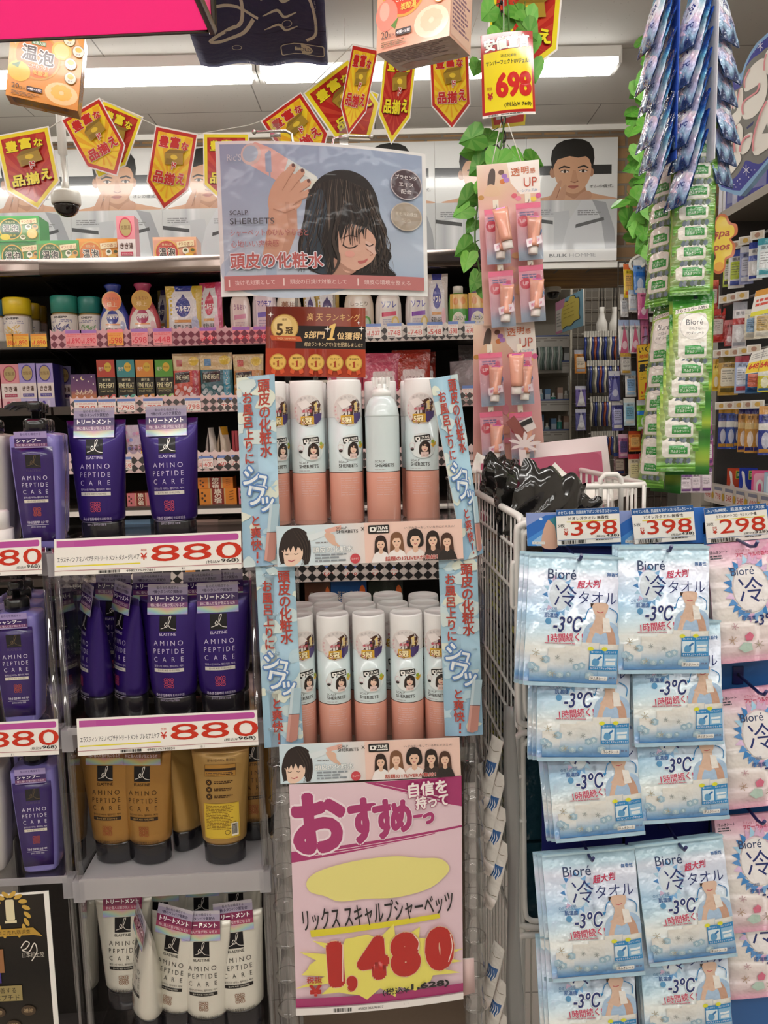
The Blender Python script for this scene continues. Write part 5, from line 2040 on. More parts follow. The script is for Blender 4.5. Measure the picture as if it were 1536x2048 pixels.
def on_can(x, y, h=0.0, r=RC):
 a = x * .001 / RC
 return ((r + .0003 + h) * math.sin(a), -(r + .0003 + h) * math.cos(a), HC - y * .001)

def can_print(mb, stickers=True, y0=0):
 A = Art(3e-5)
 A.txt('SCALP', -9, 127, 3.4, '5c5a58', w=15)
 A.txt('SHERBETS', -1, 133, 5.4, '3a3836', w=31, bold=.015)
 A.noise_text(-17, 139, 6, 141, 1, 'b0aeb0', RND)
 A.noise_text(-14, 152, 20, 182, 8, 'e2b4aa', RND, .3)
 A.rect(-14, 152, -13.6, 182, 'e0b0a8')
 if stickers:
  # round picture sticker
  A.ell(1, 47, 24.5, 24.5, 'e6ddd8', 36)
  A.ell(1, 47, 23.8, 23.8, 'dcd4d0', 36)
  A.poly([(-2, 70.5), (25, 50), (24, 38), (17, 30), (7, 33), (2, 44), (-8, 54), (-14, 66)], '4a2c20')
  rn = random.Random(5)
  for k in range(26):
   A.ell(rn.uniform(2, 21), rn.uniform(36, 60), 2, 1.4, rn.choice(('6b4630', '8a6040', '2e1a12', '5a3a66')), 7)
  A.poly([(9, 52), (24, 50), (22, 60), (12, 68), (8, 66)], '4a3a6e')
  A.rect(-11, 55, 9, 68, 'd8a830')
  A.txt('5冠', -2, 62, 10, 'f2e2b0', w=15, bold=.05, out=('6a3a14', .06))
  A.poly([(9.5, 37), (13, 34), (15, 34), (15, 46), (17, 48), (9.5, 48), (11.5, 46), (11.5, 38.5), (9.5, 39)], 'e6cc86')
  A.txt('楽天第', -1, 47, 5, 'c85a6a', w=15, bold=.03)
  A.txt('位', 20, 44, 5, 'e6cc86', w=4)
  A.poly([(-16, 34), (-2, 30), (6, 38), (-8, 46)], 'ece4e0')
  for k, ch in enumerate('頭皮のひんやり'):
   an = math.radians(-120 + 17 * k)
   A.txt(ch, 1 + 20.5 * math.cos(an), 47 + 20.5 * math.sin(an), 3, 'a8a2a0', rot=math.degrees(an) + 90)
  for k, ch in enumerate('爽快感新体験'):
   an = math.radians(-165 - 17 * k)
   A.txt(ch, 1 + 20 * math.cos(an), 47 + 20 * math.sin(an), 3.2, 'd88a94', rot=math.degrees(an) + 90)
  # round streaming sticker
  T2 = A
  A = Art(3e-5)
  A.ell(4, 114, 20, 20, 'd4dedd', 30)
  A.ell(4, 114, 19.5, 19.5, 'dfe6e4', 30)
  A.merge(live_tag(), lambda x, y: (3 + (x * .994 + y * .1) * .24 - 12, 99 + (-x * .1 + y) * .24))
  A.blob([(0, 128), (-2, 121), (0, 111), (6, 107), (13, 110), (15, 120), (13, 128)], '2a1c18')
  A.ell(6.5, 118, 4.6, 5.8, 'e8c4ac')
  A.poly([(1.5, 117), (3, 112), (10, 112), (11, 117), (6, 114.5)], '2a1c18')
  A.ell(6.5, 120.5, 1.6, .7, 'b8505a', 8)
  A.rect(1, 124, 12, 132, 'e2c6bc')
  A.ell(-12, 119.5, 3, 2.4, '2a2422', 12)
  A.ring(-12, 114, 4.5, .4, 'd8a0a8', 18)
  A.poly([(15, 112), (25, 108), (24, 113), (19, 117)], 'c8a030')
  A.ell(19, 108, 3, 3, '9aae3a', 10)
  A.txt('公式', 7, 129, 2.6, '3a3432', w=9)
  for vs, fs, c, k in A.it:
   T2._a([(x, y - 10) for x, y in vs], fs, c)
  A = T2
 A.emit(mb, on_can, 'gloss', cuts(-25, 25, 10))
 return mb

def live_tag():
 T = Art()
 T.rrect(0, 0, 100, 42, 6, '1a1818')
 T.rrect(7, 9, 35, 32, 5, 'f2efe8')
 T.ell(21, 20.5, 6, 6, '1a1818', 14)
 T.txt('17LIVE', 66, 15, 15, 'f2efe8', w=54, bold=.05)
 T.rect(40, 28, 94, 35, 'f2efe8')
 T.txt('イチナナ', 67, 31.5, 5, '1a1818', w=40)
 return T

def can(kind):
 t = thing('spray_can', 'x', 'spray can')
 mb = MB()
 BL, PK_ = 'cfdcdc', 'e3a592'
 H = HC
 capz = H - .058
 pinkz = H - .144
 mb.lathe([(RC * .9, 0), (RC, .002), (RC, pinkz)], PK_, 'gloss', n=40, caps=(True, False))
 mb.lathe([(RC * 1.003, pinkz), (RC * 1.003, pinkz + .0012)], '4a3c38', 'gloss', n=40, caps=(False, False))
 mb.lathe([(RC, pinkz + .0012), (RC, capz)], BL, 'gloss', n=40, caps=(False, kind == 'cap'))
 if kind == 'cap':
  can_print(mb)
  mb.obj('body', t)
  c = MB().lathe([(RC * 1.0, capz), (RC * 1.01, capz + .001), (RC * .985, H - .003), (RC * .95, H), (RC * .9, H), (RC * .88, H - .002), (.001, H - .002)], 'e4e2df', 'plastic', n=40)
  c.obj('cap', t)
 else:
  can_print(mb, False)
  mb.lathe([(RC, capz), (RC * 1.01, capz + .002), (RC * .99, capz + .004), (RC * .93, capz + .015), (RC * .75, capz + .026), (RC * .5, capz + .033)], BL, 'gloss', n=40)
  mb.obj('body', t)
  nz = MB().lathe([(RC * .56, capz + .031), (RC * .58, capz + .036), (RC * .55, capz + .041), (RC * .42, capz + .042), (RC * .42, capz + .05), (RC * .32, capz + .0505)], 'e3e4e0', 'plastic', n=28)
  for k in range(8):
   a = 2 * pi * k / 8
   nz.add(MB().box(-.0012, -.003, 0, .0012, .0, .016, 'e9e9e5', 'plastic'), Matrix.Translation((RC * .4 * math.sin(a), -RC * .4 * math.cos(a), capz + .045)) @ Matrix.Rotation(a, 4, 'Z'))
  nz.lathe([(RC * .26, capz + .045), (RC * .26, capz + .06), (RC * .1, capz + .061)], 'dcdcd8', 'plastic', n=16)
  nz.obj('nozzle', t)
 return t

CANS = {}

def put_can(px, Y, z, lab, yaw=0, kind='cap', g='spray cans with white caps', pyref=1100):
 p = P(px, pyref, Y)
 M = TR((p.x, Y, z + .001), yaw + math.degrees(math.atan2(-p.x, Y)) * .6)
 if kind not in CANS:
  CANS[kind] = can(kind)
  o = CANS[kind]
  o.matrix_basis = M
  o['label'] = lab
  o['group'] = g
  return o
 return dup(CANS[kind], M, lab, g)

upper = [(552, 'left end, half behind the sky strip'), (624, 'second from the left'), (697, 'third from the left'), (847, 'right end, past the uncapped can')]
for px, w_ in upper:
 put_can(px, 1.2, CZ1, f'capped spray can in the upper front row, {w_}', {552: 26, 624: 4, 697: 12, 847: -6}[px])
put_can(770, 1.19, CZ1, 'uncapped spray can showing its nozzle in the upper row', 8, 'open', 'uncapped can')
for i, px in enumerate((560, 632, 700, 768, 838)):
 put_can(px, 1.262, CZ1, f'capped spray can in the second upper row, {ORD[i]} from the left', 6 * i - 10)
low = [(600, 'left end, behind the sky strip'), (670, 'second from the left'), (741, 'in the middle'), (815, 'second from the right'), (882, 'right end, behind the sky strip')]
for i, (px, w_) in enumerate(low):
 put_can(px, 1.185, CZ2, f'capped spray can in the lower front row, {w_}', [22, 10, -2, -6, -14][i], pyref=1400)
for i, px in enumerate((603, 660, 724, 788, 850)):
 put_can(px, 1.245, CZ2, f'capped spray can in the second lower row, {ORD[i]} from the left', 0, pyref=1350)
for i, (px, Y) in enumerate(((716, 1.31), (778, 1.31), (848, 1.3), (650, 1.312))):
 put_can(px, Y, CZ2, f'capped can at the back of the lower tier, {["under the gap of the blue carton", "under the dark carton", "at the right post", "behind the left pair"][i]}', 0, pyref=1300)

# ---------------------------------------------------------------- the clear rack that carries them
t = thing('clear_can_rack', 'clear plastic tower of ringed posts and trays carrying the spray cans', 'display rack')
xl, xr_ = P(556, 1300, 1.17).x, P(942, 1300, 1.17).x
for z in (CZ1, CZ2):
 MB().box(xl, 1.15, z - .005, xr_, 1.4, z, 'e6e6ea', 'clear').obj('tray', t)
 MB().box(xl, 1.146, z - .012, xr_, 1.15, z + .012, 'e6e6ea', 'clear').obj('tray_lip', t)
for x in (xl - .004, xr_ + .0):
 for y in (1.158, 1.385):
  pr = []
  z = .02
  while z < CZ1 + (.03 if y > 1.3 else -.07):
   pr += [(.0165, z), (.0175, z + .055), (.0195, z + .056), (.0195, z + .06), (.0165, z + .0605)]
   z += .0625
  MB().lathe(pr, 'e2e0dc', 'clear', (x, y, 0), 20).obj('post', t)
for x in (xl - .02, xr_ + .02):
 MB().box(x - .001, 1.16, CZ2 - .05, x + .001, 1.39, CZ2 + .26, 'e6e6ea', 'clear').obj('side_sheet', t)
MB().box(xl, 1.3, .0, xr_, 1.42, CZ2 - .08, '6a5a4c', 'matte').obj('backing_carton', t, 'brown carton behind the price card')
MB().box(xl - .03, 1.14, 0, xr_ + .03, 1.42, .02, '5a5450', 'plastic').obj('base', t)

# ---------------------------------------------------------------- sky strips
def sky(A, W, H, seed):
 rn = random.Random(seed)
 g = ramp([(0, '93b4c4'), (.5, '9fc0ce'), (1, '8aacc2')])
 A.rect(0, 0, W, H, lambda x, y: g(y / H), 2, 10)
 for k in range(26):
  cx, cy = rn.uniform(0, W), rn.uniform(0, H)
  c = rn.choice(('d9dfcf', 'cfdcd8', 'b8d2dc', 'a9c8d8', 'c8d9da'))
  pts = []
  r = rn.uniform(.08, .22) * W
  for j in range(9):
   a = 2 * pi * j / 9
   q = r * rn.uniform(.5, 1.25)
   pts.append((min(W, max(0, cx + q * math.cos(a) * 1.3)), min(H, max(0, cy + q * math.sin(a)))))
  A.blob(pts, c, 3)
  A.it[-1] = ([(min(W, max(0, x)), min(H, max(0, y))) for x, y in A.it[-1][0]],) + A.it[-1][1:]

def strip_sky(seed):
 A = Art(3e-5)
 W, H = 84, 372
 sky(A, W, H, seed)
 red = 'b0463a'
 A.vtxt('頭皮の化粧水', 60, 8, 25, red, size=27, wid=27, bold=.03)
 A.vtxt('お風呂上りに', 23, 28, 23.5, red, size=24, wid=24, bold=.03)
 for ch, x, y, s_ in (('シ', 26, 192, 38), ('ュ', 50, 205, 26), ('ワ', 34, 232, 38), ('ッ', 58, 250, 30)):
  A.txt(ch, x, y, s_, 'e6ecec', w=s_ * .95, bold=.03, out=('5f86ba', .075), rot=14)
 A.vtxt('と爽快', 32, 268, 24, red, size=24, wid=24, bold=.03)
 A.line([(34, 342), (33, 356)], 4, red)
 A.ell(33, 362, 2.5, 2.5, red, 10)
 # leaning can picture
 f = lambda x, y: (66 + x + (y - 300) * -.13, y)
 A.poly([f(-8, 250), f(14, 252), f(14, 306), f(-9, 304)], 'a9c2cc')
 A.poly([f(-8, 250), f(-2, 250), f(-2, 305), f(-9, 304)], 'c2d2d8')
 A.poly([f(-9, 305), f(14, 307), f(14, 360), f(2, 364), f(-10, 360)], 'b98478')
 A.poly([f(-9, 305), f(-3, 306), f(-4, 362), f(-10, 360)], 'cf9c90')
 A.line([f(-9, 305), f(14, 307)], 1, '6a5a5a')
 return A

SS = [([(473, 756), (549, 748), (562, 1128), (487, 1135)], 1.14, 'sky blue strip sign at the upper left of the cans'), ([(859, 758), (915, 748), (967, 1106), (929, 1120)], [1.13, 1.16, 1.16, 1.13], 'sky blue strip sign at the upper right of the cans, turned outwards'),
      ([(511, 1132), (589, 1133), (607, 1486), (529, 1496)], 1.145, 'sky blue strip sign at the lower left of the cans'), ([(877, 1120), (954, 1118), (966, 1469), (890, 1472)], 1.14, 'sky blue strip sign at the lower right of the cans')]
for k, (q, Y, lab) in enumerate(SS):
 card('strip_sign', q, Y, 84, 372, strip_sky(k), lab, 'sign', 'laminate', nu=2, bow=.003, group='sky strip signs')

# ---------------------------------------------------------------- tray banners with the row of girls
def face(A, x, y, s, hair, skin='e6c0a6', long=False, top='efe8e4', bob=True):
 """small printed portrait, centre of the face at x, y"""
 k = s
 if long:
  A.blob([(x - 15 * k, y + 40 * k), (x - 17 * k, y + 6 * k), (x - 13 * k, y - 16 * k), (x, y - 23 * k), (x + 13 * k, y - 16 * k), (x + 17 * k, y + 6 * k), (x + 16 * k, y + 40 * k)], hair, 4)
 else:
  A.blob([(x - 14 * k, y + 16 * k), (x - 18 * k, y), (x - 13 * k, y - 17 * k), (x, y - 23 * k), (x + 13 * k, y - 17 * k), (x + 18 * k, y), (x + 14 * k, y + 16 * k)], hair, 4)
 A.blob([(x - 24 * k, y + 62 * k), (x - 20 * k, y + 32 * k), (x - 6 * k, y + 22 * k), (x + 6 * k, y + 22 * k), (x + 20 * k, y + 32 * k), (x + 24 * k, y + 62 * k)], top, 4)
 A.poly([(x - 5 * k, y + 12 * k), (x + 5 * k, y + 12 * k), (x + 6 * k, y + 26 * k), (x, y + 30 * k), (x - 6 * k, y + 26 * k)], mix(skin, 'b07858', .25))
 A.ell(x, y + 2 * k, 11 * k, 15 * k, skin, 20)
 A.poly([(x - 12 * k, y + 2 * k), (x - 10 * k, y - 13 * k), (x, y - 17 * k), (x + 10 * k, y - 13 * k), (x + 12 * k, y + 2 * k), (x + 7 * k, y - 7 * k), (x - 6 * k, y - 7 * k)], hair)
 for e in (-5, 5):
  A.ell(x + e * k, y + 2 * k, 2.2 * k, 1.4 * k, '2a1c18', 8)
 A.line([(x - 3 * k, y + 10 * k), (x, y + 11 * k), (x + 3 * k, y + 10 * k)], 1.6 * k, 'b8505a')

def banner_art():
 A = Art(3e-5)
 W, H = 372, 80
 g = ramp([(0, 'c8dbe2'), (.6, 'd6e2e6'), (1, 'e3d6cf')])
 A.rect(0, 0, 176, H, lambda x, y: g(x / 176), 6, 1)
 A.rect(176, 0, W, H, 'ecc9ba')
 A.blob([(6, 70), (4, 44), (16, 14), (40, 4), (62, 16), (68, 46), (64, 72), (54, 78), (48, 66), (14, 74)], '2a1f1c', 5)
 A.blob([(10, 50), (14, 40), (46, 40), (52, 54), (46, 70), (30, 80), (16, 76)], 'e9c9b2', 5)
 A.blob([(8, 46), (20, 26), (44, 26), (56, 48), (46, 44), (30, 40), (16, 46)], '2a1f1c', 4)
 for x0, x1 in ((10, 14), (20, 18), (28, 27), (38, 38), (48, 50)):
  A.poly([(x0 - 5, 38), (x0 + 5, 38), (x1, 52)], '2a1f1c')
 for k in range(7):
  A.curve([(34 + k * 3, 10), (48 + k * 3, 34), (54 + k * 1.8, 58), (47 + k * 2.4, 79)], 1.4, ('453630', '1c1412')[k % 2], 4, True)
 A.poly([(4, 50), (10, 60), (6, 76), (14, 70), (12, 50)], '2a1f1c')
 for x in (20, 38):
  A.line([(x - 4, 55), (x, 57), (x + 4, 55)], 1.2, '3a2a24')
 A.line([(22, 68), (29, 70), (36, 67)], 1.8, 'b8505a')
 A.poly([(60, 16), (78, 10), (80, 24), (64, 30)], 'd3e0e2')
 A.poly([(62, 20), (120, 6), (122, 14), (68, 32)], 'dbe4e6')
 A.poly([(96, 10), (130, 2), (130, 12), (100, 18)], 'dfae9e')
 A.blob([(96, 20), (104, 16), (116, 22), (118, 34), (128, 46), (118, 44), (104, 34)], 'dcb49c', 4)
 A.txt('SCALP', 131, 8, 4.5, '4a4644', w=22)
 A.txt('SHERBETS', 142, 15, 6.5, '2e2c2a', w=43, bold=.01)
 A.line([(170, 8), (176, 15)], 1, '2e2c2a')
 A.line([(176, 8), (170, 15)], 1, '2e2c2a')
 A.noise_text(78, 34, 110, 38, 1, '8a8a8a', RND)
 A.txt('頭皮の化粧水', 112, 49, 13, 'f4f4f0', w=80, bold=.02, out=('8fa6b0', .03))
 A.noise_text(76, 58, 140, 76, 3, '8a9298', RND)
 A.ell(156, 70, 10, 10, 'c8474f', 20)
 A.txt('ひんやり', 156, 70, 4, 'f4e4e0', w=14)
 A.merge(live_tag(), lambda x, y: (184 + x * .42, 5 + y * .4))
 A.txt('\\ヘアカラーをしている方にオススメ/', 306, 13, 5, '5a4a44', w=100)
 face(A, 208, 42, .72, '2e1c16', long=True)
 face(A, 240, 38, .78, '7a5238', long=True)
 face(A, 277, 36, .92, '1f1614', top='e6dcd6')
 face(A, 312, 38, .78, '2a1a14', long=True, top='3a2c28')
 face(A, 340, 42, .72, '4a2e22', long=True, top='2a2422')
 A.it = [([(min(W, max(0, x)), min(H, max(0, y))) for x, y in vs], fs, c, k) for vs, fs, c, k in A.it]
 A.txt('話題の17LIVERが集結！', 268, 73, 9, 'b03a34', w=104, bold=.03, out=('f0dcd2', .05))
 return A

ba = banner_art()
card('tray_banner', [(552, 1053), (924, 1038), (927, 1117), (555, 1134)], 1.128, 372, 80, ba, 'printed banner with a row of five girls on the upper can tray', 'banner', 'card', group='girl row banners')
card('tray_banner', [(558, 1490), (919, 1475), (922, 1551), (561, 1568)], 1.128, 372, 80, ba, 'printed banner with a row of five girls on the lower can tray', 'banner', 'card', group='girl row banners')

# ---------------------------------------------------------------- big pink price card
A = Art(4e-5)
W, H = 344, 460
mg = 'a8346c'
A.rect(0, 0, W, H, 'e3c6cf')
A.poly([(150, 0), (W, 0), (W, 62), (300, 50)], mg)
A.poly([(160, 4), (300, 44), (300, 47), (154, 3)], 'e3c6cf')
A.poly([(178, 4), (310, 40), (310, 42), (172, 3)], 'e3c6cf')
A.poly([(0, 132), (W, 100), (W, 104), (0, 142)], mg)
A.poly([(0, 136), (290, 107), (290, 112), (0, 154)], mg)
A.line([(22, 138), (300, 109)], 1.2, 'e8ccd4')
A.line([(48, 140), (300, 113)], 1.2, 'e8ccd4')
for ch, x, y, w_, h_ in (('お', 58, 76, 112, 122), ('す', 146, 75, 58, 92), ('す', 190, 74, 48, 80), ('め', 222, 70, 44, 66), ('ー', 258, 72, 24, 7), ('っ', 277, 78, 24, 24)):
 A.txt(ch, x, y, h_, mg, w=w_, bold=.06, out=('f0dfe4', .03), rot=-4)
for tx, x, y, w_, h_ in (('自信を', 276, 18, 78, 30), ('持って', 284, 44, 66, 27)):
 A.txt(tx, x, y, h_, 'f4eae6', w=w_, bold=.04, out=(mg, .05), rot=-3)
A.blob([(30, 190), (50, 172), (96, 158), (150, 150), (210, 148), (258, 156), (300, 162), (318, 184), (300, 206), (270, 222), (210, 232), (150, 230), (96, 232), (66, 220), (36, 210)], 'e8de86', 5)
A.txt('リックス スキャルプシャーベッツ', 172, 260, 46, '1c1a1a', w=306, bold=.018, rot=-3.2)
A.poly([(34, 288), (296, 274), (298, 284), (36, 302)], 'ddd02e')
st = []
for k in range(40):
 a_ = 2 * pi * k / 40
 r = (1.0 if k % 2 else .76) * (1 + .16 * math.sin(k * 2.3))
 st.append((min(W, max(0, 174 + 170 * r * math.cos(a_))), min(H - 22, max(0, 368 + 74 * r * math.sin(a_)))))
A.rect(0, 428, W, 446, mg)
A.poly(st, 'eadf6a')
rd = 'b8261e'
for ch, x, y, w_, h_ in (('1', 84, 360, 34, 96), (',', 117, 402, 22, 34), ('4', 160, 352, 66, 92), ('8', 226, 350, 62, 94), ('0', 296, 346, 60, 94)):
 A.txt(ch, x, y, h_, rd, w=w_, bold=.09, out=('e6c0a0', .012), rot=-3)
A.line([(100, 318), (99, 356), (98, 394)], 2, 'f0d8c8')
A.curve([(244, 310), (254, 326), (252, 342)], 2, 'f0d8c8')
A.curve([(318, 318), (322, 346), (314, 376)], 2, 'f0d8c8')
A.txt('税抜', 40, 388, 14, rd, w=32, bold=.02)
A.txt('¥', 42, 410, 24, rd, w=26, bold=.06)
A.txt('(税込¥', 206, 424, 16, '1c1a1a', w=54, bold=.02)
A.txt('1,628)', 276, 420, 16, '1c1a1a', w=78, bold=.07)
A.rect(0, 446, W, H, 'ece6e2')
A.barcode(78, 449, 116, 457, RND)
A.txt('4580106696807', 154, 453, 5, '3a3634', w=52)
A.txt('1   1', 226, 452, 4, '3a3634')
card('price_card', [(578, 1569), (923, 1551), (926, 1992), (593, 2025)], 1.13, W, H, A, 'large pink price card marked 1,480 below the lower can tray', 'price card', 'gloss', bow=.006, nu=6)
card('paper_slip', [(924, 1918), (948, 1916), (950, 1985), (926, 1992)], 1.138, 10, 10, None, 'torn pale pink slip peeping out beside the large pink price card', 'paper', 'paper', base='dfc0bc')

# ---------------------------------------------------------------- ranking card
A = Art(3e-5)
W, H = 200, 141
g = ramp([(0, '7a2c1c'), (.5, '8a2f1c'), (1, '4a1a12')])
A.rect(0, 0, W, H, lambda x, y: g(x / W), 6, 1)
A.rect(0, 0, W, 40, lambda x, y: mix('5a2014', '8a3a20', x / W), 6, 1)
A.rect(60, 38, W, 84, '1f1614')
A.rect(0, 84, W, H, lambda x, y: mix('8a2a14', 'a83a1a', abs(x - 100) / 100), 8, 1)
A.ell(38, 42, 28, 27, 'a8843a', 36)
A.ell(38, 42, 26, 25, 'cdb06a', 36)
A.ell(34, 36, 18, 16, 'd9c080', 28)
A.txt('5', 28, 46, 24, '4a3414', w=14, bold=.03)
A.txt('冠', 47, 48, 14, '4a3414', w=15, bold=.04)
A.txt('楽天', 38, 26, 5, '6a4e20')
A.poly([(8, 58), (70, 60), (74, 70), (12, 68)], 'b8542c')
A.txt('1 WEEK RANKING', 40, 64, 4, 'e6c48a', w=40)
A.txt('楽 天 ランキング', 136, 20, 15, 'd9b070', w=106, sh=.1)
A.txt('5部門', 98, 56, 15, 'e6c890', w=40, bold=.02, sh=.1)
A.poly([(128, 38), (137, 33), (141, 33), (134, 62), (139, 63), (138, 66), (122, 66), (123, 63), (128, 62), (132, 42), (127, 42)], 'e3c070')
A.txt('位獲得!', 168, 57, 15, 'e6c890', w=50, bold=.02, sh=.1)
A.txt('総合ランキングで1位を受賞しました!!', 136, 75, 8.5, 'e0cda0', w=116, sh=.1)
for x, y, r in ((124, 44, 7), (192, 42, 6), (10, 16, 6), (186, 30, 4)):
 A.poly([(x - r, y), (x - 1, y - 1), (x, y - r), (x + 1, y - 1), (x + r, y), (x + 1, y + 1), (x, y + r), (x - 1, y + 1)], 'e6e2da')
for k, nm in enumerate(('総合部門', '頭皮部門', '美容液', 'ランキング', '育毛部門')):
 x = 25 + 38 * k
 A.poly([(x - 11, 122), (x - 3, 124), (x - 6, 137), (x - 14, 133)], 'c8522a')
 A.poly([(x + 11, 122), (x + 3, 124), (x + 6, 137), (x + 14, 133)], 'c8522a')
 A.ell(x, 112, 17, 17, 'b8903c', 28)
 A.ell(x, 112, 15, 15, 'd4b056', 28)
 A.txt(nm, x, 104, 4, '4a3414', w=18, bold=.02)
 A.poly([(x - 2.5, 111), (x + .5, 109), (x + 2, 109), (x + 2, 120), (x + 4, 121.5), (x - 4, 121.5), (x - 1.5, 120), (x - 1.5, 112.5), (x - 3, 113)], '9a3a1a')
 A.txt('第', x - 8, 116, 5, '9a3a1a')
 A.txt('位', x + 8, 116, 5, '9a3a1a')
card('ranking_card', [(532, 613), (731, 616), (731, 755), (531, 752)], 1.26, W, H, A, 'dark red and gold ranking card with five medals between hair poster and cans', 'sign', 'laminate', bow=.003, nu=6)
MB().box(-.004, 0, 0, .004, .003, .1, 'e6e6ea', 'clear').obj('card_holder', None, 'clear upright stem holding the ranking card above the cans', 'card holder', M=TR((P(632, 760, 1.272).x, 1.263, CZ1 + .19)))

# ---------------------------------------------------------------- the laminated hair poster
A = Art(3e-5)
W, H = 426, 308
gb = ramp([(0, '8e9cb4'), (.4, '9aa9be'), (.8, 'a9b6c6'), (1, '9fb0c4')])
A.rect(0, 0, W, H, 'd9d9d6')
A.rect(9, 6, W - 8, 270, lambda x, y: gb(y / 270), 4, 8)
A.ell(150, 255, 150, 60, 'b4bfcc', 30)
# big can in the hand
can_m = lambda x, y: (146 + x * .86 + y * .5 - 40, 62 + x * .46 - y * .62 + 10)
A.poly([(64, 14), (84, 2), (116, 14), (184, 56), (170, 100), (150, 92), (66, 44)], 'd3a69c')
A.ell(74, 26, 22, 20, 'c9b4ae', 26, rot=-50)
A.ell(73, 25, 17, 15, '9fb0c0', 26, rot=-50)
A.poly([(150, 34), (204, 66), (214, 92), (200, 112), (176, 110), (132, 84)], 'c4cfcc')
A.ell(204, 92, 13, 19, 'd3d8c8', 24, rot=-25)
A.poly([(168, 48), (206, 68), (212, 82), (174, 62)], 'd8dfd8')
# arm and hand
sk, sk2 = 'c69a82', 'a97c66'
A.poly([(108, 120), (160, 120), (164, 176), (138, 240), (88, 238), (104, 170)], sk)
A.poly([(140, 120), (164, 120), (164, 176), (138, 240), (124, 240), (146, 170)], mix(sk, sk2, .5))
A.blob([(106, 128), (112, 96), (132, 66), (150, 58), (170, 74), (176, 96), (172, 126), (150, 140), (118, 142)], sk, 5)
for x0, y0, x1, y1 in ((130, 92, 158, 50), (142, 100, 176, 60), (150, 110, 188, 80), (150, 122, 190, 100)):
 A.line([(x0, y0), ((x0 + x1) / 2 - 1, (y0 + y1) / 2 - 2), (x1, y1)], 13, sk)
 A.ell(x1, y1, 6.6, 6.6, sk, 14)
 A.ell(x1 + 1.5, y1 - 3, 3.4, 4, '6a4a44', 12)
 A.line([(x0 + 6, y0 + 5), ((x0 + x1) / 2 + 5, (y0 + y1) / 2 + 4), (x1 + 4, y1 + 6)], 1.6, sk2)
A.line([(116, 134), (140, 142), (160, 134)], 2, sk2)
# hair
hr, h2, h3 = '26201d', '3a302a', '51463d'
A.blob([(178, 150), (186, 108), (206, 76), (236, 56), (272, 52), (304, 66), (324, 98), (332, 140), (344, 170), (338, 196), (352, 222), (344, 246), (356, 268), (250, 269), (200, 264), (172, 244), (164, 214), (170, 180)], hr, 6)
A.blob([(194, 116), (214, 92), (224, 134), (212, 200), (222, 262), (194, 258), (174, 232), (178, 170)], '333e48', 5)
rn = random.Random(4)
for k in range(70):
 u = k / 69
 x0, y0 = 206 + 106 * u, 70 + 46 * abs(u - .42) ** 1.4
 x3 = 172 + 180 * u
 A.curve([(x0, y0), (x0 + (x3 - x0) * .25 + rn.uniform(-5, 5), 120), (x0 + (x3 - x0) * .7 + rn.uniform(-9, 9), 180), (x3 + rn.uniform(-12, 12), 222), (x3 + rn.uniform(-14, 14), 262)], rn.uniform(.6, 2.2), rn.choice((h2, h3, '15100e', '6a5c50', '332a26', '443a34')), 5, True)
# face looking down
fs_ = 'c9a08c'
A.blob([(246, 190), (250, 172), (268, 162), (300, 168), (318, 186), (322, 212), (316, 232), (302, 246), (280, 258), (260, 262), (248, 240)], fs_, 6)
A.poly([(236, 232), (262, 252), (280, 260), (262, 270), (232, 268)], 'a77f6c')
A.blob([(300, 196), (318, 204), (326, 216), (320, 222), (308, 220)], mix(fs_, 'fff', .12), 4)
A.curve([(254, 205), (264, 211), (276, 210), (284, 205)], 2.6, '2b1c18')
A.curve([(300, 202), (308, 206), (316, 202)], 2.2, '2b1c18')
A.curve([(254, 192), (268, 186), (284, 188)], 2.4, '6a4a3e')
A.curve([(300, 212), (314, 222), (308, 226)], 1.6, 'a0705e')
A.blob([(284, 238), (296, 236), (304, 232), (300, 240), (288, 244)], 'b0605c', 4)
A.ell(268, 224, 10, 7, 'd39a8c', 16)
for k in range(26):
 u = k / 25
 x = 238 + 62 * u
 A.curve([(270 + 26 * (u - .5), 122), (x + 8, 150), (x + 1 + rn.uniform(-2, 2), 172), (x - 3 + rn.uniform(-4, 6), 186 + 14 * math.sin(pi * u) + rn.uniform(-10, 10))], rn.uniform(1.4, 3.4), rn.choice((hr, h2, '1c1614')), 5, True)
for q, w_ in (([(312, 120), (328, 176), (322, 214), (344, 244), (336, 267)], 5), ([(306, 112), (336, 180), (334, 228), (316, 262)], 3), ([(320, 140), (350, 200), (340, 236), (362, 264)], 2), ([(244, 150), (236, 196), (246, 236), (232, 266)], 7), ([(322, 150), (338, 196), (330, 232), (348, 262)], 4), ([(240, 140), (228, 200), (236, 262)], 8)):
 A.curve(q, w_, rn.choice((hr, h2)), 6, True)
# round badges
A.ell(385, 72, 32, 32, 'b8aeb0', 36)
A.ell(385, 72, 30, 30, '4a3a3e', 36)
for k, s_ in enumerate(('プラセンタ', 'エキス', '配合')):
 A.txt(s_, 385, 57 + 15 * k, 9, 'd9d2d0', w=(44, 30, 22)[k], bold=.01)
A.ell(384, 140, 32, 30, 'b8ac9c', 36)
A.ell(384, 140, 30, 28, '9a8e7e', 36)
A.txt('育毛有効成分', 384, 134, 8, 'c9bfae', w=44)
A.txt('配合', 384, 148, 8, 'c0b4a2', w=20)
A.txt("Ric'S", 40, 34, 13, 'c2c6ca', w=30)
A.txt('SCALP', 26, 142, 9, '4a4c50', w=38, al='l')
A.txt('SHERBETS', 26, 159, 12, '3c3e42', w=92, al='l')
A.txt('シャーベットのひんやり感と', 26, 182, 14, 'a8625e', w=160, al='l')
A.txt('心地いい爽快感', 26, 204, 14, 'a8625e', w=100, al='l')
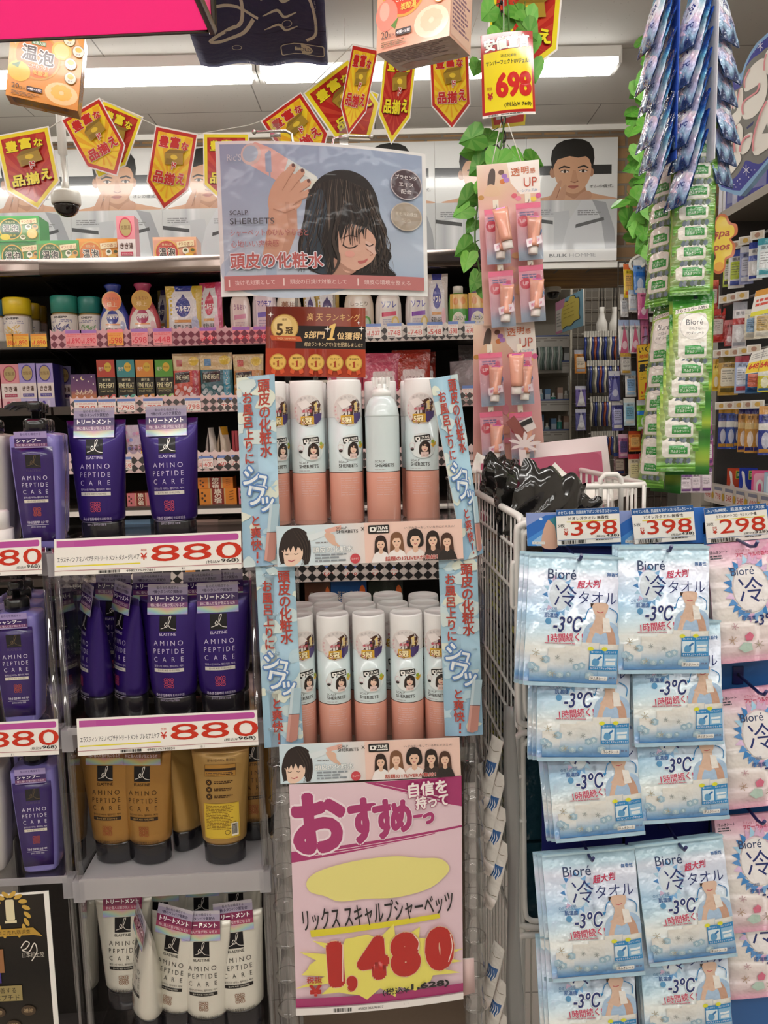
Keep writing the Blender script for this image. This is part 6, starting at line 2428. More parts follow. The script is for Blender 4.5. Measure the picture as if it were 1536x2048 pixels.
A.txt('頭皮の化粧水', 24, 238, 33, 'b0605c', w=192, bold=.03, al='l', out=('d8dce2', .05))
A.rect(9, 268, W - 8, 297, 'b06e6c')
for x, s_ in ((18, '抜け毛対策として'), (132, '頭皮の日焼け対策として'), (282, '頭皮の環境を整える')):
 A.rect(x, 275, x + 3, 290, 'dcc4be')
 A.txt(s_, x + 14, 282, 10, 'dcc4be', w=len(s_) * 10.4, al='l')
card('hanging_poster', [(430, 283), (851, 308), (856, 593), (443, 594)], 1.27, W, H, A, 'glossy laminated poster of a woman spraying her hair, clipped above the cans', 'poster', 'laminate', bow=.022, nu=14, thick=.0015, yc=10)

# wire stand and clips
t = thing('wire_stand', 'chrome wire frame behind the hair poster, carrying its clips', 'stand')
Yw = 1.29
a0, a1 = P(508, 264, Yw), P(584, 268, Yw)
b0, b1 = P(664, 288, Yw), P(742, 274, Yw)
MB().tube([a0, P(540, 263, Yw), P(572, 262, Yw), P(583, 268, Yw), P(588, 300, Yw), P(592, 480, Yw), P(594, 740, Yw)], .0024, 'c9c5be', 'metal', 8).obj('wire', t)
MB().tube([P(594, 740, Yw), P(668, 740, Yw), P(668, 480, Yw), P(664, 300, Yw), P(668, 278, Yw), P(690, 271, Yw), b1], .0024, 'c9c5be', 'metal', 8).obj('wire', t)
for p_ in (a0, b1):
 MB().sphere(p_, .004, .004, .004, 'c9c5be', 'metal', 10, 6).obj('end_knob', t)
q0 = P(594, 740, Yw)
q1 = P(668, 740, Yw)
MB().box(q0.x - .012, Yw - .02, CZ1 + .228, q1.x + .012, Yw + .03, CZ1 + .232, 'c9c5be', 'metal').obj('foot_plate', t)
for k, (px, py) in enumerate(((549, 264), (687, 270))):
 p = P(px, py, 1.262)
 c = thing('plastic_clip', ['clear plastic clip gripping the hair poster above the hand', 'clear plastic clip gripping the hair poster above the hair'][k], 'clip', TR(p), 'clear clips on the hair poster')
 MB().box(-.007, 0, -.022, .007, .003, .02, 'e6e4e0', 'clear').obj('front_jaw', c)
 MB().box(-.007, .02, -.022, .007, .023, .02, 'e6e4e0', 'clear').obj('rear_jaw', c)
 MB().tube([(-.008, .0115, 0), (.008, .0115, 0)], .0035, 'b8b4ae', 'metal', 10).obj('spring', c)

# ================================================================ white wire cart on the right
WHT = 'dcdad4'
Nc = P(1043, 1036, 1.14)
Fc = PZ(952, 984, Nc.z)
dirv = (Fc - Nc)
cart = thing('wire_cart', 'tall white wire cage cart between the spray cans and the hanging wipes', 'wire cart')

def cart_pt(t, z):
 return Vector((Nc.x + dirv.x * t, Nc.y + dirv.y * t, z))

mb = MB()
for k in range(14):
 t_ = .04 + .92 * k / 13
 mb.tube([cart_pt(t_, .12), cart_pt(t_, Nc.z)], .0014, WHT, 'enamel', 6)
for py in (1105, 1196, 1412, 1468, 1560, 1655, 1790, 1900):
 z = P(1040, py, 1.14).z
 mb.tube([cart_pt(0, z), cart_pt(1, z)], .003, WHT, 'enamel', 6)
mb.obj('side_mesh', cart)
MB().tube([cart_pt(1, .05), cart_pt(1, Nc.z - .015), cart_pt(.97, Nc.z), cart_pt(.03, Nc.z), cart_pt(0, Nc.z - .012), cart_pt(0, .05)], .0062, WHT, 'enamel', 10).obj('side_frame', cart)
# front face of the cart behind the hanging boards
YF_ = 1.135
def fpath(pts, r=.0055, nm='front_frame'):
 MB().tube(smooth([tuple(P(x, y, YF_)) for x, y in pts], 4, False), r, WHT, 'enamel', 8).obj(nm, cart)

fpath([(1120, 1044), (1070, 1046), (1040, 1052), (1034, 1080), (1036, 1260), (1038, 1420), (1044, 1446), (1075, 1450), (1120, 1448)])
fpath([(1120, 1056), (1070, 1060), (1052, 1066), (1047, 1090), (1048, 1260), (1050, 1400), (1058, 1434), (1085, 1440), (1120, 1438)], .0045)
fpath([(1120, 1462), (1060, 1464), (1036, 1472), (1032, 1500), (1034, 1700), (1036, 1830), (1044, 1850), (1080, 1854), (1120, 1852)])
fpath([(1120, 1476), (1066, 1478), (1050, 1488), (1046, 1510), (1048, 1700), (1050, 1815), (1058, 1838), (1080, 1842), (1120, 1840)], .0045)
fpath([(1120, 1868), (1060, 1870), (1040, 1874), (1040, 1900), (1044, 2060), (1046, 2120)])
for y0, y1 in ((1122, 1218), (1552, 1642)):
 fpath([(1050, y0), (1030, y0 + 3), (1025, y0 + 12), (1025, y1 - 14), (1030, y1 - 3), (1052, y1)], .0042, 'hinge_loop')
xr2 = .72
MB().tube([(Nc.x, Nc.y, Nc.z - .004), (xr2, Nc.y, Nc.z - .004)], .005, WHT, 'enamel', 8).obj('front_rail', cart)
mb = MB()
for k in range(14):
 x = Nc.x + .04 * k + .02
 mb.tube([(x, Fc.y, .12), (x, Fc.y, Nc.z - .12)], .0022, WHT, 'enamel', 5)
mb.obj('rear_mesh', cart)
MB().tube([cart_pt(1, Nc.z - .12), (xr2, Fc.y, Nc.z - .12)], .005, WHT, 'enamel', 8).obj('rear_rail', cart)
MB().box(Nc.x, Nc.y + .01, .08, xr2, Fc.y, .1, 'b8b4ac', 'enamel').obj('floor_tray', cart)

# black film packs in the cart
rn = random.Random(8)

def crumple(w_, h_, d, seed, col, m='shiny', amp=.008):
 r = random.Random(seed)
 ws = [(r.uniform(3, 15), r.uniform(3, 15), r.uniform(0, 6), Vector((r.uniform(-1, 1), r.uniform(-1, 1), r.uniform(-1, 1)))) for k in range(7)]
 mb = MB()
 for side in (-1, 1):
  def fn(u, v, h, side=side):
   o = Vector((0, 0, 0))
   for a_, b_, c_, dv in ws:
    o += dv * (amp * .45 * abs(math.sin(a_ * u + b_ * v + c_)))
   th = d / 2 * math.sin(pi * u) ** .6 * math.sin(pi * v) ** .6
   return Vector(((u - .5) * w_, side * th, h_ * (1 - v) + .012 * abs(math.sin(9 * u + seed)) * (1 - v))) + o
  mb.sheet(fn, 22, 22, col, m)
 return mb

zt = Nc.z
for k, (px, py, Y, w_, h_, yaw, ro) in enumerate([(985, 1000, 1.62, .11, .115, 40, 10), (1003, 1006, 1.52, .11, .11, 50, -6), (1018, 1012, 1.43, .11, .11, 35, 4), (1034, 1022, 1.34, .12, .11, 48, -4), (1056, 1030, 1.24, .13, .12, 20, 18), (1080, 1034, 1.3, .12, .09, -10, 20)]):
 p = P(px, py, Y)
 crumple(w_, h_, .05, k, '1b1918').obj('black_film_pack', None, f'glossy black film pack poking out of the wire cart, {ORD[k]} from the rear', 'pack', 'black film packs in the wire cart', M=TR((p.x + .01, Y, zt - .055), yaw, 0, ro))
for k in range(8):
 z = zt - .16 - .15 * (k // 2)
 y = 1.245 + .18 * (k % 2)
 a = Art(6e-5)
 mb = MB().box(-.19, -.086, -.072, .19, .086, .072, '23262a' if k < 4 else '1d3a44', 'film')
 a.noise_text(-80, -50, 60, 30, 6, 'a8a83a' if k % 2 else '8a9298', rn)
 a.rect(-60, 38, 20, 50, 'b8b83a')
 a.emit(mb, lambda x, y, h=0.0: (-.1905 - h, x * .001, -y * .001), 'film')
 mb.obj('dark_bundle', None, f'dark film bundle behind the cart wires, {["upper", "second", "third", "lowest"][k // 2]} layer, {["near", "rear"][k % 2]} one', 'bundle', 'dark film bundles inside the wire cart', M=TR((Nc.x + .199 + dirv.x * (y - Nc.y) / dirv.y, y, z), 2.9))

# grey clear strip on the cart corner
c = [P(1010, 1410, 1.12), P(1030, 1412, 1.105), P(1046, 2060, 1.09), P(1016, 2060, 1.11)]
f_ = quad(c, 1, 1)
mb = MB().sheet(lambda u, v, h: f_(u, v, h + .004 * math.sin(9 * v + 2 * u)), 3, 24, 'a4a6a4', 'frost', .001)
mb.obj('plastic_strip', None, 'crumpled clear plastic strip hanging down the cart corner', 'strip')

# long white packs hung on the cart side
mb = MB()
PW, PL = .026, .13
A = Art(5e-5)
A.rect(0, 0, 32, 130, 'dcd7cf', 1, 1)
A.poly([(3, 44), (29, 40), (28, 56), (22, 68), (14, 64), (6, 70)], '2f5c94')
for k in range(4):
 A.curve([(6 + 5 * k, 46), (10 + 5 * k, 54), (8 + 5 * k, 64), (12 + 4 * k, 66)], 1.6, 'dfe6ea', 4, True)
A.line([(2, 98), (16, 101), (30, 97)], 1, '6a5a3a')
A.line([(4, 20), (16, 23), (28, 19)], .8, '6a5a3a')
A.rect(0, 104, 32, 130, 'd8cdc4')
lp = lambda u, v, h: Vector(((u - .5) * PW * (1 - .5 * max(0, v - .85) / .15), -h - .006 * math.sin(pi * u) * math.sin(pi * v), -PL * v))
mb.sheet(lambda u, v, h: lp(u, v, 0), 6, 10, 'dcd7cf', 'film')
mb.sheet(lambda u, v, h: Vector((lp(u, v, 0).x, -lp(u, v, 0).y, lp(u, v, 0).z)), 6, 10, 'c9a9a4', 'film')
A.emit(mb, lambda x, y, h=0.0: lp(min(.99, max(.01, x / 32)), y / 130, h + .0004), 'film', cuts(0, 32, 6), cuts(0, 130, 10))
wm = mb.mesh('long_white_pack')
for k, (x, y) in enumerate([(996, 1476), (1001, 1546), (1005, 1614), (1009, 1684), (999, 1890), (1006, 1962), (1010, 2030)]):
 Y = 1.17 - .004 * (k % 4)
 o = bpy.data.objects.new('long_white_pack', wm)
 S.collection.objects.link(o)
 o.matrix_basis = TR(P(x, y, Y), -52, -5, 12)
 tag(o, f'long white pack with a blue brush swirl on the cart side, {ORD[k]} from the top', 'pack', 'long white packs hung on the cart side')

# ---------------------------------------------------------------- basket on the cart with papers and the palm sign
nl, nr = P(1040, 977, 1.3), P(1299, 969, 1.3)
nr.z = nl.z = (nl.z + nr.z) / 2
fr = PZ(1136, 934, nr.z)
fl = nl + (fr - nr)
bk = thing('wire_basket', 'white wire basket on top of the cart, full of paper slips', 'basket')
ring_ = []
for a_, b_, c_ in ((fl, nl, nr), (nl, nr, fr), (nr, fr, fl), (fr, fl, nl)):
 u1, u2 = (a_ - b_).normalized(), (c_ - b_).normalized()
 for t_ in (0, .5, 1):
  e = .03
  ring_.append(b_ + u1 * e * (1 - t_) ** 2 + u2 * e * t_ ** 2)
MB().tube(ring_, .0055, 'e6e3dc', 'enamel', 10, True).obj('rim', bk)
for nm, a_, b_, n_ in (('front_wires', nl, nr, 11), ('rear_wires', fl, fr, 11), ('side_wires', nr, fr, 12), ('side_wires', nl, fl, 12)):
 mb = MB()
 for k in range(n_):
  p = a_.lerp(b_, (k + .5) / n_)
  mb.tube([p, p + Vector((0, 0, -.09))], .0026, 'e6e3dc', 'enamel', 6)
 mb.tube([a_ + Vector((0, 0, -.09)), b_ + Vector((0, 0, -.09))], .003, 'e6e3dc', 'enamel', 6)
 mb.obj(nm, bk)
for a_, b_, t0 in ((fl, fr, .75), (nl, nr, .62)):
 p = a_.lerp(b_, t0)
 q = a_.lerp(b_, t0 + .16)
 MB().tube([p + Vector((0, 0, -.05)), p + Vector((0, 0, .012)), p + Vector((.008, 0, .02)), q + Vector((-.008, 0, .02)), q + Vector((0, 0, .012)), q + Vector((0, 0, -.05))], .0048, 'e6e3dc', 'enamel', 8).obj('handle', bk)
mb = MB().poly([nl + Vector((0, 0, -.09)), nr + Vector((0, 0, -.09)), fr + Vector((0, 0, -.09)), fl + Vector((0, 0, -.09))], 'cfcbc2', 'enamel')
mb.obj('bottom', bk)
for k, (x, y, Y, w_, h_, ya, ti, ro) in enumerate([(1062, 985, 1.42, .05, .04, 10, -20, 20), (1092, 985, 1.45, .055, .055, -20, -15, 42), (1078, 1010, 1.36, .09, .05, 8, -25, -8), (1128, 1000, 1.42, .06, .05, 30, -20, -26), (1180, 1004, 1.38, .08, .04, 0, -30, 6), (1235, 1000, 1.5, .07, .05, -10, -30, -12),
                                                  (966, 950, 1.75, .05, .05, 15, -15, 18), (990, 956, 1.72, .06, .05, -10, -25, -10)]):
 p = P(x, y, Y)
 m_ = MB().sheet(lambda u, v, h: Vector(((u - .5) * w_, -h + .012 * math.sin(3 * u + 2 * v), h_ * (1 - v))), 5, 5, 'e3dfd6', 'paper', .0006)
 m_.obj('paper_slip', None, f'white folded paper slip in the basket, {ORD[k]} of those sticking up' if k < 6 else f'white folded paper slip behind the black film packs, {["smaller", "larger"][k - 6]} one', 'paper', 'white paper slips in the wire basket', M=TR(p, ya, ti, ro))
ps = thing('palm_sign', 'pink and white cardboard sign with a cut-out palm tree behind the basket', 'sign')
card('white_board', [(1072, 887), (1213, 871), (1230, 1020), (1060, 1040)], 1.72, 10, 10, None, None, None, 'card', .004, parent=ps, base='e2d2d0')
A = Art(6e-5)
A.rrect(0, 0, 240, 120, 20, 'bd5a76')
A.rect(0, 0, 60, 120, 'bd5a76')
A.rect(0, 60, 240, 120, 'bd5a76')
A.txt('タヒチ グとケ。', 120, 66, 9, '5a2030', w=80)
card('pink_panel', [(962, 927), (1203, 902), (1212, 1016), (955, 1044)], 1.705, 240, 120, A, None, None, 'card', .003, parent=ps, base='bd5a76')
pm = MB()
pts = []
lobes = [(90, 1.0), (50, 1.05), (14, 1.15), (-24, .95), (204, .95), (166, 1.1), (130, 1.05)]
lobes = sorted(lobes, key=lambda q: q[0])
for an, r in lobes:
 for da, rr in ((-17, .34), (-9, .75), (3, 1.0), (9, .8), (15, .4)):
  a_ = math.radians(an + da)
  pts.append((.034 * r * rr * math.cos(a_), .03 * r * rr * math.sin(a_)))
trunk = [(-.012, -.012), (-.004, -.05), (.002, -.075), (.018, -.075), (.012, -.045), (.004, -.012)]
pm.prism(pts, 0, .004, 'e4d5d2', 'card')
pm.prism(trunk, .0005, .0035, 'e4d5d2', 'card')
p = P(1049, 889, 1.7)
pm.obj('palm_tree', ps, M=TR(p, 0, 0, 6))

# ================================================================ hanging boards with cooling wipes
BW, BH = 140.0, 196.0

def biore_art():
 A = Art(3e-5)
 W, H = BW, BH
 navy, red = '26346f', 'c2385a'
 gl = ramp([(0, 'a9cbdc'), (.1, 'b9d6e2'), (.16, 'd3dae6'), (.3, 'bfd4e6'), (.45, '9dc4de'), (.58, 'b5d3df'), (.72, 'd5d8cf'), (.86, 'a5c3d8'), (.94, '5c92c4'), (1, 'b8b8c4')])
 gr = ramp([(0, 'a9cbdc'), (.1, 'bcd6e2'), (.16, 'd9dce8'), (.35, 'cad4e6'), (.5, 'd2dfe6'), (.7, 'dadad4'), (.86, 'aac6da'), (.94, '6a9cca'), (1, 'bcbcc8')])
 A.rect(0, 0, W, H, lambda x, y: mix(gl(y / H), gr(y / H), min(1, x / W * 1.4)), 8, 30)
 # crystal ring
 rn = random.Random(3)
 for k in range(16):
  a = 2 * pi * k / 16
  x, y = 46 + 19 * math.cos(a), 60 + 27 * math.sin(a)
  r = 5.5
  A.poly([(x + r * math.cos(a), y + r * 1.2 * math.sin(a)), (x + r * .8 * math.cos(a + 2), y + r * .8 * math.sin(a + 2)), (x + r * .9 * math.cos(a + 4), y + r * .9 * math.sin(a + 4))], rn.choice(('4a86c4', '7fb0dc', '5f9ad0', 'd0b8d4', 'a9cfe8')))
 A.ell(47, 60, 15, 22, 'd8e4ee', 28)
 A.txt('Bioré', 50, 29, 15, '35456a', w=42, bold=.005)
 A.txt('無香性', 126, 27, 6, '3a6aa8', w=18, bold=.02)
 A.txt('超大判', 90, 42, 12, red, w=34, sh=.22, bold=.03, rot=-5)
 A.txt('冷', 56, 60, 34, navy, w=33, bold=-.004)
 A.txt('タオル', 104, 62, 19, navy, w=58, bold=-.004)
 A.txt('のせている間', 31, 82, 5.5, '4a78a8', w=26, rot=-5)
 A.line([(18, 88), (34, 85), (46, 84)], .5, '4a78a8')
 A.txt('肌温度', 36, 90, 7, '2f5a9a', w=20, bold=.02)
 A.ell(32, 99, 4.5, 5, '5a9ac8', 14)
 A.txt('-3℃', 61, 102, 24, navy, w=42, bold=.02, sh=.12, out=('e2ebf2', .05))
 A.txt('1時間続く!', 58, 122, 13, red, w=52, bold=.02, rot=-5, out=('e6eaee', .05))
 A.noise_text(28, 130, 76, 132.5, 1, 'c87a8a', RND)
 # figure
 sk, s2 = 'd9b9a4', 'c49c86'
 A.blob([(84, 128), (86, 108), (96, 98), (112, 96), (128, 98), (139, 110), (139, 134), (100, 138)], 'a9c4e0', 5)
 A.poly([(101, 84), (116, 84), (117, 100), (128, 108), (110, 116), (92, 108), (101, 100)], sk)
 A.blob([(97, 70), (118, 70), (119, 80), (113, 89), (106, 90), (99, 84)], sk, 5)
 A.line([(103, 82), (108, 83.5), (113, 82)], 1.2, 'c05a60')
 A.poly([(98, 70), (94, 78), (93, 70)], '3a2a26')
 A.curve([(86, 92), (90, 80), (96, 76)], 1.4, '2f80b8')
 A.curve([(122, 76), (134, 84), (134, 98)], 1.4, '2f80b8')
 A.poly([(82, 92), (88, 92), (84, 97)], '2f80b8')
 A.blob([(88, 134), (92, 116), (98, 100), (103, 90), (108, 94), (106, 104), (98, 122), (96, 136)], sk, 5)
 A.blob([(134, 134), (132, 116), (124, 102), (114, 98), (112, 106), (120, 116), (124, 136)], s2, 5)
 A.poly([(112, 90), (122, 92), (126, 112), (114, 112)], 'ece8e2')
 # the folded towels with seams
 for x0, x1, y0 in ((8, 36, 150), (34, 60, 138), (58, 84, 134), (82, 110, 128), (110, 139, 130)):
  ya = y0
  tg = ramp([(0, 'e2e0d8'), (.45, 'd6dada'), (.75, '8fb4d2'), (1, '4f86c0')])
  A.rect(x0, y0, x1, 190, lambda x, y, ya=ya: tg((y - ya) / (190 - ya)), 1, 10)
  A.rect(x1 - 1.6, y0 + 1, x1 - .6, 190, lambda x, y, ya=ya: mix(tg((y - ya) / (190 - ya)), '5a86b0', .35), 1, 10)
 # cubes and flakes
 for k in range(9):
  x, y = 8 + k * 11 + rn.uniform(-3, 3), 158 + rn.uniform(-4, 22)
  r = rn.uniform(4, 6.5)
  A.poly([(x - r, y - r * .6), (x, y - r), (x + r, y - r * .5), (x + r * .9, y + r * .7), (x, y + r), (x - r, y + r * .6)], mix('8aaabe', 'a8c4d2', rn.random()))
  A.poly([(x - r * .6, y - r * .3), (x, y - r * .6), (x + r * .5, y), (x, y + r * .6)], mix('b0c8d4', 'c8d8dc', rn.random()))
 for x, y, r, c in ((16, 146, 6, 'b0a88c'), (26, 156, 4, 'a8a698'), (12, 172, 5, '8aa0b0'), (48, 152, 4, '9aa2a0'), (68, 156, 4, '9aa2a0'), (42, 176, 5, 'b0ae9c')):
  for j in range(3):
   a = pi * j / 3 + .3
   A.line([(x - r * math.cos(a), y - r * math.sin(a)), (x + r * math.cos(a), y + r * math.sin(a))], .8, c)
 # blue instruction box
 A.rect(95, 138, 138, 169, '2f86c0')
 A.ell(96, 137, 4.5, 3, 'd8d83a', 12)
 A.ell(117, 137, 4.5, 3, 'd8d83a', 12)
 A.txt('使い分ける', 104, 141.5, 3, 'e8f0f4', w=14)
 A.txt('広げてふける', 126, 141.5, 3, 'e8f0f4', w=18)
 A.rect(96, 145, 115, 163, 'd3e4ec')
 A.rect(117, 145, 137, 163, '8abadc')
 A.blob([(99, 158), (101, 152), (107, 152), (110, 156), (108, 162), (101, 162)], '5a9ac8', 4)
 A.line([(107, 153), (113, 148)], 3, '2f6fa8')
 A.rect(119, 151, 135, 154, 'e4ecf0')
 A.rect(120, 156, 134, 161, 'dce6ea')
 A.txt('らくらくスティックセット！', 116.5, 166, 3.4, 'e8f0f4', w=38, bold=.02)
 A.rrect(97, 178, 124, 185, 1, 'e9e9e6')
 A.txt('汗ふきシート', 110.5, 181.5, 5, '2a2a34', w=24, bold=.02)
 A.noise_text(126, 179, 138, 183, 1, '6a7a9a', RND)
 A.rect(0, H - 6, W, H, 'a8c8da')
 A.rect(0, 0, W, 3, 'b4d2de')
 return A

def floral_art():
 A = Art(3e-5)
 W, H = 130.0, 190.0
 navy, red = '26346f', 'c2385a'
 g = ramp([(0, 'e0a6c0'), (.1, 'e6b8cc'), (.25, 'e8dcdc'), (.6, 'e8e2dc'), (.9, 'e2cdd0'), (1, 'dca0b8')])
 A.rect(0, 0, W, H, lambda x, y: g(min(1, y / H + .12 * abs(x / W - .4) * (1 if y < 60 else 0))), 8, 24)
 rn = random.Random(9)
 for k in range(18):
  A.ell(rn.uniform(60, 128), rn.uniform(4, 34), rn.uniform(3, 7), rn.uniform(3, 7), mix('e29abc', 'f2cfe0', rn.random()), 10)
 A.txt('汗ふきシート', 18, 12, 5.5, '3a3a44', w=28, bold=.02)
 A.noise_text(4, 17, 26, 24, 2, '4a4a54', RND)
 A.txt('リフレッシュ', 56, 12, 4.5, red, w=22)
 A.txt('フローラルの香り', 70, 19, 7, red, w=52, bold=.03)
 for k in range(26):
  a = 2 * pi * k / 26
  x, y = 60 + 33 * math.cos(a), 72 + 44 * math.sin(a)
  r = 8.5
  A.poly([(x + r * math.cos(a), y + r * 1.2 * math.sin(a)), (x + r * .8 * math.cos(a + 2), y + r * .8 * math.sin(a + 2)), (x + r * .9 * math.cos(a + 4), y + r * .9 * math.sin(a + 4))], rn.choice(('3f86c8', '7fb0e0', '5f9ad8', 'd8b0d0', 'a9d4ee', 'e0c0e0')))
 A.ell(60, 72, 27, 37, 'ece8e8', 32)
 A.txt('Bioré', 50, 44, 13, '35456a', w=36, bold=.005)
 A.txt('冷', 60, 74, 40, navy, w=38)
 A.txt('ひやシート', 78, 92, 4.5, navy, w=20)
 A.txt('ふいた瞬間', 46, 108, 5, '4a6a9a', w=22, rot=-4)
 A.txt('肌温度', 52, 118, 7, '2f5a9a', w=22, bold=.02)
 A.txt('-3℃', 80, 122, 18, navy, w=38, bold=.02, sh=.12)
 for x, y, r, c in ((30, 130, 6, 'c8a0a8'), (26, 152, 7, 'b89a80'), (66, 162, 8, 'a89a84'), (84, 152, 4, 'c8b8a8')):
  for j in range(3):
   a = pi * j / 3 + .3
   A.line([(x - r * math.cos(a), y - r * math.sin(a)), (x + r * math.cos(a), y + r * math.sin(a))], 1, c)
 A.poly([(44, 146), (52, 140), (58, 146), (55, 154), (46, 154)], 'd8708c')
 A.poly([(34, 166), (42, 156), (54, 158), (56, 170), (44, 174)], 'b8d0c4')
 return A

def wipe_pack(W, H, d, art, back, seal, m='film'):
 """pillow pack, top at the origin, hanging down"""
 def fn(u, v, h):
  t_ = min(1, max(0, (v - .1) / .84))
  k = math.sin(pi * t_) ** .5 * math.sin(pi * min(.999, max(.001, u))) ** .55
  rp = .00022 * math.sin(u * 31 + v * 9) * math.sin(v * 13 + u * 5) * (1 if .02 < u < .98 else 0)
  edge = .0006 * math.sin(v * 26) * (1 if u < .06 or u > .94 else 0)
  return Vector(((u - .5) * W * .001, -d * (.22 + .78 * v ** .4) * k * .5 - rp * 1.0 + edge - h - .0006, -v * H * .001))
 mb = MB()
 mb.sheet(lambda u, v, h: fn(u, v, 0), 26, 30, seal, m)
 mb.sheet(lambda u, v, h: Vector((fn(u, v, 0).x, -fn(u, v, 0).y * .5 + .0006, fn(u, v, 0).z)), 26, 30, back, m)
 art.emit(mb, lambda x, y, h=0.0: fn(min(.998, max(.002, x / W)), min(1, max(0, y / H)), .0003 + h), m, cuts(0, W, 26), cuts(0, H, 30))
 return mb

wip = {'b': wipe_pack(BW, BH, .016, biore_art(), 'a8c4d4', 'b4d2de').mesh('wipe_pack'), 'p': wipe_pack(130.0, 190.0, .024, floral_art(), 'dca8bc', 'e0b0c4').mesh('wipe_pack')}

def wipe(kind, tl, tr, Y, tilt, lab, grp):
 A_, B_ = P(tl[0], tl[1], Y), P(tr[0], tr[1], Y)
 ang = math.degrees(math.atan2((B_ - A_).z, (B_ - A_).x))
 sc = (B_ - A_).length / ((BW if kind == 'b' else 130) * .001)
 o = bpy.data.objects.new('wipe_pack', wip[kind])
 S.collection.objects.link(o)
 o.matrix_basis = TR((A_ + B_) / 2, 0, tilt, -ang + 2.2 if False else -ang, sc)
 return tag(o, lab, 'wipe pack', grp)

rows = ['top', 'second', 'third', 'fourth', 'fifth']
colA = [((1058, 1106), (1246, 1114)), ((1074, 1262), (1260, 1262)), ((1086, 1436), (1266, 1418)), ((1083, 1708), (1268, 1692)), ((1088, 1872), (1264, 1862))]
colB = [((1236, 1093), (1418, 1092)), ((1262, 1246), (1440, 1240)), ((1268, 1404), (1444, 1392)), ((1268, 1690), (1444, 1668)), ((1274, 1846), (1448, 1832))]
colC = [((1412, 1092), (1576, 1076)), ((1430, 1384), (1594, 1366)), ((1428, 1636), (1590, 1620)), ((1440, 1774), (1598, 1760))]
for nm, col, kd, n_ in (('first column of blue wipes', colA, 'b', 3), ('second column of blue wipes', colB, 'b', 3), ('pink column at the photo edge', colC, 'p', 2)):
 for r, (a_, b_) in enumerate(col):
  for d_ in range(n_):
   off = -9 * d_ if nm.startswith('first') else -6 * d_
   Y = 1.045 + .017 * d_ + .004 * r + (.03 if nm.startswith('pink') else 0)
   pos = ['front pack', 'middle pack', 'rear pack'][d_] if n_ == 3 else ['front pack', 'rear pack'][d_]
   what = 'pale blue cooling wipe pack' if kd == 'b' else 'pink floral wipe pack'
   wipe(kd, (a_[0] + off, a_[1] - 2 * d_), (b_[0] + off, b_[1] - 2 * d_), Y, -5.5, f'{what}, {pos}, {rows[r]} hook, {nm}', f'{what}s on hooks')

# boards, hooks, header cards
for k, (x0, x1, col, nm, bc) in enumerate([(1086, 1256, colA, 'navy hanging board behind the first column of blue wipes', '1d2266'), (1262, 1436, colB, 'navy hanging board behind the second column of blue wipes', '1d2266'), (1442, 1640, colC, 'blue snowflake hanging board behind the pink wipes', '2f66a8')]):
 t = thing('hanging_board', nm, 'display board', None, 'hanging boards on the cart front')
 Yb = 1.118
 a0, b0 = P(x0, 1040, Yb), P(x1, 1040, Yb)
 zb = P(x0, 2200, Yb).z
 mb = MB().box(a0.x, Yb, zb, b0.x, Yb + .003, a0.z, bc, 'card')
 if k == 2:
  A = Art(5e-5)
  rn = random.Random(2)
  for j in range(26):
   x, y, r = rn.uniform(4, 140), rn.uniform(4, 740), rn.uniform(1, 5)
   for i in range(3):
    a = pi * i / 3
    A.line([(x - r * math.cos(a), y - r * math.sin(a)), (x + r * math.cos(a), y + r * math.sin(a))], .6, '9ac0e0')
  A.emit(mb, lambda x, y, h=0.0: (a0.x + x * .001, Yb - .0004 - h, a0.z - y * .001), 'card')
 mb.obj('board', t)
 for r, (a_, b_) in enumerate(col):
  hx, hy = (a_[0] + b_[0]) / 2, (a_[1] + b_[1]) / 2
  p = P(hx, hy + 4, 1.06)
  hid = r in ((1, 2, 4) if k < 2 else (3,))
  mb = MB().tube([(p.x, Yb, p.z + .004), (p.x, 1.09, p.z)] if hid else [(p.x, Yb, p.z + .004), (p.x, 1.05, p.z - .002), (p.x, 1.036, p.z + .001), (p.x, 1.03, p.z + .009)], .0024, '20255c', 'plastic', 8)
  mb.box(p.x - .008, Yb - .003, p.z - .012, p.x + .008, Yb, p.z + .016, '20255c', 'plastic')
  mb.obj('hook', t)

def head_art():
 A = Art(4e-5)
 A.rect(0, 0, 190, 76, '8a9cd0')
 A.poly([(0, 30), (40, 6), (190, 0), (190, 76), (0, 76)], '2a6cc0')
 A.poly([(0, 60), (60, 20), (110, 40), (60, 76), (0, 76)], '4a90d8')
 A.poly([(10, 66), (64, 24), (80, 76), (20, 76)], '9ac4e8')
 A.blob([(30, 78), (34, 40), (46, 16), (58, 30), (62, 78)], 'd8ac94', 5)
 A.poly([(46, 16), (66, 8), (74, 40), (62, 70), (58, 30)], '3a8a94')
 A.ell(30, 14, 4, 3, 'd8e4f0', 10)
 A.rect(10, 66, 36, 72, 'e6e4de')
 A.txt('汗ふきシート', 23, 69, 4, '3a3a44', w=22)
 A.vtxt('涼感', 67, 36, 14, '26346f', size=14)
 return A

ha = head_art()
for q, lab in (([(1052, 1026), (1236, 1022), (1240, 1092), (1055, 1092)], 'blue header card with a close-up cheek above the first blue wipes column'), ([(1238, 1022), (1410, 1014), (1412, 1086), (1242, 1090)], 'blue header card with a close-up cheek above the second blue wipes column'), ([(1404, 1018), (1600, 1006), (1602, 1080), (1408, 1090)], 'blue header card with a close-up cheek above the pink wipes')):
 card('header_card', q, 1.1, 190, 76, ha, lab, 'header card', 'card', group='blue header cards over the wipes')

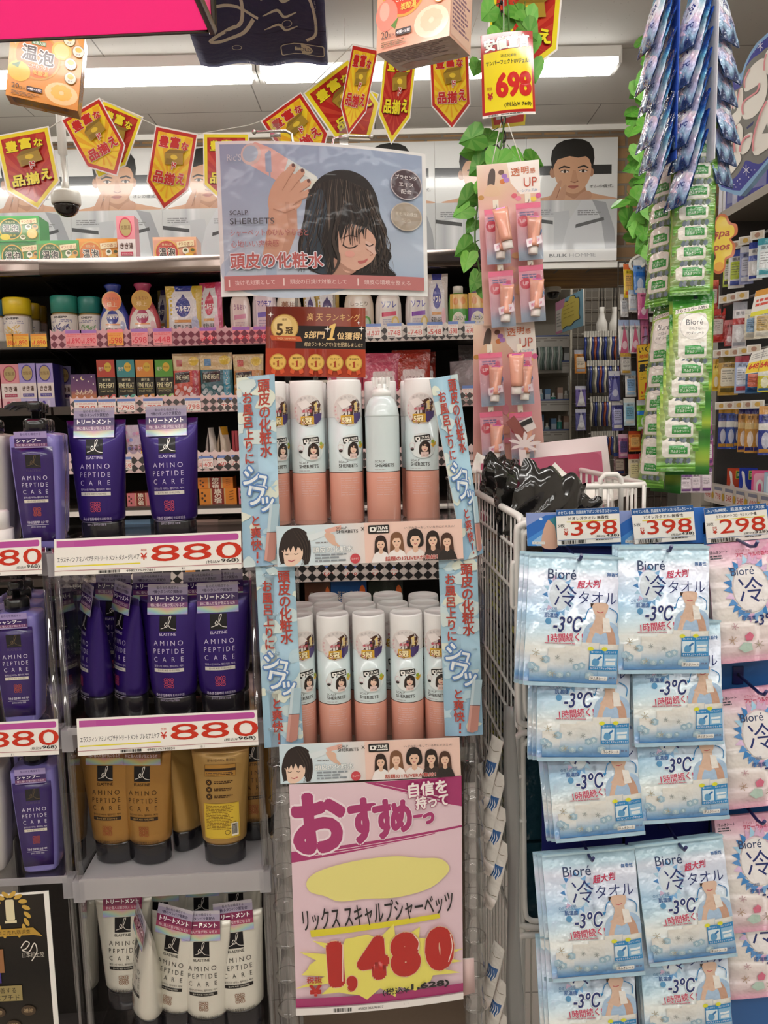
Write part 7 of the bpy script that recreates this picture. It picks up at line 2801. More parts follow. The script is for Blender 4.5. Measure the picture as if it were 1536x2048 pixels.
def pc_art(n, name, head, sheets, tax):
 A = Art(4e-5)
 A.rect(0, 0, 126, 72, 'efece4')
 A.rect(0, 0, 126, 13, '2a5a96')
 A.txt(head, 63, 6.5, 7, 'dfe8f0', w=118, bold=.02)
 A.txt(name, 64, 19, 7, '1f1d1b', w=80, bold=.015)
 A.rect(20, 25, 120, 26.5, 'ddd23a')
 A.txt(sheets, 9, 33, 7, '1f1d1b', w=14)
 A.txt('税抜', 18, 41, 4.5, 'c23a24', w=9)
 A.txt('¥', 18, 49, 10, 'c23a24', w=9, bold=.03)
 A.txt(n, 74, 40, 29, 'c23420', w=92, bold=.01)
 A.txt('(税込¥', 86, 58, 6, '1f1d1b', w=20)
 A.txt(tax + ')', 110, 57.5, 7.5, '1f1d1b', w=26, bold=.02)
 A.rect(2, 62, 124, 62.8, '3a6aa8')
 A.barcode(8, 63.5, 56, 71, RND)
 A.noise_text(76, 64, 112, 67, 1, '3a3836', RND)
 return A

for q, n_, nm, hd, sh, tx, lab in [([(1112, 1020), (1238, 1014), (1242, 1084), (1115, 1090)], '398', 'ビオレ冷タオル 無香性', 'のせている間、肌温度を下げつづける汗ふきシート', '5枚', '438', 'white price card 398 over the first blue wipes column'),
                                   ([(1262, 1018), (1386, 1010), (1392, 1080), (1270, 1088)], '398', 'ビオレ冷タオル 無香性', 'のせている間、肌温度を下げつづける汗ふきシート', '5枚', '438', 'white price card 398 over the second blue wipes column'),
                                   ([(1408, 1017), (1532, 1006), (1540, 1076), (1414, 1087)], '298', 'ビオレ冷シート フローラル ハンガー箱', 'ふいた瞬間、肌温度マイナス3度', '20枚', '328', 'white price card 298 over the pink wipes')]:
 card('price_card', q, 1.09, 126, 72, pc_art(n_, nm, hd, sh, tx), lab, 'price card', 'laminate')

# ================================================================ ivy garlands
def leaf(mb, p, s, ang, yaw, tilt, col):
 """heart shaped leaf folded along its midrib, tip along -z before turning"""
 out = [(0, 0), (.18, .12), (.42, .1), (.52, -.14), (.44, -.44), (.24, -.74), (0, -1.02)]
 M = Matrix.Translation(p) @ Euler((math.radians(tilt), math.radians(ang), math.radians(yaw)), 'ZYX').to_matrix().to_4x4() @ Matrix.Scale(s, 4)
 i = len(mb.v)
 c2 = mix(col, '1f4a12', .22)
 for sx in (-1, 1):
  pts = [Vector((0, 0, 0))] + [Vector((sx * x, .22 * x - .1 * z * z, z)) for x, z in out[1:-1]] + [Vector((0, -.1, -1.02))]
  mid = Vector((0, -.03, -.5))
  pp = [M @ q for q in pts]
  i = len(mb.v)
  mb.v += [tuple(q) for q in pp] + [tuple(M @ mid)]
  n = len(pp)
  for k in range(n - 1):
   mb.face((i + k, i + k + 1, i + n), C(col) if k % 2 else mix(col, 'b8d878', .12), 'leaf', True)
 a_, b_ = M @ Vector((0, -.012, .0)), M @ Vector((0, -.11, -.98))
 mb.tube([a_, (a_ + b_) / 2 + (M.to_3x3() @ Vector((0, .045, 0))), b_], .014 * s, c2, 'leaf', 3)
 mb.tube([M @ Vector((0, 0, 0)), M @ Vector((.1, .1, .3))], .02 * s, '4f7a2c', 'leaf', 3)

def garland(stem_px, leaves, Y, label, seed, top=True):
 r = random.Random(seed)
 t = thing('ivy_garland', label, 'garland')
 st = smooth([tuple(P(x, y, Y)) for x, y in stem_px], 5, False)
 if top:
  st = [(st[0][0], st[0][1], CEIL)] + st
 MB().tube(st, .0022, '4c7a2a', 'leaf', 6).obj('stem', t)
 mb = MB()
 for x, y, s_, an in leaves:
  p = P(x, y, Y + r.uniform(-.03, .03))
  leaf(mb, p, s_ * Y / F, an + r.uniform(-12, 12), r.uniform(-45, 45), r.uniform(-25, 20), r.choice(('62ac3a', '549a30', '74bc48', '4a8c2a', '68b042')))
 o = mb.obj('foliage', t)
 return t

lv = []
r_ = random.Random(21)
for x, y, s_, an in [(966, 268, 50, 60), (985, 262, 44, 30), (1000, 300, 52, 5), (1022, 300, 46, -30), (1048, 318, 40, -60), (975, 318, 48, 40), (1012, 345, 44, 10), (1035, 352, 40, -20), (990, 358, 40, 20), (960, 300, 40, 70),
                     (1010, 30, 46, 10), (1030, 10, 50, -20), (1000, 60, 44, 20), (1044, 50, 46, -40), (1062, 70, 40, -10), (1020, 90, 40, 0), (990, 10, 44, 40), (1050, 20, 44, -30), (1066, 120, 40, -14), (958, 120, 34, 20),
                     (952, 384, 46, 55), (940, 412, 40, 60), (946, 485, 44, 60), (938, 505, 40, 20), (958, 545, 40, 10), (968, 360, 36, 20), (964, 570, 30, 0), (950, 440, 30, 30)]:
 lv.append((x, y, s_, an))
garland([(1010, -60), (1018, 60), (1012, 180), (1004, 280), (985, 340), (958, 400), (950, 480), (962, 560), (962, 590)], lv, 1.9, 'green ivy garland winding down the black chain behind the price card', 1)
lv = []
for k in range(48):
 y = 70 + 430 * k / 47
 cx = 1318 - 22 * math.sin(min(1, max(0, (y - 60) / 420)) * pi * .55) - (24 if 300 < y < 480 else 6)
 lv.append((cx + r_.uniform(-30, 26), y, r_.uniform(30, 44), r_.uniform(-70, 70)))
garland([(1330, -60), (1322, 60), (1312, 160), (1304, 260), (1298, 340), (1290, 420), (1296, 500)], lv, 2.15, 'green ivy garland hanging beside the blue packs, in front of the brick', 2)

# ================================================================ strips of blue packs
KW, KH = 60.0, 136.0

def bluepack_art():
 A = Art(4e-5)
 g = ramp([(0, '2448a8'), (.2, '2f62b4'), (.32, '6ab0c8'), (.48, 'c0d0d6'), (.6, 'd6c4d6'), (.72, 'a8b0d4'), (.85, '86aac4'), (.93, '2a3a6a'), (1, '24345a')])
 A.rect(0, 0, KW, KH, lambda x, y: g(y / KH + .06 * math.sin(x * .2)), 6, 26)
 rn = random.Random(6)
 for k in range(9):
  A.poly([(rn.uniform(4, 58), 46 + k * 7), (rn.uniform(20, 60), 42 + k * 7), (rn.uniform(4, 40), 56 + k * 7)], rn.choice(('d8dce6', 'a8d0d8', 'e0c8dc', '7aa8d8')))
 A.ell(31, 66, 18, 22, 'd8dde6', 20)
 A.txt('冷', 31, 66, 22, '2a3a80', w=22, bold=.02)
 A.txt('クール', 31, 28, 9, 'e6ecf2', w=34, bold=.02)
 A.txt('3℃', 40, 98, 9, '2a3a80', bold=.02)
 return A

bp = wipe_pack(KW, KH, .016, bluepack_art(), '5f84c0', '4a74bc', 'crinkle').mesh('blue_pack')
BS = [('left strip of blue packs beside the ivy', [(1340, -30), (1342, 330)], -82, 1336, 1.42, 9, 'l'), ('middle strip of blue packs', [(1412, -30), (1396, 330)], -74, 1400, 1.40, 9, 'm'), ('right strip of blue packs by the lettered sign', [(1418, -30), (1412, 300)], 38, 1418, 1.43, 8, 'r')]
for nm, ed, yaw, xx, Y, n_, k_ in BS:
 p0, p1 = P(ed[0][0], ed[0][1], Y), P(ed[1][0], ed[1][1], Y)
 M = TR(p0, yaw)
 hgt = p0.z - p1.z
 mb = MB().box(-.034, .0, -hgt, .034, .0016, .3, {'l': '2f56b8', 'm': 'cfd0d6', 'r': 'b8b4bc'}[k_], 'card')
 lean = (p1.x - p0.x)
 t = thing('hanging_strip', f'card strip carrying the {nm}', 'hanging strip', None, 'card strips carrying packs')
 mb.obj('strip_card', t, M=M @ Matrix.Rotation(0, 4, 'X'))
 MB().tube([(p0.x, p0.y, p0.z + .28), (p0.x, p0.y, CEIL)], .0012, 'cfccc6', 'plastic', 4).obj('string', t)
 for k in range(n_):
  y = -50 + (40 * k)
  p = P(ed[0][0] + (ed[1][0] - ed[0][0]) * (y + 30) / 360, y, Y)
  o = bpy.data.objects.new('blue_pack', bp)
  S.collection.objects.link(o)
  o.matrix_basis = TR(p, yaw) @ Matrix.Translation((0, -.004 - .002 * (n_ - k) * 0, 0)) @ Matrix.Rotation(math.radians(-17 + 3 * math.sin(k * 2.1)), 4, 'X')
  tag(o, f'shiny blue pack, {ORD[k]} down, {nm}', 'pack', 'shiny blue packs on hanging strips')

# ================================================================ strips of green powder sheets
GW, GH = 66.0, 138.0

def green_art():
 A = Art(4e-5)
 g = ramp([(0, '2f7a2c'), (.12, '347f30'), (.16, '58a03a'), (.24, '94c048'), (.4, 'a4bc60'), (.7, '88a068'), (.86, '7a9458'), (.9, '5f9a35'), (1, '4f8a2c')])
 A.rect(0, 0, GW, GH, lambda x, y: g(y / GH), 3, 20)
 A.rrect(9, 34, 56, 113, 6, 'dedcd0')
 A.poly([(4, 26), (60, 18), (60, 26), (4, 34)], 'ece8dc')
 A.txt('さらさらベール続く', 32, 26, 6.5, '2a2a2a', w=52, rot=-7, bold=.02)
 A.ell(36, 58, 24, 24, 'a8a8a4', 30)
 A.ell(36, 58, 23.4, 23.4, 'eceae2', 30)
 A.txt('Bioré', 36, 50, 10, '2a2a38', w=28)
 A.txt('さらさら', 36, 62, 5.5, '3a3a40', w=18, bold=.01)
 A.txt('パウダーシート', 36, 70, 5.5, '3a3a40', w=30, bold=.01)
 A.rect(20, 92, 52, 107, '2f8a3a')
 A.txt('せっけんの香り', 36, 97, 4, 'd8ecd0', w=20)
 A.txt('汗ふきシート', 36, 102.5, 5, 'e6f0e0', w=26, bold=.02)
 A.ell(50, 90, 5, 5, 'd8ddd4', 12)
 for k in range(7):
  A.blob([(14 + 6 * k, 120), (18 + 6 * k, 114), (22 + 6 * k, 119), (18 + 6 * k, 124)], ('6a7a86', '8a96a0', '5a6a52')[k % 3], 3)
 A.ell(38, 5, 4, 3, '1f2a3a', 12)
 A.rect(0, 130, GW, 133, '7ab84a')
 return A

gp = wipe_pack(GW, GH, .022, green_art(), 'a8b48a', '5a9a3a', 'film').mesh('powder_sheet_pack')
gfr = [(1352 + (592 - yb) * .012, yb) for yb in (348, 388, 430, 470, 511, 551, 592)]
gs = []
for k, yb in enumerate((348, 390, 431, 471, 511, 551, 591)):
 gs.append((1396 - k * 2.4, yb, 'upper front strip', k))
for k, yb in enumerate((745, 782, 822, 862, 902, 942)):
 gs.append((1386 - k * 6.5, yb, 'lower front strip', k))
for k, yb in enumerate((420, 470, 520, 570, 612)):
 gs.append((1342 - k * 2, yb, 'upper side strip', k))
for k, yb in enumerate((750, 800, 848, 896, 942, 975)):
 gs.append((1338 - k * 4, yb, 'lower side strip', k))
for x, yb, nm, k in gs:
 fr_ = 'front' in nm
 Y = 1.40 if fr_ else 1.47
 yaw = -14 if fr_ else -64
 pb = P(x, yb, Y)
 o = bpy.data.objects.new('powder_sheet_pack', gp)
 S.collection.objects.link(o)
 o.matrix_basis = TR((pb.x, Y + .012, pb.z + GH * .001 * 1.02), yaw) @ Matrix.Rotation(math.radians(-7), 4, 'X') @ Matrix.Scale(1.03, 4)
 tag(o, f'green powder sheet pack, {ORD[k]} down on the {nm} near the price tags', 'wipe pack', 'green powder sheet packs on hanging strips')
for nm, x0, y0, x1, y1, Y, yaw in (('upper front', 1390, 240, 1376, 600, 1.43, -14), ('lower front', 1384, 585, 1350, 950, 1.43, -14), ('upper side', 1344, 300, 1334, 620, 1.5, -64), ('lower side', 1338, 640, 1316, 985, 1.5, -64)):
 a_, b_ = P(x0, y0, Y), P(x1, y1, Y)
 h_ = a_.z - b_.z
 roll = math.degrees(math.atan2(b_.x - a_.x, h_))
 g = ramp([(0, '2f7a2c'), (.3, '58a83a'), (.5, 'c8d84a'), (.7, '3f8a34'), (1, '2f6a28')])
 mb = MB().sheet(lambda u, v, h: Vector(((u - .5) * .078, -h, -v * h_)), 2, 24, lambda u, v: g((v * 5) % 1), 'card', .0014, '3f8a34')
 t = thing('hanging_strip', f'green printed card strip, {nm} one, carrying powder sheet packs', 'hanging strip', None, 'card strips carrying packs')
 mb.obj('strip_card', t, M=TR(a_, yaw, 0, 0))
 MB().tube([(a_.x, a_.y, a_.z - .002), (a_.x, a_.y, CEIL)], .0012, 'cfccc6', 'plastic', 4).obj('string', t)

# ================================================================ strip cards of pink tone-up tubes
A = Art(6e-5)
W, H = 124, 320
g = ramp([(0, 'e2d2b8'), (.16, 'd8b890'), (.3, 'dcb0a0'), (.5, 'd8a0a0'), (.75, 'cfa088'), (1, 'd8bca0')])
A.rect(0, 0, W, H, lambda x, y: mix(g(y / H), 'd89aa8', .3 * abs(math.sin(x * .05 + y * .02))), 6, 20)
A.poly([(60, 0), (W, 0), (W, 64), (84, 64), (66, 40)], 'ece4da')
A.blob([(22, 24), (28, 10), (36, 14), (34, 40), (26, 52), (20, 44)], '4a382e', 5)
A.blob([(12, 60), (22, 40), (36, 44), (44, 62)], 'd8b490', 4)
for x, y, c in ((54, 26, '9a6ab0'), (50, 36, 'c8702c'), (58, 34, 'a87ac0'), (48, 18, '6a4a3a'), (72, 66, 'd05a6a'), (80, 72, 'e0809a'), (100, 74, 'e0c03a'), (110, 76, 'e6c84a'), (6, 64, 'b8863a'), (120, 70, 'd05a8a')):
 A.ell(x, y, 6, 5, c, 10)
A.txt('透', 76, 20, 16, 'c8642c', w=18, bold=.01)
A.txt('明', 95, 18, 14, 'c8642c', w=15, bold=.01)
A.txt('感', 110, 20, 10, 'c8642c', w=11, bold=.01)
A.txt('UP', 105, 42, 18, 'b8482c', w=26)
A.txt('トーンアップUV', 98, 58, 6, '6aa0c8', w=40)
for k in range(14):
 rn = random.Random(k)
 A.ell(rn.uniform(10, 116), rn.uniform(90, 310), rn.uniform(5, 12), rn.uniform(5, 12), mix('d88a9a', 'd8b070', rn.random()), 10)
tc = [([(953, 331), (1078, 319), (1090, 640), (968, 652)], 'upper pink flower print hanging card with tube packs'), ([(947, 650), (1068, 640), (1094, 962), (946, 966)], 'lower pink flower print hanging card with tube packs')]
for k, (q, lab) in enumerate(tc):
 card('hanging_card', q, 1.83 + .01 * k, W, H, A, lab, 'hanging strip', 'card', group='pink flower print hanging cards', thick=.0015)
t = thing('twin_cord', 'white twin cord holding the upper pink hanging card from the ceiling', 'cord')
for dx in (0, 1):
 p = P(984 + dx * 60, 328, 1.84)
 q = P(1002 + dx * 14, 246, 1.86)
 MB().tube([p, q], .0011, 'dcd8ce', 'plastic', 5).obj('cord', t)
MB().tube([P(1008, 246, 1.86), (P(1008, 246, 1.86).x, 1.86, CEIL)], .0011, 'dcd8ce', 'plastic', 5).obj('cord', t)

def uvtube(mb, x, z0, z1, w_, y, roll=0):
 """small squeezed tube, crimp at z1, cap down at z0"""
 M = Matrix.Translation((x, y, z0)) @ Matrix.Rotation(math.radians(roll), 4, 'Y')
 h_ = z1 - z0
 m = MB()
 rings = []
 for k in range(9):
  t_ = k / 8
  r, d = w_ * (.36 + .14 * t_), w_ * .38 * math.sqrt(max(0, 1 - t_ ** 1.4)) + .0008
  rings.append([(r * math.cos(2 * pi * j / 16), d * math.sin(2 * pi * j / 16), h_ * (.2 + .8 * t_)) for j in range(16)])
 m.loft(rings, 'e8a890', 'gloss')
 m.lathe([(w_ * .3, 0), (w_ * .33, .002), (w_ * .33, h_ * .19), (w_ * .28, h_ * .2)], 'e6e0d8', 'plastic', n=16, ky=.9)
 m.poly([(-w_ * .3, -.0022, h_ * .9), (w_ * .3, -.0022, h_ * .9), (w_ * .3, -.0022, h_), (-w_ * .3, -.0022, h_)], 'e06ac0', 'gloss')
 mb.add(m, M)
 return mb

def tube_pack():
 t = thing('tube_pack', 'x', 'tube pack')
 W, H = .06, .135
 A = Art(5e-5)
 g = ramp([(0, 'e07a94'), (.12, 'e898ac'), (.4, 'e0a8b0'), (.7, 'd8b0bc'), (.85, 'a8b8cc'), (1, '9aaec4')])
 A.rect(0, 0, 60, 135, lambda x, y: g(y / 135), 3, 16)
 A.rect(0, 0, 60, 14, 'e06a8a')
 A.noise_text(8, 20, 46, 32, 2, '6a6a9a', RND)
 A.ell(16, 42, 14, 14, 'd2304a', 22)
 A.txt('UP', 16, 42, 9, 'f0d0d4', w=14, bold=.02)
 for x, y in ((48, 28), (44, 36), (52, 38)):
  A.ell(x, y, 6, 6, 'd84a78', 12)
 A.ell(48, 68, 12, 12, '4a7ab8', 20)
 A.txt('SPF50', 48, 68, 4.5, 'd8e4f0', w=16)
 mb = MB().box(-W / 2, 0, -H, W / 2, .0012, 0, 'dca0b0', 'card')
 A.emit(mb, lambda x, y, h=0.0: (x * .001 - W / 2, -.0004 - h, -y * .001), 'card')
 mb.obj('backing_card', t)
 uvtube(MB(), .002, -.125, -.035, .036, -.013, 6).obj('tube', t)
 B = Art(5e-5)
 B.poly([(15, 92), (52, 84), (54, 102), (17, 110)], 'dccad0')
 B.txt('透明感UP', 34, 97, 8, 'c84a78', w=28, bold=.02, rot=-11)
 mb = MB()
 B.emit(mb, lambda x, y, h=0.0: (x * .001 - W / 2, -.0255 - h, -y * .001), 'gloss')
 mb.obj('front_label', t)
 mb = MB()
 fn = lambda u, v, h: Vector(((u - .5) * W * .96, -.024 * math.sin(pi * min(1, max(0, v))) ** .5 * math.sin(pi * u) ** .4 - .001, -.012 - (H - .013) * v))
 mb.sheet(fn, 8, 10, 'e6e0e4', 'wrap')
 mb.obj('clear_cover', t)
 MB().tube([(0, .002, .001), (0, -.012, .002), (0, -.014, .007)], .0014, 'dcd8d0', 'plastic', 6).obj('hook', t)
 MB().box(-.007, -.0006, .001, .007, .0012, .022, 'e0d8c4', 'card').obj('hook_tab', t)
 return t

tp = None
for k, (x, y, s_, lab) in enumerate([(992, 418, .92, 'upper left pack of the upper pink card'), (1056, 406, .95, 'upper right pack of the upper pink card'), (1001, 542, .95, 'lower left pack of the upper pink card'), (1061, 531, .95, 'lower right pack of the upper pink card'),
                                     (980, 706, .92, 'upper left pack of the lower pink card'), (1040, 705, .9, 'upper right pack of the lower pink card'), (982, 824, .9, 'lower left pack of the lower pink card'), (1041, 825, .9, 'lower right pack of the lower pink card, behind the palm')]):
 M = TR(P(x, y, 1.80), 0, -2, -3, s_)
 lab = 'pink blister tube pack, ' + lab
 if tp is None:
  tp = tube_pack()
  tp.matrix_basis = M
  tp['label'] = lab
  tp['group'] = 'pink blister tube packs'
 else:
  dup(tp, M, lab, 'pink blister tube packs')
for x, y, ro, lab in ((1000, 416, -12, 'loose pale pink tester tube tied in front of the top left tube pack'), (1033, 708, 0, 'loose pale pink tester tube tied in front of the lower card')):
 p = P(x, y, 1.755)
 o = uvtube(MB(), 0, -.092, 0, .036, 0).obj('tester_tube', None, lab, 'tube', 'loose tester tubes', M=TR(p, 0, 0, ro))
p = P(1020, 838, 1.757)
MB().box(-.012, 0, -.05, .012, .006, 0, '8a4a44', 'gloss').obj('tester_tag', None, 'small brown tester pouch tied to the lower right pink pack', 'tester', M=TR(p, 0, 0, -38))
p = P(1050, 838, 1.757)
MB().box(-.016, 0, -.03, .016, .002, 0, 'd8d0cc', 'card').box(-.014, -.001, -.014, .014, 0, -.003, '1f1c1c', 'card').obj('tester_tag', None, 'white tester tag with a black bar beside the brown pouch', 'tester', M=TR(p, 0, 0, -24))

# ================================================================ blue bubble letter sign
z0 = P(1425, 240, 2.45)
z1 = P(1566, 240, 2.2)
pn = Vector((-(z1 - z0).y, (z1 - z0).x, 0)).normalized()
if pn.y > 0:
 pn = -pn

def onp(x, y, h=0.0):
 """zoom coordinates of the sign to its own standing plane"""
 d = ray(1400 + x / 6.02, 60 + y / 6.02)
 t_ = (z0 - CAM).dot(pn) / d.dot(pn)
 return CAM + d * t_ + pn * h

A = Art(2e-4)
sm = lambda q: smooth(q, 4, True)
LB = [(300, 500), (345, 478), (400, 490), (470, 535), (500, 520), (545, 400), (600, 280), (680, 160), (819, 30), (1000, -60), (1060, 400), (1060, 1200), (940, 1480), (819, 1600), (700, 1740), (600, 1870), (490, 1995), (420, 1985), (340, 1950), (250, 1930), (210, 1850), (240, 1400), (300, 900)]
A.poly(LB, '7fa4c8')
A.poly([(310, 540), (360, 532), (420, 560), (495, 640), (480, 700), (560, 420), (620, 300), (720, 170), (819, 80), (1000, 0), (1040, 400), (1030, 1200), (900, 1460), (800, 1570), (700, 1690), (600, 1800), (482, 1935), (400, 1930), (260, 1890), (230, 1800), (260, 1400), (310, 900)], '34348a')
A.poly(sm([(305, 640), (345, 610), (375, 650), (378, 720), (440, 720), (505, 660), (520, 560), (560, 440), (640, 340), (720, 285), (819, 205), (1000, 140), (1030, 700), (1020, 1300), (880, 1450), (760, 1590), (680, 1610), (560, 1570), (520, 1640), (440, 1760), (340, 1830), (270, 1850), (225, 1800), (215, 1560), (280, 1320), (300, 1000)]), '75726a')
A.poly([(562, 1172), (650, 1095), (640, 1140), (568, 1196)], '2a2a5a')
wt, pk = 'e3ddd2', 'd98a8e'
for q in ([(368, 806), (396, 815), (386, 955), (362, 1015), (345, 990), (352, 870)], [(425, 752), (452, 752), (442, 900), (418, 955), (399, 930), (408, 830)], [(488, 706), (522, 716), (520, 870), (498, 1070), (410, 1168), (352, 1165), (346, 1120), (392, 1025), (448, 962), (460, 830)],
          [(545, 600), (620, 450), (730, 352), (790, 350), (815, 430), (795, 560), (700, 660), (600, 725), (548, 742), (532, 690)], [(735, 600), (800, 520), (818, 700), (770, 890), (660, 1040), (545, 1076), (508, 1010), (526, 890), (610, 800), (690, 770), (728, 700)],
          [(372, 1212), (398, 1250), (388, 1420), (345, 1545), (308, 1525), (305, 1370), (330, 1250)], [(480, 1125), (518, 1180), (515, 1330), (488, 1470), (502, 1560), (440, 1665), (368, 1745), (308, 1748), (296, 1690), (335, 1595), (412, 1510), (412, 1360), (436, 1180)],
          [(636, 1235), (628, 1340), (598, 1440), (530, 1498), (490, 1478), (488, 1410), (540, 1285)], [(819, 850), (760, 940), (690, 1130), (642, 1330), (640, 1460), (690, 1512), (819, 1430), (960, 1320), (1000, 900), (940, 760)],
          [(272, 745), (335, 705), (342, 1000), (330, 1180), (255, 1240), (270, 1000)], [(196, 1520), (285, 1330), (300, 1560), (270, 1790), (225, 1850)], [(775, 420), (819, 250), (960, 200), (980, 520), (860, 560), (800, 500)]):
 A.poly(sm(q), wt)
A.poly([(760, 1250), (819, 1120), (840, 1240)], '75726a')
for q, w_ in (([(548, 700), (545, 620), (570, 545), (610, 470)], 16), ([(530, 1020), (518, 940), (545, 860), (620, 800), (700, 740), (728, 640)], 20), ([(350, 1010), (350, 900), (368, 815)], 10), ([(405, 945), (410, 850), (428, 760)], 10), ([(462, 930), (466, 840), (490, 720)], 12), ([(330, 1530), (312, 1400), (335, 1270), (375, 1225)], 20),
              ([(430, 1470), (425, 1350), (440, 1220), (455, 1160)], 18), ([(305, 1720), (320, 1640), (365, 1560)], 14), ([(495, 1465), (505, 1390), (560, 1300), (620, 1275)], 22), ([(655, 1460), (655, 1330), (700, 1140), (760, 970), (819, 860)], 20), ([(205, 1660), (225, 1600), (225, 1520)], 18), ([(790, 490), (795, 380), (819, 290)], 16)):
 A.curve(q, w_, pk, 4)
for x, y, r in ((745, 195, 38), (578, 1690, 42)):
 for j in range(3):
  a = pi * j / 3 + .5
  A.line([(x - r * math.cos(a), y - 1.6 * r * math.sin(a)), (x + r * math.cos(a), y + 1.6 * r * math.sin(a))], 7, 'd8d4dc')
for x, y in ((430, 610), (458, 650), (640, 1690), (684, 1688), (612, 1775), (505, 1795), (436, 1865), (392, 1875), (460, 1895), (510, 1855), (480, 1820), (680, 270)):
 A.ell(x, y, 6, 8, 'd0ccdc', 8)
mb = MB()
fr0 = [onp(x, y, 0) for x, y in LB]
bk0 = [onp(x, y, -.018) for x, y in LB]
tri = tessellate_polygon([[Vector((x, y, 0)) for x, y in LB]])
n = len(LB)
i = len(mb.v)
mb.v += [tuple(p) for p in fr0 + bk0]
for a, b, c in tri:
 mb.face((i + a, i + b, i + c), C('7fa4c8'), 'card')
 mb.face((i + n + c, i + n + b, i + n + a), C('cfd0d0'), 'card')
for j in range(n):
 k = (j + 1) % n
 mb.face((i + j, i + k, i + n + k, i + n + j), C('8aaac8'), 'card')
A.emit(mb, onp, 'paper')
mb.obj('bubble_letter_sign', None, 'large navy cut-out sign with fat white bubble letters, high on the aisle shelf', 'sign', origin=onp(500, 1100, 0))

# ================================================================ the aisle beyond the plywood beam
YG = 4.7
# far shelf unit with white price rails
t = thing('far_shelf_unit', 'grey shelf unit with white price rails deep in the aisle behind the pink cards', 'shelf unit')
fx0, fx1 = P(1040, 700, 5.1).x, P(1166, 700, 5.1).x
zs_ = [P(1120, y, 5.1).z for y in (686, 737, 813, 873, 940)]
MB().box(fx0, 5.5, 0, fx1, 5.52, zs_[0] + .35, '8e877c', 'matte').obj('back_panel', t)
MB().box(fx0, 5.1, 0, fx1, 5.5, .12, '8a8378', 'matte').obj('base', t)
MB().box(fx0, 5.06, zs_[0] + .34, fx1, 5.5, zs_[0] + .40, 'b5aea2', 'enamel').obj('canopy_board', t)
for k, z in enumerate(zs_):
 MB().box(fx0, 5.1, z - .03, fx1, 5.5, z, '9a9286', 'enamel').obj('shelf', t)
 mb = MB().box(fx0, 5.075, z - .03, fx1 - .05, 5.1, z + .05, 'd5d0c8', 'plastic')
 A = Art(2e-4)
 A.rect(0, 0, 100, 12, '6a7ab0')
 A.noise_text(2, 24, 98, 60, 2, 'a8a098', RND, .4)
 A.emit(mb, lambda x, y, h=0.0: (fx0 + x * (fx1 - fx0 - .05) / 100, 5.074 - h, z + .05 - y * .0008), 'plastic')
 mb.obj('price_rail', t)
cols_ = ['5f86b0', '3f9a8c', 'd0d4d8', 'c8d84a', '7aa0c8', 'b8b0a8', '4a6aa0', '9ab8c0', 'c8a898', '6a9a7a']
n0 = 0
for k in range(1, 5):
 m = 9
 for j in range(m):
  w_ = (fx1 - fx0 - .04) / m
  h_ = RND.uniform(.09, .15)
  mb = MB()
  c = cols_[(k * 3 + j * 7) % 10]
  if (k + j) % 2:
   mb.lathe([(w_ * .4, 0), (w_ * .42, .005), (w_ * .42, h_ * .7), (w_ * .2, h_ * .8), (w_ * .2, h_)], [c, c, 'd8d8d4', 'e0ded8'], 'gloss', n=14)
  else:
   mb.box(-w_ * .42, -.02, 0, w_ * .42, .04, h_, c, 'gloss').box(-w_ * .4, -.0205, h_ * .3, w_ * .4, -.02, h_ * .7, mix(c, 'ffffff', .5), 'gloss')
  mb.obj('toiletry_pack', None, f'small toiletry on the far grey shelf unit, {ORD[j]} along, {["", "upper", "second", "third", "lowest"][k]} rail', 'toiletry', 'small toiletries on the far grey shelf unit', M=TR((fx0 + w_ * (j + .5), 5.14, zs_[k] + .001)))
 for j in range(0):
  pass
for j in range(11):
 x = P(1078 + 4.4 * j, 720, 5.05).x
 z = P(1090, 694, 5.05).z
 MB().tube([(x, 5.05, z), (x + .003, 5.045, z - .05), (x - .004, 5.045, z - .1), (x, 5.05, z - .15)], .008, ('c8c8c4', '8a9a90', '6a7a74')[j % 3], 'gloss', 6).obj('hanging_brush', None, 'slim silvery brush hanging in a close row on the far grey unit', 'brush', 'slim silvery brushes on the far grey unit')

# slanted pop board and yellow cloud
t = thing('pop_board', 'pink and blue slanted board with a yellow cloud, hung over the far shelf unit', 'sign')
A = Art(2e-4)
A.rect(0, 0, 168, 130, '8ec0d8')
A.poly([(0, 0), (60, 0), (40, 130), (0, 130)], 'e29ac0')
A.rect(2, 34, 46, 120, 'e8e4de')
A.blob([(44, 40), (56, 30), (64, 14), (84, 16), (96, 4), (120, 6), (128, 18), (146, 22), (150, 50), (146, 80), (150, 100), (120, 104), (96, 116), (70, 112), (44, 118), (40, 80)], '2a3a5a', 4)
A.blob([(40, 42), (52, 32), (60, 16), (80, 18), (92, 6), (116, 8), (124, 20), (142, 24), (146, 50), (142, 80), (146, 98), (116, 102), (92, 114), (66, 110), (40, 116), (36, 80)], 'ead76a', 4)
A.noise_text(50, 30, 130, 90, 4, 'c8b04a', RND, .2)
A.noise_text(6, 50, 40, 110, 5, 'a8a8a8', RND, .25)
card('board', [(1111, 606), (1166, 578), (1167, 651), (1112, 669)], [4.6, 4.3, 4.3, 4.6], 168, 130, A, None, None, 'card', .008, parent=t, base='d8e0e2')
for x, y, Y in ((1120, 602, 4.55), (1160, 582, 4.33)):
 a_ = P(x, y, Y)
 MB().tube([a_, (a_.x, a_.y, CEIL)], .003, '5a5048', 'plastic', 5).obj('string', t)

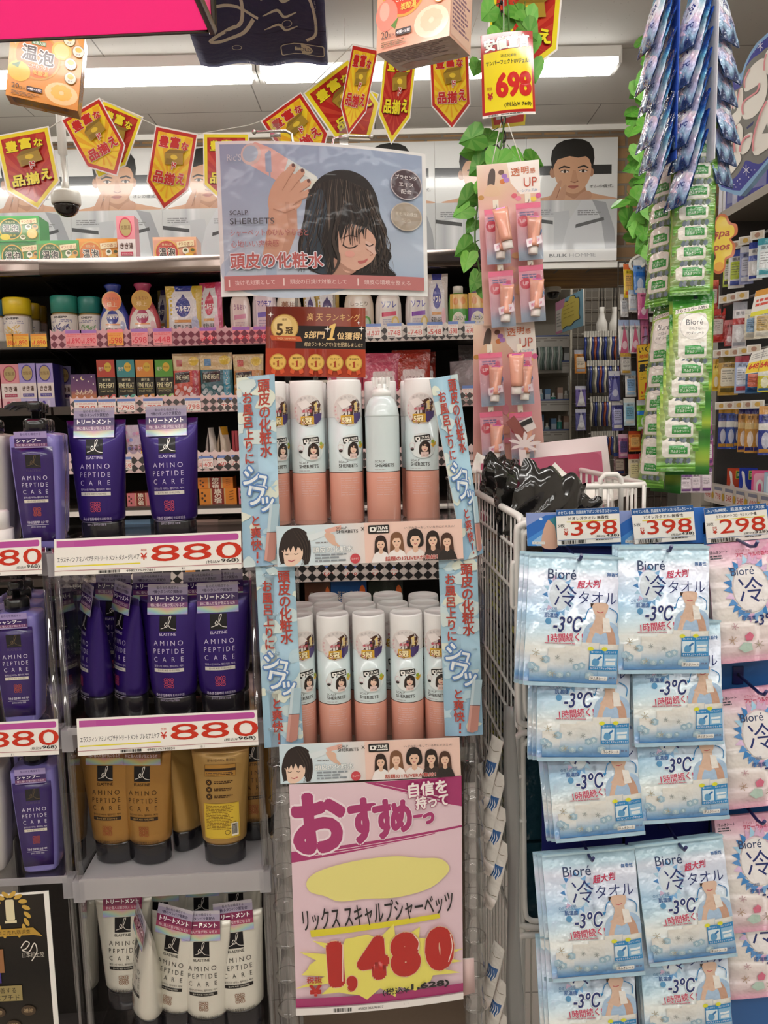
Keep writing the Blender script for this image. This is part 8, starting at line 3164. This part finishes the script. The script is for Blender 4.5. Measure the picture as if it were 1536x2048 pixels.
# toothbrush gondola: wire mesh panel with hooks, facing the shopper
gx0_, gx1_ = P(1186, 700, YG).x, P(1262, 700, YG).x
t = thing('mesh_gondola', 'grey wire mesh stand carrying rows of toothbrushes in the aisle', 'display rack')
ztop = P(1190, 566, YG).z
mb = MB()
xa = P(1150, 700, YG).x
for k in range(15):
 x = xa + (gx1_ + .25 - xa) * k / 14
 mb.tube([(x, YG + .1, .1), (x, YG + .1, ztop)], .003, '8a8276', 'enamel', 4)
for k in range(30):
 z = .2 + (ztop - .2) * k / 29
 mb.tube([(xa, YG + .1, z), (gx1_ + .25, YG + .1, z)], .003, '8a8276', 'enamel', 4)
mb.obj('wire_mesh', t)
MB().box(xa, YG + .12, 0, gx1_ + .25, YG + .14, ztop - .03, '6e675d', 'matte').obj('back_panel', t)
MB().tube([(xa, YG + .1, ztop), (gx1_ + .25, YG + .1, ztop + .0)], .008, 'b0a898', 'enamel', 6).obj('top_bar', t)
MB().tube([(xa, YG + .1, 0), (xa, YG + .1, ztop)], .008, 'b0a898', 'enamel', 6).obj('side_bar', t)
brows = [(674, 722, 1168, 1238, 15), (732, 785, 1174, 1242, 15), (803, 852, 1180, 1234, 13), (872, 910, 1182, 1236, 12)]
for r, (y0, y1, x0, x1, n_) in enumerate(brows):
 a_, b_ = P(x0, y0, YG), P(x1, y0 - 4, YG)
 MB().tube([(a_.x - .02, YG - .02, a_.z + .015), (b_.x + .02, YG - .02, a_.z + .015)], .005, 'c9c4ba', 'enamel', 6).obj('hook_bar', t)
 for j in range(n_):
  x = a_.x + (b_.x - a_.x) * j / (n_ - 1)
  L_ = (y1 - y0) / F * YG
  c = ['2f3f86', '3a4a94', 'd8d0b8', '4a4a5a', 'a8583a', '6a6a62', 'e0d8c0', '2a3a7a'][(j * 5 + r * 3) % 8]
  mb = MB().tube([(0, 0, 0), (.002, -.004, -L_ * .3), (-.004, -.004, -L_ * .65), (.002, 0, -L_)], .0078, c, 'gloss', 6)
  mb.box(-.009, -.008, -.005, .009, .004, .03, 'c8c4ba', 'plastic')
  mb.obj('toothbrush', None, f'toothbrush hanging on the mesh stand, {ORD[r]} row, {ORD[j]} along', 'toothbrush', 'toothbrushes on the mesh stand', M=TR((x, YG - .03, a_.z)))
for k, (x, w_) in enumerate(((1203, 20), (1229, 22))):
 p = P(x, 668, YG)
 mb = MB().lathe([(.031, 0), (.036, .01), (.034, .06), (.02, .1), (.014, .13), (.016, .16)], 'dcd8d0', 'plastic', n=18)
 mb.tube([(-.01, 0, .15), (-.006, 0, .3), (0, 0, .36)], .003, '2a2622', 'plastic', 5)
 mb.tube([(.012, 0, .15), (.006, 0, .3), (0, 0, .36)], .003, '2a2622', 'plastic', 5)
 mb.obj('hanging_bottle', None, f'white tapered bottle hung on the mesh stand above the toothbrushes, {["first", "second"][k]} of two', 'bottle', 'white tapered bottles on the mesh stand', M=TR((p.x, YG, p.z)))

def hp_mesh(c, c2, c3, style):
 A = Art(1e-4)
 A.rect(0, 0, 60, 130, c)
 A.rect(0, 0, 60, 22, c2)
 if style == 'tri':
  A.poly([(30, 10), (54, 126), (6, 126)], c3)
  A.ell(30, 96, 14, 16, mix(c3, 'ffffff', .5))
 elif style == 'lab':
  A.rrect(8, 40, 52, 100, 5, c3)
  A.noise_text(12, 48, 48, 90, 5, mix(c3, '404040', .6), RND, .4)
  A.rect(8, 106, 52, 120, c2)
 else:
  A.rect(0, 46, 60, 64, c3)
  A.ell(30, 92, 16, 22, mix(c, 'ffffff', .5))
  A.rect(4, 114, 56, 124, c2)
 A.txt('薬用' if style != 'tri' else '歯間', 30, 32, 11, mix(c, '101010', .7), w=34, bold=.02)
 return wipe_pack(60.0, 130.0, .018, A, mix(c, '808080', .3), c).mesh('hanging_pack')

HP = {}

def hpack(kind, px0, px1, py0, py1, Y, yaw, lab, cat='pack', group='packs hung deeper in the aisle', name='hanging_pack', tilt=-4):
 if kind not in HP:
  HP[kind] = hp_mesh(*kind)
 p = P((px0 + px1) / 2, py0, Y)
 o = bpy.data.objects.new(name, HP[kind])
 S.collection.objects.link(o)
 k = Y / F * 1.01
 wd = (px1 - px0) * k / max(.35, math.cos(math.radians(yaw))) / .06
 ht = (py1 - py0) * k / .13
 o.matrix_basis = TR(p, yaw, tilt) @ Matrix.Diagonal((wd, min(wd, ht), ht, 1))
 return tag(o, lab, cat, group)

PINK, BLUE, WHITE, LILAC, RED, YEL, BRN, GOLD, TEAL, GREY = 'd87a9a', '4f78b8', 'd8d5d2', 'a88ac0', 'b0302c', 'e0c030', '5a3a2e', 'b8923a', '4a8aa0', '9a9a9a'
nearer = [  # photo box, colours, style, words
 (1246, 1266, 528, 592, YEL, 'd86a3a', 'e0b060', 'lab', 'yellow and orange'), (1266, 1290, 520, 585, '5a8ac8', 'e6e4e0', '2a6ac0', 'band', 'blue and white'), (1290, 1320, 516, 600, '3a3030', 'c8c4c0', 'd8803a', 'lab', 'dark fruit print'),
 (1240, 1256, 588, 632, WHITE, WHITE, 'c8c8cc', 'lab', 'plain white'), (1256, 1274, 580, 622, WHITE, 'b8c8d8', 'd0d4da', 'lab', 'white tube'), (1274, 1296, 576, 636, PINK, WHITE, 'c85a90', 'tri', 'pink triangle'), (1296, 1322, 566, 624, 'c8c8c0', '5a9a4a', 'e0dcd4', 'lab', 'grey green'),
 (1236, 1258, 640, 706, WHITE, 'a8b8d8', 'd86a8a', 'tri', 'white and pink'), (1258, 1280, 640, 704, WHITE, 'a8b8d8', 'd86a8a', 'tri', 'white with pink triangle'), (1280, 1298, 640, 700, PINK, 'c06a90', 'b890c0', 'tri', 'lilac pink'), (1298, 1320, 634, 690, BRN, 'd8d4d0', 'c8c0b8', 'lab', 'brown and grey'),
 (1240, 1262, 706, 748, 'b0a8a0', 'c8a04a', 'd0ccc4', 'lab', 'beige'), (1249, 1272, 742, 792, WHITE, 'a8c8e0', '8ab0d8', 'lab', 'white'), (1272, 1300, 800, 860, '7ab83a', 'd8dce0', '2f7ac8', 'band', 'green and blue'), (1246, 1270, 796, 850, 'b8d0d8', 'd8d8d0', '7ab0c8', 'lab', 'pale aqua'),
 (1236, 1256, 868, 915, 'b06a90', 'd8b0c0', '5a4a7a', 'lab', 'plum'), (1256, 1282, 862, 902, 'd8823a', 'b84a2a', 'e0b06a', 'lab', 'orange'), (1282, 1304, 858, 915, '5a2a2a', '8a3a3a', 'b07a6a', 'band', 'maroon'), (1226, 1250, 905, 950, '6a4a4a', '2a3a6a', 'b0a090', 'lab', 'dark mixed'),
 (1255, 1280, 908, 968, 'd8ccb0', 'b83a3a', 'e0d4a0', 'lab', 'cream'), (1278, 1306, 905, 975, WHITE, 'b82a4a', '8ab0b8', 'tri', 'white and crimson'), (1302, 1326, 900, 970, '4a2622', '8a2a2a', 'c8b0a0', 'band', 'dark red'), (1304, 1330, 640, 740, '6a5a58', 'b8a8a0', 'c8c0c0', 'lab', 'grey brown'),
 (1300, 1326, 868, 930, 'd8d4d4', 'c8a8b0', '5a3a30', 'tri', 'white edged brown'), (1222, 1246, 800, 860, '5a5a9a', 'e0dcd8', 'b8b8d8', 'lab', 'indigo and white'), (1216, 1240, 742, 800, '4a4a8a', 'd0d0d8', '8a8ac0', 'tri', 'indigo'), (1148, 1172, 700, 745, 'c8843a', 'a8a8b0', 'd8c8b0', 'lab', 'tan'), (1150, 1172, 772, 812, '7a6ab0', 'c8c8d8', 'e0dce0', 'tri', 'lilac white'), (1150, 1172, 818, 860, '6a6aa8', 'c8c8d8', 'd8d8e4', 'tri', 'violet white')]
for k, (x0, x1, y0, y1, c, c2, c3, st, nm) in enumerate(nearer):
 hpack((c, c2, c3, st), x0, x1, y0, y1, (3.37 - .012 * (k % 3) if x0 > 1200 else YG - .03), 14, f'{nm} pack hung in the aisle cluster, {ORD[k % 20]} from the top' if k < 20 else f'{nm} pack hung low in the aisle, {ORD[k - 20]} one')
# the pegs and mesh that hold them
t = thing('peg_stand', 'dark mesh stand holding mixed packs in front of the toothbrushes', 'display rack')
a_, b_ = P(1236, 524, 3.39), P(1345, 524, 3.39)
zt2 = a_.z
mb = MB()
for k in range(9):
 x = a_.x + (b_.x - a_.x) * k / 8
 mb.tube([(x, 3.385, .1), (x, 3.385, zt2)], .003, '4a423a', 'enamel', 4)
for k in range(20):
 z = .2 + (zt2 - .2) * k / 19
 mb.tube([(a_.x, 3.385, z), (b_.x, 3.385, z)], .003, '4a423a', 'enamel', 4)
mb.obj('wire_mesh', t)
MB().box(a_.x + .02, 3.395, 0, b_.x, 3.41, zt2 - .22, '4a3f38', 'matte').obj('back_panel', t)
MB().box(a_.x, 3.2, 0, b_.x, 3.38, .12, '6a645c', 'matte').obj('base', t)
# white tilted basket frame on top
q = [P(1262, 522, 3.36), P(1300, 500, 3.36), P(1306, 508, 3.36), P(1300, 522, 3.36), P(1268, 540, 3.36)]
MB().tube(smooth([tuple(p) for p in q], 4, True), .007, 'd8d4c8', 'enamel', 8, True).obj('tray_rim', t)
MB().poly(q, 'b8c0b8', 'enamel').obj('tray_panel', t)
# yellow sign
A = Art(1e-4)
A.rect(0, 0, 130, 300, 'c86a20')
A.rect(5, 5, 125, 295, 'dcb424')
A.txt('いくぜ!!', 66, 30, 34, '1d1a12', w=110, bold=.04)
A.txt('地域NO.1', 66, 66, 22, 'c8381e', w=104, bold=.02)
A.rect(6, 88, 124, 96, '1d1a12')
A.txt('最強プ', 66, 128, 42, '1d1a12', w=112, bold=.05)
A.txt('ライス', 40, 162, 10, '2a2418', w=40)
A.txt('これがやすい', 66, 184, 16, '3a3018', w=104)
A.txt('198', 84, 238, 58, 'c8281a', w=94, bold=.06, sh=.15)
A.txt('¥', 22, 260, 18, 'c8281a', bold=.03)
A.noise_text(12, 278, 118, 288, 1, '7a5a1a', RND)
card('yellow_sign', [(1273, 690), (1318, 683), (1322, 793), (1277, 801)], 3.3, 130, 300, A, 'yellow sign with bold black brushwork and a red price, beside the green packs', 'sign', 'card')

ceiling_light(.72, 1.6, 4.1, 'unseen batten light added to brighten the aisle, just past the plywood')  # added lamps, hidden above the plywood, to brighten the dark aisle
ceiling_light(1.6, 2.48, 4.1, 'unseen batten light added to brighten the aisle, at the side wall')
ceiling_light(.9, 2.1, 5.7, 'unseen batten light added at the far end of the aisle')
# ================================================================ goods on the aisle shelf at the photo edge
XG = 1.3

def gp_(px, py, dx=0.0):
 """point on the aisle shelf front"""
 return PX(px, py, XG - dx)

t = thing('aisle_gondola', 'tall dark aisle shelf with mesh back along the photo edge', 'shelf unit')
yA, yB = 2.1, 2.92
zc = gp_(1440, 432).z
MB().box(XG + .3, yA, 0, XG + .32, yB, zc + .34, '1d1b1c', 'matte').obj('back_panel', t)
mb = MB()
for k in range(12):
 y = yA + (yB - yA) * k / 11
 mb.tube([(XG + .28, y, .2), (XG + .28, y, zc + .3)], .0025, '6a6866', 'enamel', 4)
for k in range(26):
 z = .3 + (zc) * k / 25
 mb.tube([(XG + .28, yA, z), (XG + .28, yB, z)], .0025, '6a6866', 'enamel', 4)
mb.obj('wire_mesh', t)
MB().box(XG - .02, yA, zc - .03, XG + .3, yB, zc, 'b3ab9e', 'enamel', {'u': '8e867a'}).obj('top_shelf', t)  # underside tone has its shade painted in
zr = gp_(1460, 905).z
zlow = gp_(1445, 985).z
MB().box(XG - .02, yA, zlow - .03, XG + .3, yB, zlow, '3a3634', 'enamel').obj('lower_shelf', t)
mb = MB().box(XG - .05, yA, zlow - .035, XG - .02, yB - .01, zlow + .035, 'cfc6bb', 'plastic')
A = Art(1e-4)
for k in range(9):
 A.rect(4 + 88 * k, 6, 64 + 88 * k, 60, 'e2d2c8')
 A.rect(4 + 88 * k, 6, 64 + 88 * k, 18, '8a8a9a')
 A.txt(('498', '798', '548', '548')[k % 4], 34 + 88 * k, 40, 22, 'c84a3a', w=44)
 A.ell(76 + 88 * k, 40, 10, 14, 'c8a03a', 10)
A.emit(mb, lambda x, y, h=0.0: (XG - .0505 - h, yB - .012 - x * .001, zlow + .035 - y * .001), 'plastic')
mb.obj('price_rail', t)
for r, py in enumerate((492, 602, 706, 812)):
 z = gp_(1475, py).z
 MB().tube([(XG - .0, yA, z), (XG - .0, yB - .02, z)], .005, '8a8884', 'enamel', 6).obj('hook_rail', t)
MB().box(XG + .0, yB, 0, XG + .32, yB + .02, zc - .03, '3a3634', 'matte').obj('end_panel', t)
# pale tiled pier beside it
mb = MB().box(P(1405, 900, 3.0).x, 3.0, 0, P(1450, 900, 3.0).x, 3.1, P(1420, 850, 3.0).z, 'c8c2b4', 'enamel')
A = Art(2e-4)
for k in range(8):
 A.rect(0, 20 * k, 100, 20 * k + 1.5, '9a948a')
A.rect(40, 0, 42, 160, '9a948a')
A.rect(0, 0, 100, 5, 'd8d2c4')
pa, pb_ = P(1405, 900, 3.0).x, P(1450, 900, 3.0).x
A.emit(mb, lambda x, y, h=0.0: (pa + (pb_ - pa) * x / 100, 2.999 - h, P(1420, 850, 3.0).z - y * .004), 'enamel')
mb.obj('tiled_end_stand', None, 'pale tiled end stand between the green packs and the aisle shelf', 'stand')
ag = [  # x0 x1 y0 y1 colours style yaw label
 (1462, 1488, 500, 572, WHITE, '4a5aa8', 'b8c840', 'lab', 'white toothbrush bag with a blue corner'), (1484, 1506, 492, 564, '8a90b8', 'd8d8e0', 'c8c8d8', 'lab', 'grey violet bag'), (1502, 1524, 484, 556, WHITE, '3a4aa0', '5a6ab0', 'band', 'white bag with navy bands'), (1520, 1546, 476, 550, 'c8dce0', '4aa0b0', 'e0e4e4', 'lab', 'white bag with a teal end'), (1450, 1466, 508, 570, 'b8c848', '4a4a4a', 'd8d8c8', 'lab', 'lime striped bag'),
 (1422, 1436, 560, 618, RED, 'd85a3a', 'd8c8c0', 'lab', 'red blister card, upper one'), (1424, 1448, 618, 682, RED, 'c83a34', 'c8b8b0', 'lab', 'red blister card, lower one'), (1452, 1468, 640, 690, 'a83a3a', 'c86a6a', 'c88a8a', 'tri', 'dusty red slim pack'), (1470, 1492, 604, 692, 'd0c8c8', 'a8a8b0', 'b0302c', 'band', 'white pack with a red label'), (1494, 1518, 618, 676, 'd8d0bc', 'c8c4b8', '7aa0c0', 'lab', 'cream brush pack'), (1514, 1540, 612, 674, 'dcd4c0', 'c8c4b8', 'b89a5a', 'lab', 'cream brush pack with a tan frame'),
 (1428, 1440, 718, 780, YEL, 'c89a20', 'e0cc50', 'band', 'yellow slim pack'), (1442, 1474, 712, 788, GOLD, '6a5a2a', 'd8d0b8', 'lab', 'gold and silver foil pack'), (1474, 1496, 712, 784, 'a8b8d8', 'b84a5a', 'd8dce6', 'lab', 'pale blue pack with a red cap print'), (1496, 1522, 730, 785, '2a5a8a', '1f3f6a', 'd86a4a', 'lab', 'dark blue pack'), (1520, 1542, 720, 782, 'c8c03a', '3a6a9a', 'e0e0d0', 'band', 'yellow edged pack'),
 (1440, 1456, 812, 896, '2a3a8a', 'b8862a', 'd8d4cc', 'band', 'navy and gold toothpaste pack, first'), (1456, 1473, 812, 896, '2a4a9a', 'b8862a', 'e0dcd4', 'band', 'navy and gold toothpaste pack, second'), (1472, 1486, 814, 894, '24366a', 'b8862a', 'c8c4bc', 'band', 'navy and gold toothpaste pack, third'), (1480, 1498, 812, 902, 'b8823a', '2a2a6a', 'd8b87a', 'band', 'gold toothpaste pack, first'), (1494, 1512, 812, 904, 'c08a3c', '2a2a6a', 'd8b87a', 'band', 'gold toothpaste pack, second'), (1512, 1526, 812, 904, 'a8742c', '2a2a6a', 'c8a05a', 'band', 'gold toothpaste pack, third'), (1522, 1546, 812, 908, '2a3a8a', 'c08a3c', 'e0dcd4', 'band', 'blue and gold toothpaste pack at the photo edge')]
for x0, x1, y0, y1, c, c2, c3, st, lab in ag:
 Yq = max(2.2, gp_((x0 + x1) / 2, y0).y) - .02
 hpack((c, c2, c3, st), x0, x1, y0, y1, Yq, -28, lab + ' on the aisle shelf', 'pack', 'packs hung on the aisle shelf')
for k, (x0, x1, y0, y1, c, c2, lab) in enumerate([(1441, 1466, 922, 974, 'b8442a', '2f6a3a', 'red bar carton with a green stamp'), (1465, 1492, 920, 978, '24389a', '2f7a3a', 'blue bar carton with a green stamp'), (1489, 1514, 928, 986, 'd85a8a', 'e8b0c8', 'pink blister pack with a white hook shape'), (1514, 1542, 930, 990, '9ab0c0', '4a7ab8', 'grey blue blister pack')]):
 p = gp_((x0 + x1) / 2, y1, .02)
 k_ = p.y / F
 A = Art(1e-4)
 A.rect(0, 0, 60, 110, c)
 if k < 2:
  A.rect(32, 10, 54, 44, 'c8b43a')
  A.rect(34, 12, 52, 42, c2)
  A.txt('薬', 43, 27, 14, 'e0d8a0')
  A.blob([(8, 14), (18, 20), (22, 60), (30, 80), (26, 104), (8, 100), (14, 60)], 'e0dcd8', 4)
 else:
  A.rrect(8, 10, 52, 104, 12, mix(c, 'ffffff', .3))
  A.ell(30, 62, 14, 28, 'e6e2e0')
  A.ell(30, 66, 7, 18, c)
 w_, h_ = (x1 - x0) * k_ * 1.2, (y1 - y0) * k_
 mb = MB().box(-w_ / 2, 0, 0, w_ / 2, .03, h_, c, 'gloss')
 A.emit(mb, lambda x, y, h=0.0: (-w_ / 2 + x * w_ / 60, -.0006 - h, h_ * (1 - y / 110)), 'gloss')
 mb.obj('soap_carton' if k < 2 else 'blister_pack', None, lab + ' standing on the low aisle shelf', 'pack', M=TR((p.x + .03, p.y, zlow + .001), -30))
for k, (x, y) in enumerate([(1462, 492), (1482, 484), (1503, 475), (1527, 464), (1462, 592), (1478, 588), (1496, 584), (1450, 700), (1466, 698), (1482, 697), (1500, 694), (1520, 690), (1454, 804), (1471, 803), (1490, 802), (1508, 801), (1527, 800)]):
 p = gp_(x, y, .0)
 mb = MB().box(-.022, 0, -.028, .022, .002, .0, 'dcd8d0', 'card')
 A = Art(8e-5)
 A.rect(0, 0, 44, 28, 'e0dcd4')
 A.rect(4, 4, 40, 24, 'cfc4b0')
 A.ell(22, 14, 9, 8, ('c8a04a', 'a8806a')[k % 2], 12)
 A.emit(mb, lambda x, y, h=0.0: (-.022 + x * .001, -.0004 - h, -y * .001), 'card')
 mb.obj('hook_tag', None, f'small white hook tag on the aisle shelf, {["top", "second", "third", "fourth"][0 if k < 4 else 1 if k < 7 else 2 if k < 12 else 3]} row, {ORD[k if k < 4 else k - 4 if k < 7 else k - 7 if k < 12 else k - 12]} along', 'tag', 'small white hook tags on the aisle shelf', M=TR((p.x - .03, p.y - .02, p.z), -40))
# packs on top of the aisle shelf
for k, (x, c) in enumerate(((1452, 'd0ccd0'), (1466, '34388a'), (1480, 'b8b8cc'), (1490, '3a3a92'), (1502, '30347e'), (1516, '3f3f96'))):
 p = PX(x, 432, XG + .02)
 MB().box(-.03, 0, 0, .03, .03, .17, c, 'gloss', {'r': mix(c, '000', .2)}).box(-.024, -.0006, .03, .024, 0, .12, mix(c, 'ffffff', .18), 'gloss').obj('upright_pack', None, f'upright {"navy" if c.startswith("3") else "pale"} pack on top of the aisle shelf under the lettered sign, {ORD[k]} along', 'pack', 'upright packs on top of the aisle shelf', M=TR((p.x, p.y, zc + .001), -50))  # right side blended towards black as painted shade
# hanging cloud card and double price card
A = Art(1e-4)
o_ = [(8, 30), (20, 4), (40, 8), (52, 30), (70, 40), (72, 66), (56, 80), (68, 100), (64, 130), (44, 140), (40, 170), (20, 180), (4, 160), (14, 130), (2, 100), (14, 70)]
A.blob(o_, 'c8662a', 4)
A.blob([(x * .82 + 4, y * .9 + 8) for x, y in o_], 'e8c832', 4)
A.txt('spa', 30, 66, 22, 'a8321e', w=44, sh=.2, bold=.03)
A.txt('pos', 30, 106, 22, 'a8321e', w=44, sh=.2, bold=.03)
A.ell(24, 158, 14, 14, 'e0a030', 16)
p0 = P(1424, 428, 2.5)
mb = MB()
so = smooth(o_, 4, True)
mb.prism([(x * .00105, -y * .00105) for x, y in so], 0, .003, 'c8662a', 'card')
A.emit(mb, lambda x, y, h=0.0: (x * .00105, -.0005 - h, -y * .00105), 'card')
mb.tube([(.03, .001, -.01), (.03, .001, CEIL - p0.z)], .001, 'd8d4cc', 'plastic', 4)
mb.obj('cloud_card', None, 'yellow and orange cloud shaped card with red italics beside the green packs', 'card', M=TR(p0, -24))
A = Art(1e-4)
A.rect(0, 0, 90, 90, 'e0dcd4')
A.rect(0, 44, 90, 88, 'e6c83a')
A.txt('648', 24, 62, 22, 'c8302a', w=36, bold=.03)
A.txt('648', 66, 62, 22, 'c8302a', w=36, bold=.03)
A.line([(45, 0), (45, 88)], 1.5, '4a4038')
A.noise_text(6, 10, 84, 36, 3, 'a8a4a0', RND, .4)
card('price_card', [(1504, 706), (1552, 690), (1540, 742), (1490, 748)], 2.28, 90, 90, A, 'yellow and white double price card 648 hung across the aisle shelf', 'price card', 'card')
A = Art(1e-4)
A.rect(0, 0, 90, 60, 'dcd6ce')
A.rect(0, 0, 90, 14, 'c88a2a')
A.rect(0, 50, 90, 60, 'd8d03a')
A.noise_text(10, 22, 80, 42, 2, 'c84a3a', RND, .6)
card('price_card', [(1512, 582), (1560, 570), (1552, 622), (1500, 634)], 2.28, 90, 60, A, 'white price card with ochre top edge hung across the aisle shelf', 'price card', 'card')
t = thing('sign_wire', 'wire arm carrying the yellow sign in front of the mesh stand', 'wire')
p = P(1294, 686, 3.3)
MB().tube([(p.x, 3.3, p.z - .01), (p.x, 3.3, p.z + .03), (p.x, 3.385, p.z + .03)], .003, '8a867e', 'metal', 6).obj('arm', t)
t = thing('hanging_strip', 'thin clear strip behind the green packs carrying purple packs', 'hanging strip', None, 'card strips carrying packs')
q0, q1 = P(1418, 690, 2.36), P(1412, 985, 2.36)
MB().box(q0.x - .09, 2.42, q1.z, q0.x + .01, 2.423, q0.z, 'd8d4d4', 'clear').obj('strip_card', t)
MB().tube([(q0.x - .02, 2.42, q0.z - .01), (q0.x - .02, 2.42, CEIL)], .0012, 'cfccc6', 'plastic', 4).obj('string', t)
# lilac packs low behind the green strips
for k, (x0, x1, y0, y1) in enumerate([(1340, 1362, 955, 985), (1360, 1384, 948, 985), (1382, 1402, 940, 985), (1402, 1424, 935, 985), (1408, 1426, 870, 930), (1410, 1424, 700, 790), (1410, 1424, 800, 866)]):
 hpack(('9a4a86' if k > 3 else 'b8a8b4', '6a3a7a', 'd8ccd4', 'lab'), x0, x1, y0, y1, 2.395, -4, f'purple and white pack behind the green packs, {ORD[k]} from the low end', 'pack', 'purple packs behind the green strips')
